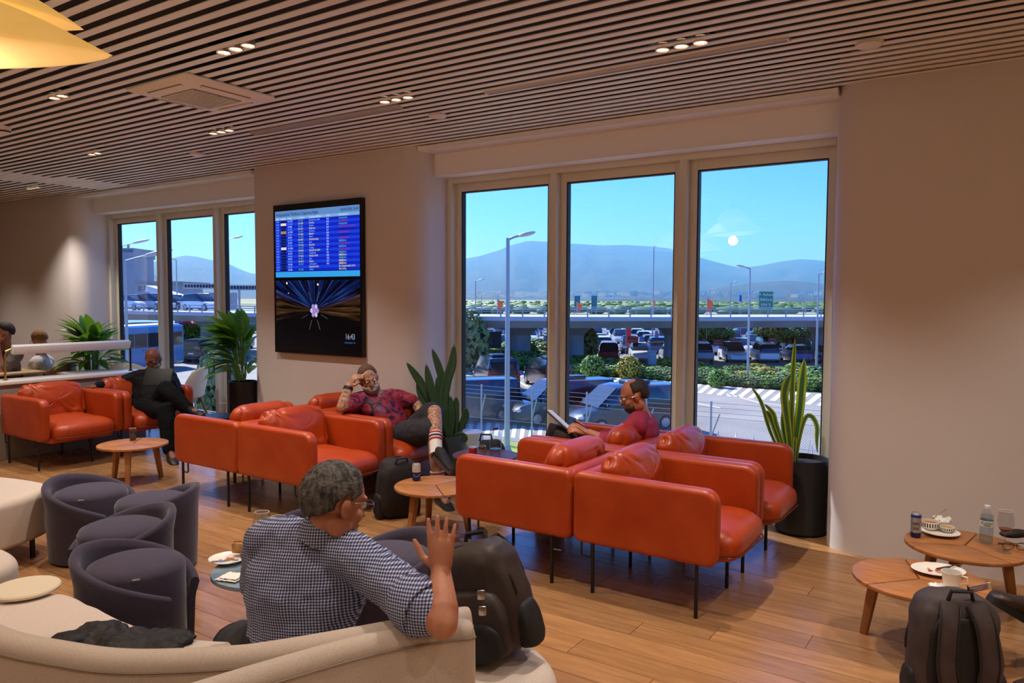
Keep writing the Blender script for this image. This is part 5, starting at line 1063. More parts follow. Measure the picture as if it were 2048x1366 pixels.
man, hM = person('seated man in checked shirt seen from behind, one hand raised', J, SK2, CHK, DARKT, voxel=0.0045, sleeve=0.38, hands=((rh * 0.9 + fh * 0.3, Z, -1, 0.5), (hr, -FW - RT * 0.15, -1, 0.10, 0.10, 0.95, 1.0, (0.06, 0.09, 0.11, 0.16))), torso_r=1.10, arm_r=1.08, shirt_voxel=0.008, sh_bump=(13, 0.007))
GREYH = mat('salt_pepper_hair', '#241f1e', 0.75, var=(70, '#6a6561', 5), bump=(180, 0.7, 0.004), stretch=(1, 1, 0.35)); 
hair_cap(man, J['head'], hM, GREYH, lambda d: st(d.z - (0.75 * d.y - 0.30) - (0.25 if abs(d.x) > 0.85 and -0.25 < d.y < 0.2 else 0), -0.05, 0.12) * st(-d.y, -0.72, -0.5), thick=1.11, rough=0.03, freq=60, nu=150, nv=110)
spectacles(man, J['head'], hM, mat('wire_metal', '#9a958c', 0.3, metal=0.9))
o = MB(man.location); cu_a = J['ER'].lerp(J['WR'], 0.20); ax = (J['WR'] - J['ER']).normalized(); M = frame(ax)
d_ = (J['ER'] - J['SR']).normalized(); c0 = J['SR'].lerp(J['ER'], 0.50); M2 = frame(d_); pr_ = [(0.076, 0.0), (0.080, 0.02), (0.081, 0.075), (0.078, 0.088), (0.070, 0.086), (0.068, 0.0)]
o.lathe([(a, b) for a, b in pr_], 28, c=c0, R=Matrix((M2.col[0], M2.col[2], M2.col[1])).transposed(), caps=False); o.build('rolled_cuff', CHK, man, auto=50)
o = MB(man.location); nM = frame((J['head'] - J['neck']), J['cfront']); o.lathe([(0.080, -0.022), (0.072, 0.012), (0.067, 0.036), (0.071, 0.038), (0.083, 0.004), (0.090, -0.024)], 30, c=J['neck'].lerp(J['head'], 0.12), R=Matrix((nM.col[0], nM.col[2], nM.col[1])).transposed(), caps=False); o.build('collar', CHK, man, auto=50)
for k in 'LR': shoe(man, J['A' + k] - (J['T' + k] - J['A' + k]).normalized() * 0.06 - Z * 0.08, J['T' + k] + (J['T' + k] - J['A' + k]).normalized() * 0.06 - Z * 0.04, Z, BLKS, SOLE)

# -------- tattooed man
def floral():
    m = bpy.data.materials.new('floral_shirt'); m.use_nodes = True; nt = m.node_tree; L = nt.links; b = nt.nodes['Principled BSDF']; b.inputs['Roughness'].default_value = 0.6
    tc = nt.nodes.new('ShaderNodeTexCoord'); n = nt.nodes.new('ShaderNodeTexNoise'); n.inputs['Scale'].default_value = 8; n.inputs['Detail'].default_value = 3; n.inputs['Distortion'].default_value = 2.2; L.new(tc.outputs['Object'], n.inputs['Vector'])
    cr_ = nt.nodes.new('ShaderNodeValToRGB'); e = cr_.color_ramp.elements; e[0].position = 0.30; e[0].color = lin('#141226'); e[1].position = 0.74; e[1].color = lin('#d8c8d8')
    for p, c in ((0.42, '#2a1a3c'), (0.47, '#a81f3a'), (0.53, '#7a1030'), (0.57, '#c03a2c'), (0.61, '#1d2450'), (0.66, '#8a4aa0'), (0.70, '#3f6a3a')): q = e.new(p); q.color = lin(c)
    L.new(n.outputs[0], cr_.inputs[0]); L.new(cr_.outputs[0], b.inputs['Base Color']); return m
def tattoo():
    m = skin('skin_tattooed', '#c89a80', '#b98468'); nt = m.node_tree; L = nt.links; b = nt.nodes['Principled BSDF']; src = b.inputs['Base Color'].links[0].from_socket
    tc = nt.nodes.new('ShaderNodeTexCoord'); n = nt.nodes.new('ShaderNodeTexNoise'); n.inputs['Scale'].default_value = 26; n.inputs['Detail'].default_value = 4; n.inputs['Distortion'].default_value = 3.0; L.new(tc.outputs['Object'], n.inputs['Vector'])
    cr_ = nt.nodes.new('ShaderNodeValToRGB'); e = cr_.color_ramp.elements; e[0].position = 0.53; e[0].color = (0, 0, 0, 1); e[1].position = 0.57; e[1].color = (0.75,) * 3 + (1,); L.new(n.outputs[0], cr_.inputs[0])
    mx = nt.nodes.new('ShaderNodeMix'); mx.data_type = 'RGBA'; L.new(cr_.outputs[0], mx.inputs[0]); L.new(src, mx.inputs[6]); mx.inputs[7].default_value = lin('#3d3a3c'); L.new(mx.outputs[2], b.inputs['Base Color']); return m
SHORT = mat('charcoal_shorts', '#24232b', 0.9, var=(20, '#302f38', 3)); d = 6.45
chest = P(756, 812, 6.45)
J = dict(pelvis=P(806, 868, 6.52), chest=P(764, 822, 6.50), neck=P(752, 790, 6.50), head=P(737, 757, 6.42), right=-rh * 0.75 - fh * 0.66, front=rh * 0.7 - fh * 0.72, cright=-rh * 0.85 - fh * 0.5 + Z * 0.12, cfront=rh * 0.5 - fh * 0.85 + Z * 0.15,
         hfwd=rh * 0.42 - fh * 0.9 - Z * 0.25, hup=Z - rh * 0.30, SR=P(716, 803, 6.40), ER=P(684, 815, 6.22), WR=P(698, 772, 6.30), SL=P(803, 797, 6.62), EL=P(833, 808, 6.62), WL=P(843, 828, 6.50),
         HR=P(812, 868, 6.38), HL=P(830, 862, 6.55), KR=P(868, 862, 6.02), KL=P(869, 824, 6.12), AR=P(877, 944, 6.02), AL=P(872, 902, 5.92), TR=P(893, 955, 5.85), TL=P(892, 925, 5.75))
J['AR'].z = 0.09; J['TR'].z = 0.04
tat, hM = person('tattooed man in red floral shirt lounging with legs crossed', J, tattoo(), floral(), SHORT, voxel=0.008, sleeve=0.30, leg_to=0.42, hands=((rh * 0.3 - Z * 0.8 - fh * 0.3, rh * 0.2 + Z * 0.5 - fh, 1, 0.45), (Z * 0.75 + rh * 0.5 - fh * 0.1, -rh * 0.7 - fh * 0.6 + Z * 0.4, 1, 1.0)), torso_r=1.14, arm_r=1.12, leg_r=1.05)
BRN = mat('brown_hair', '#4a3328', 0.8, var=(70, '#6b4c3a', 4), bump=(120, 0.5, 0.004)); BRD = mat('grey_beard', '#8f8378', 0.9, var=(80, '#b8aca0', 4), bump=(140, 0.6, 0.004))
hair_cap(tat, J['head'], hM, BRN, lambda d: st(d.z - (0.62 * d.y - 0.12), -0.10, 0.15) * st(-d.y, -0.80, -0.5), thick=1.06, rough=0.03)
hair_cap(tat, J['head'], hM, BRD, lambda d: st(d.y, -0.25, 0.05) * st(-d.z, -0.02, 0.2) * (1 - 0.9 * st(d.y, 0.80, 0.95) * st(d.z, -0.42, -0.3)), thick=1.16, name='beard', rad=(0.066, 0.074, 0.088), ctr=(0, 0.022, -0.035), rough=0.05)
SOCK = mat('white_sock', '#e6e2dd', 0.9); SRD = mat('sock_red', '#b8262f', 0.9); SNV = mat('sock_navy', '#22264a', 0.9); SNK = mat('black_canvas', '#1a1719', 0.8)
for k in 'LR':
    a, kn = J['A' + k], J['K' + k]; ax = (kn - a).normalized(); M = frame(ax); RM = Matrix((M.col[0], M.col[2], M.col[1])).transposed(); o = MB(tat.location); o.lathe([(0.050, -0.03), (0.050, 0.06), (0.055, 0.13), (0.056, 0.16)], 20, c=a, R=RM); so = o.build('sock', SOCK, tat)
    for z, m_ in ((0.145, SRD), (0.118, SNV), (0.092, SRD)): o = MB(tat.location); o.lathe([(0.0545, z - 0.006), (0.0572, z - 0.006), (0.0576, z + 0.006), (0.0548, z + 0.006)], 20, c=a, R=RM, caps=False); o.build('sock_stripe', m_, so)
    f = (J['T' + k] - a).normalized(); up = ax if k == 'L' else Z; shoe(tat, a - f * 0.075 - up * 0.085, J['T' + k] + f * 0.11 - up * 0.05, up, SNK, mat('gum_sole', '#4a3028', 0.8))
o = MB(tat.location); M = frame(J['WR'] - J['ER']); o.lathe([(0.034, -0.012), (0.040, -0.012), (0.040, 0.012), (0.034, 0.012)], 20, c=J['WR'].lerp(J['ER'], 0.12), R=Matrix((M.col[0], M.col[2], M.col[1])).transposed(), caps=False); o.build('watch_strap', BLACKM, tat)
# stars inked on the forearm
for k, t_ in enumerate((0.72, 0.5, 0.28)):
    c = J['ER'].lerp(J['WR'], t_) - FW * 0.046 - RT * 0.004; pts = []
    for j in range(11): a = math.pi / 2 + j * math.pi / 5; rr_ = 0.016 if j % 2 == 0 else 0.007; pts.append(c + RT * rr_ * math.cos(a) + UP * rr_ * math.sin(a))
    o = MB(tat.location); o.tube(pts, 0.0016, 4, caps=False); o.build('star_tattoo', mat('ink', '#2b2a2e', 0.7), tat)

# -------- man with the tablet, dark clothes
NAVY = mat('black_jacket', '#0a0b0f', 0.7, var=(20, '#121318', 3), spec=0.2); JEAN = mat('black_jeans', '#0c0d11', 0.9, var=(60, '#14151a', 3), spec=0.15)
J = dict(pelvis=P(300, 812, 8.18), chest=P(303, 775, 8.28), neck=P(304, 743, 8.30), head=P(306, 717, 8.22), right=-rh * 0.92 - fh * 0.25, front=-fh * 0.9 + rh * 0.3, hfwd=-fh * 0.85 + rh * 0.08 - Z * 0.45, hup=Z + fh * -0.3,
         SR=P(267, 757, 8.28), ER=P(226, 770, 8.15), WR=P(196, 772, 7.98), SL=P(340, 757, 8.30), EL=P(357, 788, 8.18), WL=P(345, 768, 7.98), HR=P(290, 815, 8.05), HL=P(318, 812, 8.05), KR=P(332, 822, 7.55), KL=P(331, 778, 7.62), AR=P(340, 912, 7.52), AL=P(377, 820, 7.62), TR=P(346, 920, 7.40), TL=P(393, 824, 7.50))
J['AR'].z = 0.09; J['TR'].z = 0.05
blk, hM = person('bald man in dark clothes reading a tablet with legs crossed', J, SK3, NAVY, JEAN, voxel=0.009, sleeve=0.97, hands=((-rh * 0.5 - fh * 0.1 + Z * 0.5, fh * 0.2 - Z * 0.1 + rh, 1, 0.7), (-rh * 0.9 - fh * 0.25 - Z * 0.05, Z * 0.8 - rh * 0.2, -1, 0.4)), torso_r=1.12, arm_r=1.15)
hair_cap(blk, J['head'], hM, BRD, lambda d: st(d.y, -0.15, 0.1) * st(-d.z, -0.02, 0.2) * (1 - 0.9 * st(d.y, 0.80, 0.95) * st(d.z, -0.42, -0.3)), thick=1.12, name='beard', rad=(0.066, 0.074, 0.088), ctr=(0, 0.022, -0.035), rough=0.05)
spectacles(blk, J['head'], hM, mat('black_frame', '#0c0c0e', 0.3), up=0.118, fwd=-0.045); spectacles(blk, J['head'], hM, mat('wire_metal'))
for k in 'LR': a = J['A' + k]; f = (J['T' + k] - a).normalized(); up = Z if k == 'R' else (J['KL'] - a).normalized().lerp(Z, 0.5); shoe(blk, a - f * 0.07 - up * 0.085, J['T' + k] + f * 0.12 - up * 0.05, up, BLKS, SOLE)
o = thing('tablet', 'black tablet held up by the bald man in dark clothes', 'tablet', tuple(P(316, 754, 7.93))); off = o.location
R = Matrix((rh, Z * 0.85 + fh * 0.5, (rh.cross(Z * 0.85 + fh * 0.5)).normalized())).transposed(); b_ = MB(); b_.box((0, 0, 0), (0.285, 0.195, 0.009), R); b_.build('case', mat('tablet_case', '#0d0d10', 0.6), o, bevel=(0.004, 2)); b_ = MB(); b_.box(R @ Vector((0, 0, -0.005)), (0.265, 0.175, 0.001), R); b_.build('display', mat('tablet_display', '#1b2430', 0.15, emit='#9fb4c8', estr=0.3), o, smooth=False)

# -------- man in the red shirt, writing
REDS = mat('crimson_cotton', '#8f1d38', 0.8, var=(14, '#a02844', 3)); d = 5.4
J = dict(pelvis=P(1268, 912, 5.42), chest=P(1280, 866, 5.42), neck=P(1284, 829, 5.40), head=P(1267, 791, 5.38), right=fh * 0.95 + rh * 0.2, front=-rh * 0.95 + fh * 0.2, cfront=-rh * 0.95 - Z * 0.12 + fh * 0.2, hfwd=-rh * 0.92 - fh * 0.02 - Z * 0.35, hup=Z - rh * 0.32,
         SL=P(1272, 852, 5.24), EL=P(1216, 886, 5.20), WL=P(1176, 866, 5.22), SR=P(1296, 852, 5.60), ER=P(1225, 880, 5.66), WR=P(1160, 870, 5.55), HL=P(1252, 912, 5.30), HR=P(1252, 912, 5.52), KL=P(1125, 872, 5.36), KR=P(1110, 866, 5.56), AL=P(1110, 960, 5.4), AR=P(1085, 965, 5.6), TL=P(1080, 975, 5.4), TR=P(1055, 978, 5.6))
for q in 'LR': J['A' + q].z = 0.09; J['T' + q].z = 0.05
red, hM = person('balding man in a crimson shirt writing in a notebook by the window', J, SK1, REDS, mat('brown_trousers', '#2b211f', 0.9), voxel=0.007, sleeve=0.62, hands=((-rh * 0.85 + Z * 0.35, Z * 0.7 - fh * 0.6, 1, 0.75), (-rh * 0.8 - Z * 0.1, fh * 0.6 + Z * 0.5, -1, 0.6)), torso_r=1.08, arm_r=1.1, sh_bump=(8, 0.007))
DKH = mat('dark_brown_hair', '#1f1714', 0.7, var=(80, '#33261f', 4), bump=(120, 0.5, 0.004))
hair_cap(red, J['head'], hM, DKH, lambda d: st(d.z - (0.9 * d.y - 0.22), -0.06, 0.12) * st(-d.y, -0.35, -0.12) * (1 - 0.9 * st(d.z, 0.72, 0.92) * st(d.y, -0.55, -0.2)) * (1 - (0.8 if abs(d.x) > 0.8 and -0.3 < d.y < 0.12 and d.z < 0.1 else 0)), thick=1.09, rough=0.03)
hair_cap(red, J['head'], hM, mat('short_beard', '#3c2a22', 0.9, var=(80, '#6e5a50', 4)), lambda d: st(d.y, -0.1, 0.15) * st(-d.z, 0.05, 0.3) * (1 - 0.9 * st(d.y, 0.80, 0.95) * st(d.z, -0.42, -0.3)), thick=1.09, name='beard', rad=(0.066, 0.074, 0.088), ctr=(0, 0.022, -0.035), rough=0.03)
spectacles(red, J['head'], hM, mat('wire_metal'))
for k in 'LR': a = J['A' + k]; f = (J['T' + k] - a).normalized(); shoe(red, a - f * 0.07 - Z * 0.08, J['T' + k] + f * 0.11 - Z * 0.04, Z, BLKS, SOLE)
a, b2 = P(1099, 820, 5.42), P(1158, 873, 5.36); c = (a + b2) / 2; o = thing('notebook', 'open notebook propped on the knee of the man in crimson', 'notebook', tuple(c)); ax = (b2 - a).normalized(); sd2 = (fh - ax * fh.dot(ax)).normalized(); nn = ax.cross(sd2).normalized(); R = Matrix((ax, sd2, nn)).transposed(); nn = nn if nn.z > 0 else -nn
q = MB(); q.box(-nn * 0.012, ((b2 - a).length, 0.21, 0.012), R); q.build('cover', mat('notebook_cover', '#3a3d58', 0.6), o, bevel=(0.002, 1)); q = MB(); q.box(-nn * 0.001, ((b2 - a).length * 0.98, 0.20, 0.010), R); q.build('page_block', mat('paper', '#d7e2f0', 0.8), o, bevel=(0.001, 1))
a, b2 = P(1146, 840, 5.2), P(1177, 858, 5.17); o = thing('pen', 'blue pen in the writing hand of the man in crimson', 'pen', tuple(a)); MB(o.location).tube([a, a.lerp(b2, 0.75)], 0.004, 8).build('barrel', BLACKM, o); MB(o.location).tube([a.lerp(b2, 0.75), b2], 0.0048, 8).build('cap', mat('pen_blue', '#23338f', 0.4), o)

# -------- two men at the far table
GREYT = mat('grey_tee', '#6a625c', 0.9); WTEE = mat('white_tee', '#d8d4d4', 0.9)
def far_man(label, dx, dy, d, skn, tee, hairm, fwd, hupv, facing, hand_up, jeans):
    def Q(x, y, e=0): return P(dx + x, dy + y, d + e)
    f = facing.normalized(); r_ = f.cross(Z).normalized()
    pel = Q(0, 108); pel.z = 0.55; ch = Q(0, 68); nk = Q(0, 36); k = d / 1520
    J = dict(pelvis=pel, chest=ch, neck=nk, head=Q(0, 0) + f * 0.03, right=r_, front=f, hfwd=fwd, hup=hupv)
    for s_, q in ((-1, 'L'), (1, 'R')):
        J['S' + q] = nk + r_ * (0.17 * s_) - Z * 0.06; J['E' + q] = J['S' + q] + f * 0.14 - Z * 0.24 + r_ * 0.03 * s_; J['W' + q] = J['E' + q] + f * 0.22 + Z * 0.05 - r_ * 0.05 * s_
        J['H' + q] = pel + r_ * 0.09 * s_ + f * 0.08; J['K' + q] = pel + r_ * 0.12 * s_ + f * 0.46; J['K' + q].z = 0.5; J['A' + q] = J['K' + q] + f * 0.02; J['A' + q].z = 0.09; J['T' + q] = J['A' + q] + f * 0.14; J['T' + q].z = 0.05
    if hand_up: J['WL'] = J['head'] + f * 0.10 - Z * 0.13 + r_ * -0.03; J['EL'] = J['SL'] + f * 0.2 - Z * 0.2
    hu = (Z * 0.9 - f * 0.2, f, 1, 0.6) if hand_up else (f, Z, 1, 0.5)
    b, hM = person(label, J, skn, tee, jeans, voxel=0.011, sleeve=0.34, hands=(hu, (f, Z, -1, 0.5)), arm_r=1.05)
    hair_cap(b, J['head'], hM, hairm, lambda d: st(d.z - (0.72 * d.y - 0.20), -0.10, 0.14) * st(-d.y, -0.80, -0.5), thick=1.05, rough=0.03)
    for q in 'LR': shoe(b, J['A' + q] - f * 0.07 - Z * 0.08, J['T' + q] + f * 0.11 - Z * 0.04, Z, BLKS, SOLE)
    return b, J, hM
DN = mat('denim', '#3a4658', 0.9)
far_man('man in a grey T-shirt with hand at his chin, at picture edge', 13, 664, 9.0, SK1, GREYT, DKH, -rh * 0.6 - fh * 0.7 - Z * 0.1, Z, -rh * 0.35 - fh * 0.9, True, DN)
b, J, hM = far_man('fair-haired man in a white T-shirt, seen from behind at far table', 84, 679, 9.35, SK4, WTEE, mat('fair_hair', '#7a5636', 0.8, var=(70, '#9c7448', 4)), -rh * 0.85 + fh * 0.3 - Z * 0.4, Z - rh * 0.3, -rh * 0.9 - fh * 0.15, False, DN)
spectacles(b, J['head'], hM, mat('black_frame'))
q = P(106, 760, 9.3); t = thing('tub_chair', 'brown wooden tub chair under the fair-haired man', 'chair', (q.x, q.y, 0), math.atan2(-rh.y, -rh.x))
CHW = wood('chair_walnut', '#8a5a36', '#74482a')
def fn(u, v): a = math.pi + (-1.35 + 2.7 * u); return (0.27 * math.cos(a) + 0.02, 0.27 * math.sin(a), 0.40 + 0.42 * v * (1 - 0.25 * abs(2 * u - 1) ** 2))
o = MB().grid(fn, 22, 6).build('back_shell', CHW, t, auto=180); s_ = o.modifiers.new('thickness', 'SOLIDIFY'); s_.thickness = 0.014
MB().lathe([(0.005, 0.40), (0.255, 0.40), (0.262, 0.415), (0.255, 0.43), (0.005, 0.435)], 28).build('seat', mat('seat_grey', '#5c5a5c', 0.9), t)
for sx in (-1, 1):
    for sy in (-1, 1): MB().tube([(sx * 0.17, sy * 0.17, 0.41), (sx * 0.21, sy * 0.21, 0)], [0.016, 0.011], 8).build('leg', CHW, t)
MB().box((-0.265, 0.06, 0.60), (0.012, 0.02, 0.2), Matrix.Rotation(0.3, 3, 'X')).build('slot', BLACKM, t, smooth=False)
# -------- person just outside the picture: only crossed feet show
f = -rh
J = dict(pelvis=P(2560, 1130, 3.3), chest=P(2590, 1010, 3.3), neck=P(2570, 880, 3.3), head=P(2560, 800, 3.28), right=fh, front=f, hfwd=f - Z * 0.2, hup=Z, SL=P(2600, 930, 3.1), EL=P(2540, 1040, 3.05), WL=P(2440, 1060, 3.1), SR=P(2560, 930, 3.5), ER=P(2500, 1040, 3.55), WR=P(2420, 1060, 3.45),
         HL=P(2520, 1140, 3.2), HR=P(2520, 1140, 3.42), KL=P(2290, 1120, 3.08), KR=P(2290, 1090, 3.35), AL=P(2150, 1340, 3.12), AR=P(2075, 1200, 3.32), TL=P(2080, 1370, 3.12), TR=P(2030, 1212, 3.28))
J['AL'].z = 0.09; J['TL'].z = 0.05
b, hM = person('seated person of whom only crossed dark shoes and trousers show', J, SK1, NAVY, DARKT, voxel=0.01, sleeve=0.97, hands=((f, Z, 1, 0.5), (f, Z, -1, 0.5)))
hair_cap(b, J['head'], hM, DKH, lambda d: st(d.z - (0.75 * d.y - 0.22), -0.05, 0.12) * st(-d.y, -0.72, -0.5), thick=1.1, rough=0.04)
BRS = mat('brown_leather_shoe', '#2a1b17', 0.45)
shoe(b, Vector((J['AL'].x, J['AL'].y, 0.0)) + rh * 0.06, Vector((J['AL'].x, J['AL'].y, 0.0)) - rh * 0.25, Z, BRS, SOLE)
up = (J['KR'] - J['AR']).normalized(); a = P(2078, 1262, 3.30); shoe(b, a, P(1977, 1202, 3.26), Z * 0.9 + rh * 0.5, BRS, SOLE, s=1.15)
# ------------------------------------------------------------------ outside the windows
G = -3.7
def PG(x, y): return PZ(x, y, G)
ASPH = mat('asphalt', '#8d877c', 0.85, var=(0.35, '#9c968a', 6), coord='Object')
LINE = mat('road_paint', '#e9e9e6', 0.7, var=(3, '#d5d5d2', 4))
FIELD = mat('dry_field', '#8f9a6a', 0.95, var=(0.02, '#b3a978', 8))
GRASS = mat('grass', '#7d9a3e', 0.95, var=(1.5, '#a8b35a', 6), bump=(25, 0.6, 0.03))
CONC = mat('concrete', '#9fa3a6', 0.85, var=(0.6, '#8b9093', 5))
GALV = mat('galvanised_steel', '#a9b2b8', 0.45, metal=0.4)
GREENS = [mat('leaf_green', '#4f7f2e', 0.6, var=(6, '#86ab3c', 3)), mat('leaf_dark', '#35602c', 0.6, var=(6, '#5f8a38', 3)), mat('leaf_yellow', '#8f9a2c', 0.6, var=(5, '#c8a832', 3)), mat('leaf_olive', '#5d7440', 0.65, var=(6, '#8a9c5c', 3))]
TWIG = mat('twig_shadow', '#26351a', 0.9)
BARK = mat('bark', '#5b4a3a', 0.9, bump=(20, 0.5, 0.02))

ground = struct(MB().bb(-150, 70, 5.96, 190, G - 0.4, G).build('ground_asphalt', ASPH, smooth=False)); tag(ground, 'grey asphalt road and car park outside the windows', None, kind='structure')
plain = struct(MB().bb(-5200, 2200, 190, 5200, G - 1.5, G - 0.6).build('ground_plain', FIELD, smooth=False)); tag(plain, 'flat dry fields stretching to the mountains', None, kind='structure')
# verge of grass between the building and the fence
vg = [PG(900, 915), PG(985, 884), PG(1110, 893), PG(1110, 960), PG(900, 960)]
o = MB().prism([(p.x, p.y) for p in vg], G, G + 0.05).build('ground_grass_verge', GRASS, smooth=False); tag(o, 'strip of grass between building and wire fence', None, kind='structure')

# road markings: each painted stripe is a piece of its own
def stripe(pts, parent=ground):
    c = sum((Vector(p) for p in pts), Vector()) / len(pts)
    m = MB(); m.prism([(p[0], p[1]) for p in pts], G, G + 0.012); q = m.build('road_stripe', LINE, parent, smooth=False)
def lerp(a, b, t): return a + (b - a) * t
up = [(905, 731), (1100, 742), (1300, 757), (1450, 772), (1660, 790), (1760, 800)]
lo = [(905, 744), (1100, 757), (1300, 775), (1450, 792), (1660, 814), (1760, 826)]
def along(poly, n):
    pts = [PG(*q) for q in poly]; ds = [0]
    for a, b in zip(pts, pts[1:]): ds.append(ds[-1] + (b - a).length)
    out = []
    for i in range(n + 1):
        d = ds[-1] * i / n; k = max(j for j in range(len(ds)) if ds[j] <= d + 1e-6); k = min(k, len(pts) - 2)
        out.append(lerp(pts[k], pts[k + 1], (d - ds[k]) / (ds[k + 1] - ds[k])))
    return out
U, Lo = along(up, 46), along(lo, 46)
for i in range(44): stripe([U[i + 1], lerp(U[i + 1], U[i + 2], 0.5), lerp(Lo[i], Lo[i + 1], 0.5), Lo[i]])
U, Lo = along([(880, 838), (1010, 848), (1140, 862)], 15), along([(880, 862), (1010, 874), (1140, 892)], 15)
for i in range(14): stripe([U[i + 1], lerp(U[i], U[i + 1], 0.5), lerp(Lo[i], Lo[i + 1], 0.2), lerp(Lo[i], Lo[i + 1], 0.7)])
def line(a, b, w=0.14):
    a = PG(*a); b = PG(*b); n = (b - a).cross(Vector((0, 0, 1))).normalized() * w / 2; stripe([a + n, b + n, b - n, a - n])
line((1026, 757), (1056, 774)); line((1326, 784), (1362, 796)); line((1454, 788), (1520, 806)); line((1520, 806), (1600, 815)); line((1640, 800), (1700, 808)); line((935, 766), (950, 776)); line((1390, 806), (1440, 816))

# ------------------------------------------------------------------ plants
def bush_mesh(name, r, n, leaf, rx, ry, rz, k, core=True):
    rr = random.Random(r); m = MB()
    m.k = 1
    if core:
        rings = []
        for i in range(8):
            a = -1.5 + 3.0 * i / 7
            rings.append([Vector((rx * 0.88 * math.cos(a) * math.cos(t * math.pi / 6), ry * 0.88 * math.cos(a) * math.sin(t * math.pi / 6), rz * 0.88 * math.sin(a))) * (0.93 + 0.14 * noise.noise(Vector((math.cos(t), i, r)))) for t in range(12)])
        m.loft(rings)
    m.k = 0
    for _ in range(n):
        d = Vector((rr.gauss(0, 1), rr.gauss(0, 1), rr.gauss(0, 1))).normalized()
        q = 0.86 + 0.2 * rr.random() + 0.10 * noise.noise(d * 3 + Vector((r, 0, 0)))
        c = Vector((d.x * rx, d.y * ry, d.z * rz)) * q
        t = (d + Vector((rr.gauss(0, .6), rr.gauss(0, .6), rr.gauss(0, .6)))).normalized(); s_ = t.orthogonal().normalized(); b = t.cross(s_); l = leaf * (0.6 + 0.8 * rr.random()); a = rr.random() * 6.28
        e1 = (s_ * math.cos(a) + b * math.sin(a)) * l; e2 = (s_ * -math.sin(a) + b * math.cos(a)) * l * 0.55
        m.add([c - e1, c + e2, c + e1, c - e2], [(0, 1, 2, 3)])
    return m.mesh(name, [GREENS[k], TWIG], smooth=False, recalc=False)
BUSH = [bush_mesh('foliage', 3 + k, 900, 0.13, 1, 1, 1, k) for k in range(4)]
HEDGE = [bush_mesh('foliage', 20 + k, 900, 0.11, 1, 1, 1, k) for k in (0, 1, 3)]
stem = MB().tube([(0, 0, -1.0), (0.02, 0, -0.3), (0, 0.03, 0.2)], [0.09, 0.06, 0.03], 6).mesh('stem', BARK)
def bush(p, rx, rz, k, label, group=None, ry=None, meshes=BUSH, lift=0.86):
    t = thing('shrub', label, 'shrub', (p.x, p.y, G), group=group)
    f = link('foliage', meshes[k], t); f.scale = (rx, ry or rx, rz); f.location = (0, 0, rz * lift)
    s = link('stem', stem, t); s.scale = (rx, rx, rz * 0.9); s.location = (0, 0, rz * 0.9)
    return t
bush(PG(1185, 755), 0.80, 0.80, 0, 'round clipped green shrub at the end of the low hedge')
bush(PG(1258, 757), 0.80, 0.80, 2, 'round clipped shrub with yellow top beside the low hedge')
bush(PG(1434, 775), 0.52, 0.58, 0, 'small round clipped shrub standing before the long hedge')
bush(PG(1597, 776), 0.5, 0.5, 0, 'small bright clipped shrub behind the snake plant leaves')
hp = along([(1160, 749), (1300, 757), (1400, 766), (1500, 774), (1665, 784), (1760, 790)], 22)
for i, p in enumerate(hp):
    bush(p, 1.0, 0.42, i % 3, 'length of low clipped hedge along the striped road edge', 'low hedge by the road', ry=0.7, meshes=HEDGE)
hp = along([(930, 738), (990, 738), (1060, 740)], 5)
for i, p in enumerate(hp): bush(p, 1.1, 0.75, 1 if i % 2 else 0, 'rounded dark hedge clump behind the parked black minibus', 'hedge clumps on the traffic island')
rr = random.Random(11)
for i in range(46):
    x = 1130 + 540 * (i + rr.random()) / 46; p = PG(x, rr.uniform(728, 746) + (x - 1100) * 0.045)
    bush(p, rr.uniform(0.8, 1.4), rr.uniform(0.28, 0.5), rr.randrange(4), 'loose shrub in the planted strip before the parked cars', 'shrubs in the planted strip')
for i in range(16):
    x = 925 + 200 * (i + rr.random()) / 16; p = PG(x, rr.uniform(700, 726)); bush(p, rr.uniform(1.0, 1.8), rr.uniform(0.5, 0.9), rr.choice((0, 1, 3)), 'leafy shrub on the island beside the overpass pier', 'shrubs by the overpass pier')
bush(PG(935, 742), 1.6, 2.3, 3, 'tall hazy shrub against the big window frame'); bush(PG(1165, 722), 1.3, 1.7, 3, 'tall grey green shrub beside the mullion under the overpass')
for i in range(9): bush(PG(345 + i * 12, 690 + 3 * (i % 3)), 1.3, 1.3, (0, 3, 0)[i % 3], 'roadside shrub seen through the far window', 'shrubs before the blue hoarding')
for i, (x, y) in enumerate(((436, 842), (446, 846), (430, 850))): bush(PZ(x, y, G), 0.8, 1.6, 3, 'pale shrub at the foot of the far window', 'shrubs below the far window')
def tree(p, h, r, k, label, group=None):
    t = thing('tree', label, 'tree', (p.x, p.y, G), group=group)
    MB().tube([(0, 0, 0), (0.08, 0, h * 0.35), (0, 0.05, h * 0.6)], [0.16, 0.12, 0.07], 7).build('trunk', BARK, t)
    for j in range(3):
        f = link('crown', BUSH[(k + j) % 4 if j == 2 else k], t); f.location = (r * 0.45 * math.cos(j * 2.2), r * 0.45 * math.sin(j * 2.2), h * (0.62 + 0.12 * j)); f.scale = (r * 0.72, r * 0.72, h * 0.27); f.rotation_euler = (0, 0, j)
for x, y, h, r_ in ((1395, 705, 3.2, 2.0), (1425, 705, 3.0, 1.8), (1545, 708, 3.1, 2.0), (1575, 706, 3.0, 1.7), (1650, 720, 3.0, 1.6)): tree(PG(x, y), h, r_, 1, 'dark leafy tree among the parked cars under the overpass', 'trees in the car park')

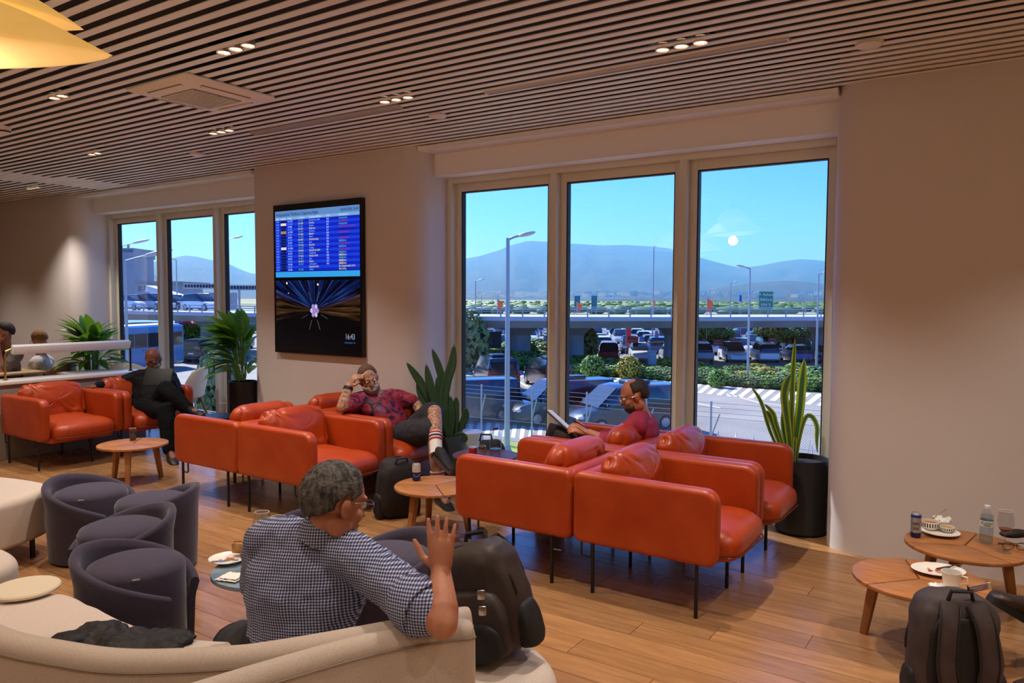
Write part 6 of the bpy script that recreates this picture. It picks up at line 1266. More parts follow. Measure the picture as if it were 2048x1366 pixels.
# ------------------------------------------------------------------ overpass
def overpass():
    a = [PZ(x, y, -0.6) for x, y in ((170, 637), (300, 641), (480, 646), (700, 651.5), (930, 656), (1120, 657), (1300, 657), (1480, 656.3), (1660, 655), (1800, 654))]
    t = thing('overpass', 'concrete road overpass crossing the view behind the hedges', 'bridge', (a[4].x, a[4].y, G)); off = t.location
    n = len(a); nor = []
    for i in range(n):
        d = (a[min(i + 1, n - 1)] - a[max(i - 1, 0)]).normalized(); nor.append(Vector((-d.y, d.x, 0)))
    def sweep(name, prof, m, parent=t):
        mb = MB(off); rings = []
        for i in range(n): rings.append([a[i] + nor[i] * u + Vector((0, 0, z)) for u, z in prof])
        mb.loft(rings); return mb.build(name, m, parent, smooth=False)
    sweep('beam', [(0.6, 0.0), (9.4, 0.0), (9.8, 0.55), (0.0, 0.55)], CONC)
    deck = sweep('deck', [(-0.25, 0.55), (10.2, 0.55), (10.2, 0.86), (-0.25, 0.86)], mat('deck_edge', '#b9bfc4', 0.8))
    RAIL = mat('rail_steel', '#98a3ab', 0.5, metal=0.3)
    for u in (0.0, 9.9):
        for z in (1.02, 1.2, 1.42): sweep('guard_rail', [(u - 0.03, z), (u + 0.03, z), (u + 0.03, z + 0.06), (u - 0.03, z + 0.06)], RAIL)
    pm_ = MB().bb(-0.04, 0.04, -0.04, 0.04, 0.86, 1.48).mesh('rail_post', RAIL, smooth=False)
    cum = [0]
    for i in range(n - 1): cum.append(cum[-1] + (a[i + 1] - a[i]).length)
    d = 0
    while d < cum[-1]:
        k = max(j for j in range(n - 1) if cum[j] <= d); q = lerp(a[k], a[k + 1], (d - cum[k]) / (cum[k + 1] - cum[k])); o = link('rail_post', pm_, t); o.location = q - off; d += 1.6
    for x, w in ((1016, 1.5), (1166, 1.3), (1396, 1.4), (620, 1.4), (330, 1.4), (1720, 1.4)):
        k = min(range(n), key=lambda i: abs(((a[i] - CAM).dot(RT) / (a[i] - CAM).dot(FW)) * F + W / 2 - x))
        r_ = ray(x, 690); k0 = max(0, min(n - 2, k - (1 if ((a[k] - CAM).dot(RT) / (a[k] - CAM).dot(FW)) * F + W / 2 > x else 0)))
        best = min((lerp(a[k0], a[k0 + 1], s / 20) for s in range(21)), key=lambda q: abs((q - CAM).dot(RT) / (q - CAM).dot(FW) * F + W / 2 - x))
        nn = nor[k]; c = best + nn * 4.5; c.z = 0
        m = MB(off); m.lathe([(w * 0.55, G), (w * 0.55, -1.3), (w * 1.1, -0.6)], 10, c=(c.x, c.y, 0)); m.build('pier', CONC, t)
    return a, nor
OV, OVN = overpass()

# ------------------------------------------------------------------ vehicles
TYRE = mat('tyre', '#151515', 0.9); RIM = mat('alloy', '#aab0b5', 0.35, metal=0.8); CGL = mat('car_glass', '#1b2630', 0.08, spec=0.9); CHR = mat('headlamp', '#dfe6ea', 0.15, spec=0.9); TAIL = mat('tail_lamp', '#b01818', 0.25)
PAINT = {n: mat('paint_' + n, c, 0.28, coat=0.6, metal=0.15) for n, c in (('white', '#e6e8ea'), ('silver', '#aeb4b9'), ('black', '#15171a'), ('grey', '#5d636a'), ('blue', '#274a86'), ('red', '#a01f24'))}
def body_rings(stations, ny=10):
    """stations along X: (x, half width, z low, z high, shoulder)"""
    rings = []
    for x, w, z0, z1, q in stations:
        rings.append([Vector((x, -w, z0 + 0.06)), Vector((x, -w * 1.0, (z0 + z1) / 2)), Vector((x, -w * q, z1 - 0.03)), Vector((x, -w * q * 0.8, z1)), Vector((x, w * q * 0.8, z1)), Vector((x, w * q, z1 - 0.03)), Vector((x, w, (z0 + z1) / 2)), Vector((x, w, z0 + 0.06)), Vector((x, w * 0.85, z0)), Vector((x, -w * 0.85, z0))])
    return rings
wheel = MB(); wheel.lathe([(0.12, -0.1), (0.31, -0.1), (0.33, -0.06), (0.33, 0.06), (0.31, 0.1), (0.12, 0.1)], 16, R=Matrix.Rotation(math.pi / 2, 3, 'X')); wheel.k = 1; wheel.lathe([(0.005, -0.11), (0.2, -0.105), (0.22, 0.0), (0.2, 0.105), (0.005, 0.11)], 12, R=Matrix.Rotation(math.pi / 2, 3, 'X'))
wheel = wheel.mesh('wheel', [TYRE, RIM])
def car_meshes(kind):
    L_, w = (4.2, 0.87) if kind == 'hatch' else (4.55, 0.9)
    lo = [(-L_ / 2, w * 0.86, 0.35, 0.8, 0.95), (-L_ / 2 + 0.2, w, 0.22, 0.92, 0.95), (-0.9, w, 0.2, 0.95, 0.95), (0.6, w, 0.2, 0.94, 0.95), (1.4, w * 0.98, 0.2, 0.86, 0.93), (L_ / 2 - 0.15, w * 0.9, 0.22, 0.7, 0.92), (L_ / 2, w * 0.75, 0.3, 0.58, 0.9)]
    lower = body_rings(lo)
    if kind == 'hatch': gh = [(-L_ / 2 + 0.12, w * 0.86, 0.88, 0.92, 0.9), (-L_ / 2 + 0.45, w * 0.86, 0.88, 1.42, 0.82), (-0.3, w * 0.88, 0.88, 1.5, 0.8), (0.25, w * 0.88, 0.88, 1.46, 0.8), (1.15, w * 0.86, 0.84, 0.9, 0.9)]
    else: gh = [(-L_ / 2 + 0.1, w * 0.88, 0.88, 0.95, 0.9), (-L_ / 2 + 0.35, w * 0.88, 0.88, 1.55, 0.84), (-0.3, w * 0.9, 0.88, 1.66, 0.82), (0.3, w * 0.9, 0.88, 1.6, 0.82), (1.1, w * 0.88, 0.86, 0.95, 0.9)]
    glass = body_rings(gh); rf = [[Vector((p.x * 0.985, p.y * 0.97, 0)) for p in r_] for r_ in glass]
    roof = [(x * 0.96, wq * q * 0.86, z1 - 0.02, z1 + 0.012, 0.95) for x, wq, z0, z1, q in gh[1:-1]]
    return lower, glass, body_rings(roof), L_, w
CARS = {}
for kind in ('hatch', 'suv'):
    lower, glass, roof, L_, w = car_meshes(kind)
    gm = MB().loft(glass).mesh('windows', CGL)
    lm = MB(); [lm.box((L_ / 2 - 0.09, s * w * 0.62, 0.64), (0.12, 0.34, 0.12)) for s in (-1, 1)]; lm = lm.mesh('headlamps', CHR)
    for pn, pmx in PAINT.items():
        m = MB(); m.loft(lower); m.loft(roof); CARS[kind, pn] = (m.mesh('car', pmx, bevel=None), gm, lm, L_, w)
far = {}
def car(p, heading, kind, pn, label, group, detail=True):
    bm_, gm, lm, L_, w = CARS[kind, pn]
    o = link('car', bm_); o.location = (p.x, p.y, p.z); o.rotation_euler = (0, 0, heading); tag(o, label, 'car', group)
    link('windows', gm, o)
    if detail:
        link('headlamps', lm, o)
        for sx in (-1, 1):
            for sy in (-1, 1): q = link('wheel', wheel, o); q.location = (sx * L_ * 0.31, sy * (w - 0.1), 0.33)
    return o
rr = random.Random(5); cols = ['white', 'white', 'silver', 'white', 'grey', 'white', 'silver', 'blue', 'white', 'red', 'silver', 'white', 'black']
dirv = (PG(1600, 722) - PG(1215, 718)).normalized(); perp = Vector((-dirv.y, dirv.x, 0)); A0 = PG(1215, 719)
head = math.atan2(-perp.y, -perp.x)
ROWN = ['front row of the car park before the overpass', 'second row of the car park under the overpass', 'third row of the car park behind the overpass', 'fourth row of the car park behind the overpass', 'fifth row of the far car park', 'sixth row of the far car park', 'seventh row of the far car park', 'eighth row of the far car park', 'last row of the far car park']
dist = [0, 9, 16, 25, 32, 42, 49, 60, 68]
ncar = 0
for k, d in enumerate(dist):
    for j in range(-22, 22):
        p = A0 + dirv * (j * 2.65 + rr.uniform(-.15, .15)) + perp * d; p.z = G
        v = p - CAM; z = v.dot(FW); x = v.dot(RT) / z * F + W / 2
        if not (918 < x < 1672 or 225 < x < 500): continue
        if k == 0 and not (1195 < x < 1672): continue
        if k in (0, 2) and x < 1150: continue
        if rr.random() < 0.13 or ncar > 225: continue
        pn = rr.choice(cols); kind = rr.choice(('hatch', 'suv')); ncar += 1
        car(p, head + (math.pi if rr.random() < 0.4 else 0) + rr.uniform(-.03, .03), kind, pn, '%s car parked in the %s' % (pn, ROWN[k]), 'cars in the car park', detail=k < 2)
for i, (x, y, pn, kd) in enumerate(((268, 614, 'white', 'hatch'), (310, 612, 'silver', 'suv'), (405, 613, 'white', 'suv'), (352, 613, 'grey', 'hatch'))):
    p = PZ(x, y, 0.27); q = min(range(len(OV)), key=lambda i_: (OV[i_] - p).length); d_ = (OV[1] - OV[0]).normalized(); r_ = ray(x, y); tt = (OV[0] + OVN[0] * (2.5 + i) - CAM).dot(OVN[0]) / r_.dot(OVN[0]); c = CAM + r_ * tt; c.z = 0.27
    car(c, math.atan2(d_.y, d_.x), kd, pn, ['white hatchback crossing the overpass at its far end', 'silver car on the overpass beside the tower', 'white high car on the overpass before the stair tower', 'grey hatchback on the overpass beside the far mullion'][i], None)

def van(p, heading, label, rack=True, s=1.0):
    t = thing('minibus', label, 'minibus', (p.x, p.y, G), heading); L_, w = 4.9, 0.95; B = mat('van_black', '#191c20', 0.18, coat=0.8)
    low = body_rings([(-2.45, w * 0.93, 0.35, 1.0, 1), (-2.38, w, 0.25, 1.08, 0.98), (0.9, w, 0.22, 1.08, 0.98), (1.6, w, 0.24, 1.05, 0.95), (2.2, w * 0.93, 0.25, 0.9, 0.92), (2.45, w * 0.78, 0.32, 0.68, 0.9)])
    top = body_rings([(-2.42, w * 0.95, 1.0, 1.5, 0.95), (-2.3, w * 0.97, 1.0, 1.9, 0.86), (0.2, w * 0.97, 1.0, 1.93, 0.86), (0.62, w * 0.96, 1.0, 1.86, 0.86), (1.55, w * 0.93, 1.0, 1.08, 0.93)])
    b = MB(); b.loft(low); b.loft(top); b.build('body', B, t)
    for sy in (-1, 1):
        for x0, x1 in ((-2.1, -1.15), (-1.05, -0.1), (0.0, 0.62)):
            m = MB(); yy = sy * w * 0.955; y2 = sy * w * 0.875; xt = x1 - (0.0 if x1 < 0.5 else 0.08)
            m.add([(x0, yy, 1.14), (x1 + (0.5 if x1 > 0.5 else 0), yy, 1.14), (xt, y2, 1.72), (x0, y2, 1.72), (x0, yy * 0.985, 1.14), (x1 + (0.5 if x1 > 0.5 else 0), yy * 0.985, 1.14), (xt, y2 * 0.985, 1.72), (x0, y2 * 0.985, 1.72)], [(0, 1, 2, 3), (7, 6, 5, 4), (0, 4, 5, 1), (1, 5, 6, 2), (2, 6, 7, 3), (3, 7, 4, 0)]); m.build('side_window', CGL, t, smooth=False)
        MB().ell((2.28, sy * 0.68, 0.72), (0.14, 0.2, 0.1)).build('headlamp', CHR, t)
        MB().box((-2.46, sy * 0.82, 1.05), (0.06, 0.12, 0.42)).build('tail_lamp', TAIL, t, bevel=(0.02, 2))
        MB().ell((1.25, sy * 1.05, 1.12), (0.09, 0.1, 0.12)).build('wing_mirror', B, t)
        for x in (-1.55, 1.5): q = link('wheel', wheel, t); q.location = (x, sy * (w - 0.09), 0.34)
    m = MB(); m.add([(1.58, -0.78, 1.1), (1.58, 0.78, 1.1), (0.68, 0.7, 1.85), (0.68, -0.7, 1.85), (1.54, -0.78, 1.07), (1.54, 0.78, 1.07), (0.64, 0.7, 1.81), (0.64, -0.7, 1.81)], [(0, 1, 2, 3), (7, 6, 5, 4), (0, 4, 5, 1), (1, 5, 6, 2), (2, 6, 7, 3), (3, 7, 4, 0)]); m.build('windscreen', mat('windscreen_glass', '#26343c', 0.12, spec=0.5), t, smooth=False)
    m = MB(); m.box((-2.40, 0, 1.42), (0.05, 1.5, 0.62)); m.build('rear_window', CGL, t)
    MB().box((-2.47, 0, 0.78), (0.02, 0.5, 0.11)).build('number_plate', DISC, t, smooth=False)
    if rack: MB().box((-0.6, 0, 1.99), (1.1, 0.8, 0.14)).build('roof_unit', B, t, bevel=(0.05, 3))
    for x in (-2.2,): MB().box((x - 0.28, 0, 0.45), (0.1, 1.7, 0.22)).build('bumper', mat('bumper_grey', '#2a2d31', 0.5), t, bevel=(0.03, 2))
    t.scale = (s, s, s)
def heading_cam(lat, dp): v = RT * lat + FW * dp; return math.atan2(v.y, v.x)
hc = heading_cam(-1.0, -0.42)
van(PG(1243, 858), hc, 'black minibus with rooftop unit parked nearest the fence, behind the reader', s=0.97)
van(PG(1118, 843), hc, 'black minibus with rooftop unit and spoked wheel beside the mullion', s=0.97)
van(PG(925, 842), hc, 'black minibus cut off by the frame edge of the big window', rack=False, s=0.97)
van(PG(989, 775), heading_cam(-0.25, 1.0), 'black high-roofed minibus seen from the rear on the road', s=1.0)
van(PG(1092, 772), heading_cam(-0.3, 1.0), 'dark red black minibus seen from the rear near the mullion', s=0.9)
def bus():
    p = PG(262, 742); t = thing('bus', 'bright blue coach seen through the far window', 'bus', (p.x, p.y, G), heading_cam(-0.2, -1.0)); BL = mat('bus_blue', '#2a86b8', 0.3, coat=0.4)
    MB().box((0, 0, 1.75), (9, 2.4, 2.9)).build('body', BL, t, bevel=(0.18, 4))
    MB().box((4.46, 0, 2.1), (0.1, 2.1, 1.5)).build('windscreen', CGL, t, bevel=(0.04, 2)); MB().box((0, 0, 3.22), (8.4, 2.0, 0.1)).build('roof_panel', mat('bus_roof', '#d8e2e6', 0.5), t, bevel=(0.03, 2))
    for sy in (-1, 1):
        for k in range(6): MB().box((-3.6 + k * 1.35, sy * 1.19, 2.2), (1.25, 0.06, 1.0)).build('side_window', CGL, t)
        for x in (-2.6, 2.8): q = link('wheel', wheel, t); q.location = (x, sy * 1.1, 0.42); q.scale = (1.3, 1.2, 1.3)
        MB().box((4.5, sy * 0.9, 0.8), (0.06, 0.35, 0.2)).build('headlamp', CHR, t)
bus()
van(PG(423, 722), heading_cam(0.3, 1.0), 'black minibus seen from the rear through the far window', rack=False)
car(PG(366, 722), heading_cam(-0.3, -1.0), 'suv', 'silver', 'silver car facing the building through the far window', None)

# ------------------------------------------------------------------ lamp posts, flags, signs
LHEAD = mat('lantern_grey', '#c3c9cd', 0.4)
def lamp_post(x, yt, yb, dx, label, r=0.08, zb=G, arm=1.0, depth=None, group='street lamps outside'):
    b = PZ(x, yb, zb) if depth is None else P(x, yb, depth)
    if depth is not None: b.z = zb
    d = (b - CAM).dot(FW); top = CAM + ray(x, yt) * (d / 1.0); top = Vector((b.x, b.y, P(x, yt, d).z))
    t = thing('street_lamp', label, 'street lamp', (b.x, b.y, b.z), group=group); h = top.z - b.z
    MB().tube([(0, 0, 0), (0, 0, h * 0.5), (0, 0, h)], [r * 1.2, r, r * 0.75], 8).build('pole', GALV, t)
    MB().lathe([(r * 2, 0), (r * 2, 0.05), (r * 1.3, 0.25)], 8).build('base_plate', GALV, t)
    ax = Vector((RT.x, RT.y, 0)).normalized() * dx; e = ax * arm + Vector((0, 0, 0.22 * arm))
    MB().tube([(0, 0, h - 0.05), Vector((0, 0, h)) + e * 0.3, Vector((0, 0, h)) + e * 0.6], r * 0.55, 6).build('arm', GALV, t)
    R = frame(e)
    MB().ell(Vector((0, 0, h)) + e * 0.85, (0.16 * arm ** 0.5, 0.42 * arm, 0.09 * arm ** 0.5), R, 12, 8).build('lantern', LHEAD, t)
lamp_post(1014, 478, 905, 1, 'tall street lamp close to the fence in the big window', 0.085, arm=0.75)
lamp_post(1495, 537, 770, -1, 'tall street lamp rising from the hedge with its head to one side', 0.07, arm=0.7)
lamp_post(1632, 548, 750, 1, 'street lamp beside the pier edge behind the snake plant', 0.07, arm=0.5)
lamp_post(1459, 566, 700, 1, 'street lamp in the car park between two others', 0.07, arm=0.6)
lamp_post(951, 562, 695, 1, 'street lamp by the frame edge of the big window', 0.07, arm=0.8)
lamp_post(1305, 494, 684, 1, 'tallest thin lamp mast against the mountain', 0.09, arm=0.25)
lamp_post(1192, 582, 672, 1, 'small distant lamp beside the teal banner', 0.07, arm=0.7); lamp_post(1272, 584, 672, 1, 'small distant lamp in the middle pane', 0.07, arm=0.7)
lamp_post(1418, 580, 668, 1, 'small distant lamp above the orange flag', 0.07, arm=0.6); lamp_post(995, 586, 672, 1, 'small distant lamp beside the tall fence lamp', 0.07, arm=0.6)
lamp_post(256, 521, 762, 1, 'tall street lamp with a long arm in the far window', 0.09, arm=2.4); lamp_post(249, 492, 700, 1, 'thin tall lamp in front of the control tower', 0.09, arm=2.2)
lamp_post(356, 520, 690, -1, 'thin lamp in the middle pane of the far window', 0.07, arm=1.8); lamp_post(458, 480, 690, 1, 'high lamp head beside the leafy plant in the far window', 0.07, arm=1.4)
lamp_post(963, 590, 668, 1, 'tiny lamp beside the frame edge of the big window', 0.06, arm=0.6); lamp_post(1610, 590, 668, 1, 'tiny lamp between the green sign and the pier', 0.06, arm=0.6)

def flag(x, y, dep, w, h, colr, label, post=2.4, feather=True, group=None):
    c = P(x, y, dep); t = thing('flag' if feather else 'banner', label, 'flag' if feather else 'banner', (c.x, c.y, c.z - h / 2 - post), group=group)
    m = mat('cloth_' + colr, colr, 0.7, var=(2, colr, 2)); rx = Vector((RT.x, RT.y, 0)).normalized(); nrm = Vector((-rx.y, rx.x, 0))
    def cl(u, v):
        ww = w * (1 if not feather else (0.35 + 0.65 * v if v < 0.8 else 1.0 - 2.2 * (v - 0.8)))
        return rx * (u * ww) + nrm * (0.06 * w * math.sin(u * 5 + v * 3)) + Vector((0, 0, post + v * h - (0.25 * h * u if feather else 0)))
    q = MB().grid(cl, 6, 8).build('cloth', m, t); s = q.modifiers.new('thickness', 'SOLIDIFY'); s.thickness = 0.01
    MB().tube([(0, 0, 0), (0, 0, post + h)], 0.03, 6).build('pole', GALV, t)
OV_D = 62
flag(995, 609, 64, 0.55, 0.95, '#f0632c', 'orange flag on the overpass in the first pane of the big window', group='orange flags'); flag(1154, 612, 62, 0.5, 0.7, '#f0632c', 'small orange flag beside the teal banners', group='orange flags'); flag(1414, 608, 62, 0.6, 0.95, '#f0632c', 'orange flag flying in the third pane of the big window', group='orange flags'); flag(1629, 660, 66, 0.4, 0.5, '#f0632c', 'tiny orange flag at the pier edge under the overpass', post=1.0, group='orange flags'); flag(1306, 606, 63, 0.25, 0.8, '#e07a5c', 'thin faded orange flag near the second mullion', group='orange flags')
flag(1149, 605, 75, 0.55, 1.3, '#3f8a8a', 'teal banner nearer the mullion on the overpass', feather=False, post=3, group='teal banners'); flag(1183, 605, 75, 0.55, 1.3, '#3f8a8a', 'teal banner further from the mullion on the overpass', feather=False, post=3, group='teal banners')
flag(1252, 672, 72, 0.5, 1.9, '#d8363a', 'tall red banner in front of the parked cars', feather=False, post=1.2); flag(1279, 688, 70, 0.4, 1.3, '#2f6fb8', 'blue banner beside the tall red banner', feather=False, post=1.0); flag(1333, 665, 75, 0.4, 1.4, '#3a66c0', 'blue banner further along the car park', feather=False, post=1.5); flag(1310, 674, 74, 0.4, 1.3, '#e08a86', 'faded red flag between the blue banners', post=1.5)
SRED = mat('sign_red', '#b3283a', 0.5)
def small_sign(x, y, dep, w, h, label, m=SRED, txt=None, tc='#f2e6e6'):
    c = P(x, y, dep); hd = math.atan2(RT.y, RT.x); t = thing('road_sign', label, 'sign', (c.x, c.y, G), hd)
    z = c.z - G
    MB().box((0, 0, z), (w, 0.04, h)).build('board', m, t, bevel=(0.01, 1))
    for sx in (-0.4, 0.4): MB().tube([(sx * w, 0.05, 0), (sx * w, 0.05, z + h / 2)], 0.025, 6).build('post', GALV, t)
    if txt:
        for i, ln in enumerate(txt): text_mesh('lettering', ln, h * 0.9 / max(2, len(txt)) * 0.8, mat('sign_letters' + tc, tc, 0.6), t, (0, -0.026, z + h / 2 - (i + 0.85) * h / (len(txt) + 0.3)), (math.pi / 2, 0, 0), 'CENTER')
for x, y, w in ((1266, 679, 0.9), (1405, 686, 0.8), (1437, 685, 0.9), (1469, 684, 0.8), (1545, 682, 0.8), (1580, 693, 0.8)): small_sign(x, y, 66, w, 0.55, 'red parking sign with pale lettering at pixel-small size by the cars' if False else {1266: 'red sign below the tall red banner', 1405: 'red sign at the second mullion by the cars', 1437: 'red sign beside the dark tree by the cars', 1469: 'red sign behind the tall hedge lamp', 1545: 'red sign before the white jeep in the car park', 1580: 'red sign among the cars above the snake plant tip'}[x], txt=['AUTO', 'PARKING'])
SGRN = mat('sign_green', '#1f8a72', 0.5)
c = P(1532, 600, 95); small_sign(1532, 600, 95, 1.75, 2.1, 'large green road direction sign beyond the overpass', SGRN, ['↑ Athens', 'Αθήνα', 'E94 ⇑'], '#dff0ea')
small_sign(1481, 597, 90, 0.3, 0.8, 'narrow blue sign post above the overpass', mat('sign_blue', '#2a62c0', 0.5))
small_sign(985, 680, 60, 1.4, 1.3, 'dark panel board beside the overpass pier', mat('sign_dark', '#39444c', 0.7))
t = thing('utility_cabinet', 'grey utility cabinet standing behind the hedge', 'cabinet', tuple(PG(1304, 745)), math.atan2(RT.y, RT.x))
MB().box((0, 0, 0.75), (0.55, 0.4, 1.5)).build('body', mat('cabinet_grey', '#8a9aa5', 0.6), t, bevel=(0.02, 2)); MB().box((0, 0, 1.54), (0.65, 0.5, 0.08)).build('cap', CONC, t, bevel=(0.02, 2)); MB().box((0, -0.205, 0.8), (0.45, 0.02, 1.2)).build('door', mat('cabinet_grey'), t, bevel=(0.005, 1))

# ------------------------------------------------------------------ wire fence
def fence():
    a = P(963, 771, 28.3); b = P(1645, 817, 22.3); a.z = b.z = G; d = (b - a).normalized(); a2 = a - d * 12; b2 = b + d * 6
    t = thing('wire_fence', 'chain-link fence on grey posts between building and road', 'fence', (a.x, a.y, G)); off = t.location; hd = math.atan2(d.y, d.x)
    m = bpy.data.materials.new('chain_link'); m.use_nodes = True; nt = m.node_tree; L = nt.links; bs = nt.nodes['Principled BSDF']; bs.inputs['Base Color'].default_value = lin('#aeb6ba'); bs.inputs['Metallic'].default_value = 0.5
    tc = nt.nodes.new('ShaderNodeTexCoord'); sp = nt.nodes.new('ShaderNodeSeparateXYZ'); L.new(tc.outputs['Object'], sp.inputs[0])
    def mth(op, *xs):
        q = nt.nodes.new('ShaderNodeMath'); q.operation = op
        for i, z in enumerate(xs):
            if isinstance(z, (int, float)): q.inputs[i].default_value = z
            else: L.new(z, q.inputs[i])
        return q.outputs[0]
    s1 = mth('PINGPONG', mth('MULTIPLY', mth('ADD', sp.outputs[0], sp.outputs[2]), 12.0), 0.5); s2 = mth('PINGPONG', mth('MULTIPLY', mth('SUBTRACT', sp.outputs[0], sp.outputs[2]), 12.0), 0.5)
    L.new(mth('LESS_THAN', mth('MINIMUM', s1, s2), 0.035), bs.inputs['Alpha'])
    Ln = (b2 - a2).length; q = MB(); q.box((Ln / 2, 0, 0.8), (Ln, 0.003, 1.6)); o = q.build('chain_link_mesh', m, t, smooth=False); o.location = a2 - off; o.rotation_euler = (0, 0, hd)
    pmh = MB(); pmh.tube([(0, 0, 0), (0, 0, 2.1)], 0.035, 8); pmh = pmh.mesh('post', GALV); br = MB(); br.tube([(0, -0.05, 0.9), (0.35, -0.3, 1.75)], 0.025, 6); br = br.mesh('strut', GALV)
    n = int(Ln / 2.15)
    for i in range(n + 1):
        p = a - d * 12 * 1.0 + d * (12 - 2.15 * 5 + 2.15 * i) if True else None
        o = link('post', pmh, t); o.location = p - off; o.rotation_euler = (0, 0, hd)
        if i % 1 == 0: q = link('strut', br, o)
    for z in (0.1, 0.85, 1.6, 1.75, 1.9, 2.05):
        w = MB(off); w.tube([a2 + Vector((0, 0, z)), b2 + Vector((0, 0, z))], 0.008, 4); w.build('tension_wire', GALV, t)
    c0 = P(1380, 870, 23.8); c0.z = 0
    pts = []; k = 0
    L2 = 7.0
    for i in range(360):
        s = i / 359 * L2; an = s * 2 * math.pi / 0.55; base = a + d * ((c0 - a).dot(d) - 0.5 + s); pts.append(base + Vector((0, 0, 0.75)) + Vector((-d.y, d.x, 0)) * (0.42 * math.cos(an)) + Vector((0, 0, 0.42 * math.sin(an))) + Vector((0, 0, 0)))
    w = MB(off); w.tube(pts, 0.009, 4); w.build('razor_wire_coil', GALV, t)
fence()

# ------------------------------------------------------------------ distant buildings (far window) and mountains
HAZ = mat('facade_grey', '#a9b3ba', 0.8, var=(0.3, '#98a3ab', 3)); GLZ = mat('facade_glass', '#54707f', 0.15, spec=0.8); WHT = mat('cladding_white', '#e4e8ea', 0.6)
def boxcam(mb, x0, x1, y0, y1, d, thick, off):
    a = P(x0, y1, d); b = P(x1, y1, d); c = P(x0, y0, d); R = Matrix((Vector((RT.x, RT.y, 0)).normalized(), Vector((-RT.y, RT.x, 0)).normalized(), Vector((0, 0, 1)))).transposed()
    ctr = (a + b) / 2; ctr.z = (a.z + c.z) / 2; mb.box(ctr + R @ Vector((0, thick / 2, 0)) - Vector(off) + Vector(off), ((b - a).length, thick, c.z - a.z), R)
def building(name, label, d, base, parts):
    c = P(base[0], base[1], d); t = thing(name, label, 'building', (c.x, c.y, G)); off = t.location
    for nm, m, x0, x1, y0, y1, dd, th in parts: mb = MB(off); boxcam(mb, x0, x1, y0, y1, d + dd, th, off); mb.build(nm, m, t, smooth=False)
    return t
building('control_tower', 'tall blue grey concrete tower in the far window', 150, (255, 620), [('shaft', HAZ, 238, 272, 515, 640, 0, 8), ('crown', HAZ, 234, 268, 496, 515, -0.5, 9), ('roof_mast', HAZ, 254, 257, 488, 496, 2, 0.5)] + [('window', GLZ, 238 + 5 * k, 241 + 5 * k, 499, 504, -0.8, 0.6) for k in range(6)])
building('station_building', 'low glazed station building beside the tower in the far window', 140, (300, 620), [('block', HAZ, 272, 345, 566, 640, 0, 14), ('roof_slab', CONC, 268, 350, 562, 567, -1, 16)] + [('window', GLZ, 276 + 11 * k, 284 + 11 * k, 572, 583, -0.3, 0.6) for k in range(6)] + [('window', GLZ, 276 + 11 * k, 284 + 11 * k, 590, 604, -0.3, 0.6) for k in range(6)])
building('footbridge_hall', 'hall with white sloping stair and truss canopy in the far window', 130, (400, 620), [('block', HAZ, 372, 425, 585, 640, 0, 12), ('truss_chord', GALV, 366, 436, 567, 569, -2, 3), ('truss_chord', GALV, 366, 436, 575, 577, -2, 3), ('doorway', GLZ, 385, 398, 598, 612, -0.3, 0.6), ('doorway', GLZ, 405, 415, 600, 612, -0.3, 0.6)] + [('truss_web', GALV, 368 + 6 * k, 369 + 6 * k, 569, 575, -2, 3) for k in range(12)])
def stair():
    a, b = P(300, 577, 125), P(384, 603, 125); t = thing('covered_stair', 'white sloping covered stair against the station hall', 'stair', (a.x, a.y, G)); off = t.location
    m = MB(off); m.bar(a, b, 3.0, 1.0); m.build('white_flank', WHT, t, smooth=False); m = MB(off); m.bar(a - Vector((0, 0, 1.0)), b - Vector((0, 0, 1.0)), 2.6, 0.7); m.build('underside', HAZ, t, smooth=False)
    m = MB(off); e = lerp(a, b, 0.9); m.tube([(e.x, e.y, G), (e.x, e.y, e.z)], 0.3, 8); m.build('support', CONC, t)
    e = lerp(a, b, 0.3); m = MB(off); m.tube([(e.x, e.y, G), (e.x, e.y, e.z)], 0.3, 8); m.build('support', CONC, t)
stair()
building('truss_canopy', 'steel truss canopy on columns beside the leafy plant in the far window', 130, (475, 620), [('truss_chord', GALV, 452, 520, 570, 572, 0, 3), ('truss_chord', GALV, 452, 520, 578, 580, 0, 3), ('column', GALV, 477, 480, 580, 640, 0, 0.4), ('sign_panel', WHT, 463, 472, 584, 586, -0.5, 0.3)] + [('truss_web', GALV, 454 + 6 * k, 455 + 6 * k, 572, 578, 0, 3) for k in range(11)])
t = thing('cable_masts', 'pair of thin cable-stayed masts above the station roof', 'mast', tuple(P(295, 566, 160))); off = t.location
for x in (289, 305):
    m = MB(off); m.tube([P(x, 600, 160), P(x, 531, 160)], 0.1, 6); m.build('mast', GALV, t)
    for dx in (-18, -10, 12, 20): m = MB(off); m.tube([P(x, 548, 160), P(x + dx, 566, 160)], 0.04, 4); m.build('stay', GALV, t)
t = thing('hoarding', 'long blue hoarding with white shapes under the overpass', 'hoarding', tuple(PG(405, 680)), math.atan2(RT.y, RT.x)); off = t.location
d = 92
for nm, m_, x0, x1, y0, y1, dd in [('panel', mat('hoarding_blue', '#2347a8', 0.6), 350, 372, 641, 664, 0), ('panel', mat('hoarding_blue'), 374, 432, 641, 664, 0), ('white_mark', WHT, 388, 393, 646, 654, -.3), ('white_mark', WHT, 411, 414, 645, 654, -.3), ('white_mark', WHT, 418, 421, 645, 654, -.3), ('pink_mark', mat('mark_pink', '#d05a8c', 0.6), 398, 407, 647, 652, -.3)]:
    mb = MB(); boxcam(mb, x0, x1, y0, y1, d + dd, 0.12, (0, 0, 0)); R_ = Matrix.Rotation(-t.rotation_euler.z, 3, 'Z'); mb.v = [R_ @ (p - Vector(off)) for p in mb.v]; mb.build(nm, m_, t, smooth=False)
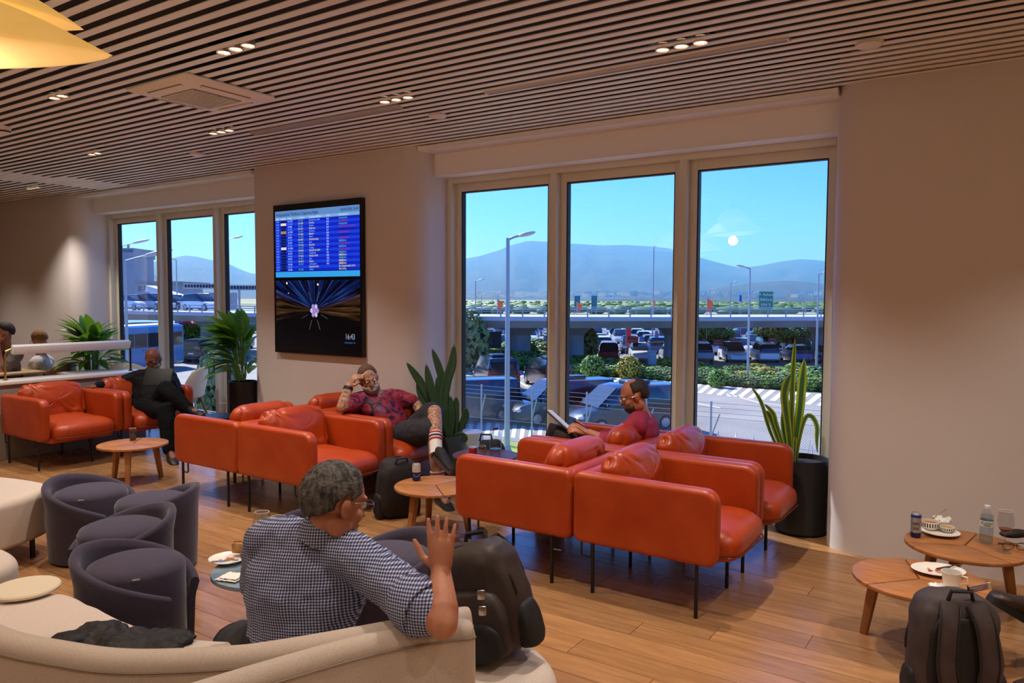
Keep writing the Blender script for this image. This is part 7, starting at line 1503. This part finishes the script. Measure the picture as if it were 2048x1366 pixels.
t = thing('parasol', 'red parasol in front of the blue hoarding', 'parasol', tuple(PG(386, 690))); dd = (Vector(t.location) - CAM).dot(FW); zt = P(386, 637, dd).z - G
MB().lathe([(1.9, zt - 0.7), (1.0, zt - 0.25), (0.05, zt)], 8, caps=False).build('canopy', mat('parasol_red', '#c83a44', 0.7), t); MB().tube([(0, 0, 0), (0, 0, zt)], 0.05, 6).build('pole', GALV, t)

def mountains():
    ridge = [(-400, 560), (100, 520), (235, 517), (300, 525), (330, 520), (352, 515), (372, 511), (400, 514), (422, 520), (440, 522), (460, 528), (480, 538), (500, 546), (620, 560), (760, 545), (860, 530), (925, 518), (960, 512), (1000, 500), (1020, 491), (1055, 482), (1100, 484), (1140, 487), (1200, 491), (1250, 490), (1300, 493), (1340, 497), (1385, 511), (1430, 524), (1480, 536), (1520, 531), (1560, 523), (1600, 518), (1640, 521), (1665, 524), (1750, 530), (2000, 545), (2400, 560)]
    near = [(1000, 604), (1150, 598), (1300, 592), (1380, 586), (1440, 575), (1500, 566), (1560, 561), (1610, 563), (1665, 570), (1800, 580), (2200, 598)]
    MT = mat('mountain_scrub', '#2b3830', 0.95, var=(0.004, '#3a4538', 8), bump=(0.01, 0.6, 20)); 
    def rangemesh(name, ridge, D, base, label, seed):
        xs = np.linspace(ridge[0][0], ridge[-1][0], 240); ys = np.interp(xs, [r_[0] for r_ in ridge], [r_[1] for r_ in ridge])
        m = MB(); nv = 14
        def fn(u, v):
            i = min(239, int(round(u * 239))); x = float(xs[i]); top = P(x, float(ys[i]), D).z
            q = v ** 0.8; dd = lerp(base, D, v)
            p = P(x, 596, dd); h = (top + 4) * (v ** 1.25) + (noise.fractal(Vector((x * 0.02, v * 5, seed)), 0.7, 2.0, 5)) * top * 0.10 * math.sin(math.pi * v)
            return (p.x, p.y, G - 1 + max(0, h))
        m.grid(fn, 239, nv); 
        o = m.build(name, MT, smooth=True); tag(o, label, None, kind='structure'); return o
    rangemesh('mountain_range', ridge, 4300, 2300, 'long blue mountain range behind the plain', 1.0)
    rangemesh('mountain_foothill', near, 2250, 1500, 'low dark foothill before the mountain range', 4.0)
    # towns at the foot: tiny pale houses, uncountable
    r = random.Random(2); m = MB()
    for i in range(420):
        x = r.uniform(930, 1660); d_ = r.uniform(1500, 2300); p = P(x, r.uniform(584, 592) , d_); s = r.uniform(5, 11); m.box((p.x, p.y, max(G, p.z)), (s * 1.4, s, s * 0.7))
    o = m.build('village_houses', mat('house_white', '#d9d6cf', 0.8), smooth=False); tag(o, 'scatter of pale village houses at the mountain foot', 'houses', kind='stuff')
mountains()
# tree line on the plain
m = MB(); r = random.Random(9)
for i in range(500):
    d_ = r.uniform(260, 900); x = r.uniform(900, 1700); p = P(x, 596, d_); s = r.uniform(1.2, 2.4); m.ell((p.x, p.y, G + s * 0.4), (s * r.uniform(1, 3), s, s * 0.8), n=7, m=5)
o = m.build('tree_line', GREENS[1]); tag(o, 'distant belt of low trees across the plain', 'trees', kind='stuff')
# haze over the plain
hz = bpy.data.materials.new('valley_haze'); hz.use_nodes = True; nt = hz.node_tree; nt.nodes.remove(nt.nodes['Principled BSDF']); vs = nt.nodes.new('ShaderNodeVolumeScatter'); vs.inputs['Color'].default_value = (0.07, 0.40, 1.0, 1); vs.inputs['Density'].default_value = 0.00046; vs.inputs['Anisotropy'].default_value = 0.2; nt.links.new(vs.outputs[0], nt.nodes['Material Output'].inputs['Volume'])
o = MB().bb(-5200, 2200, 700, 5200, G - 0.5, 420).build('valley_haze', hz, smooth=False); tag(o, 'blue air haze lying over the plain', None, kind='stuff')
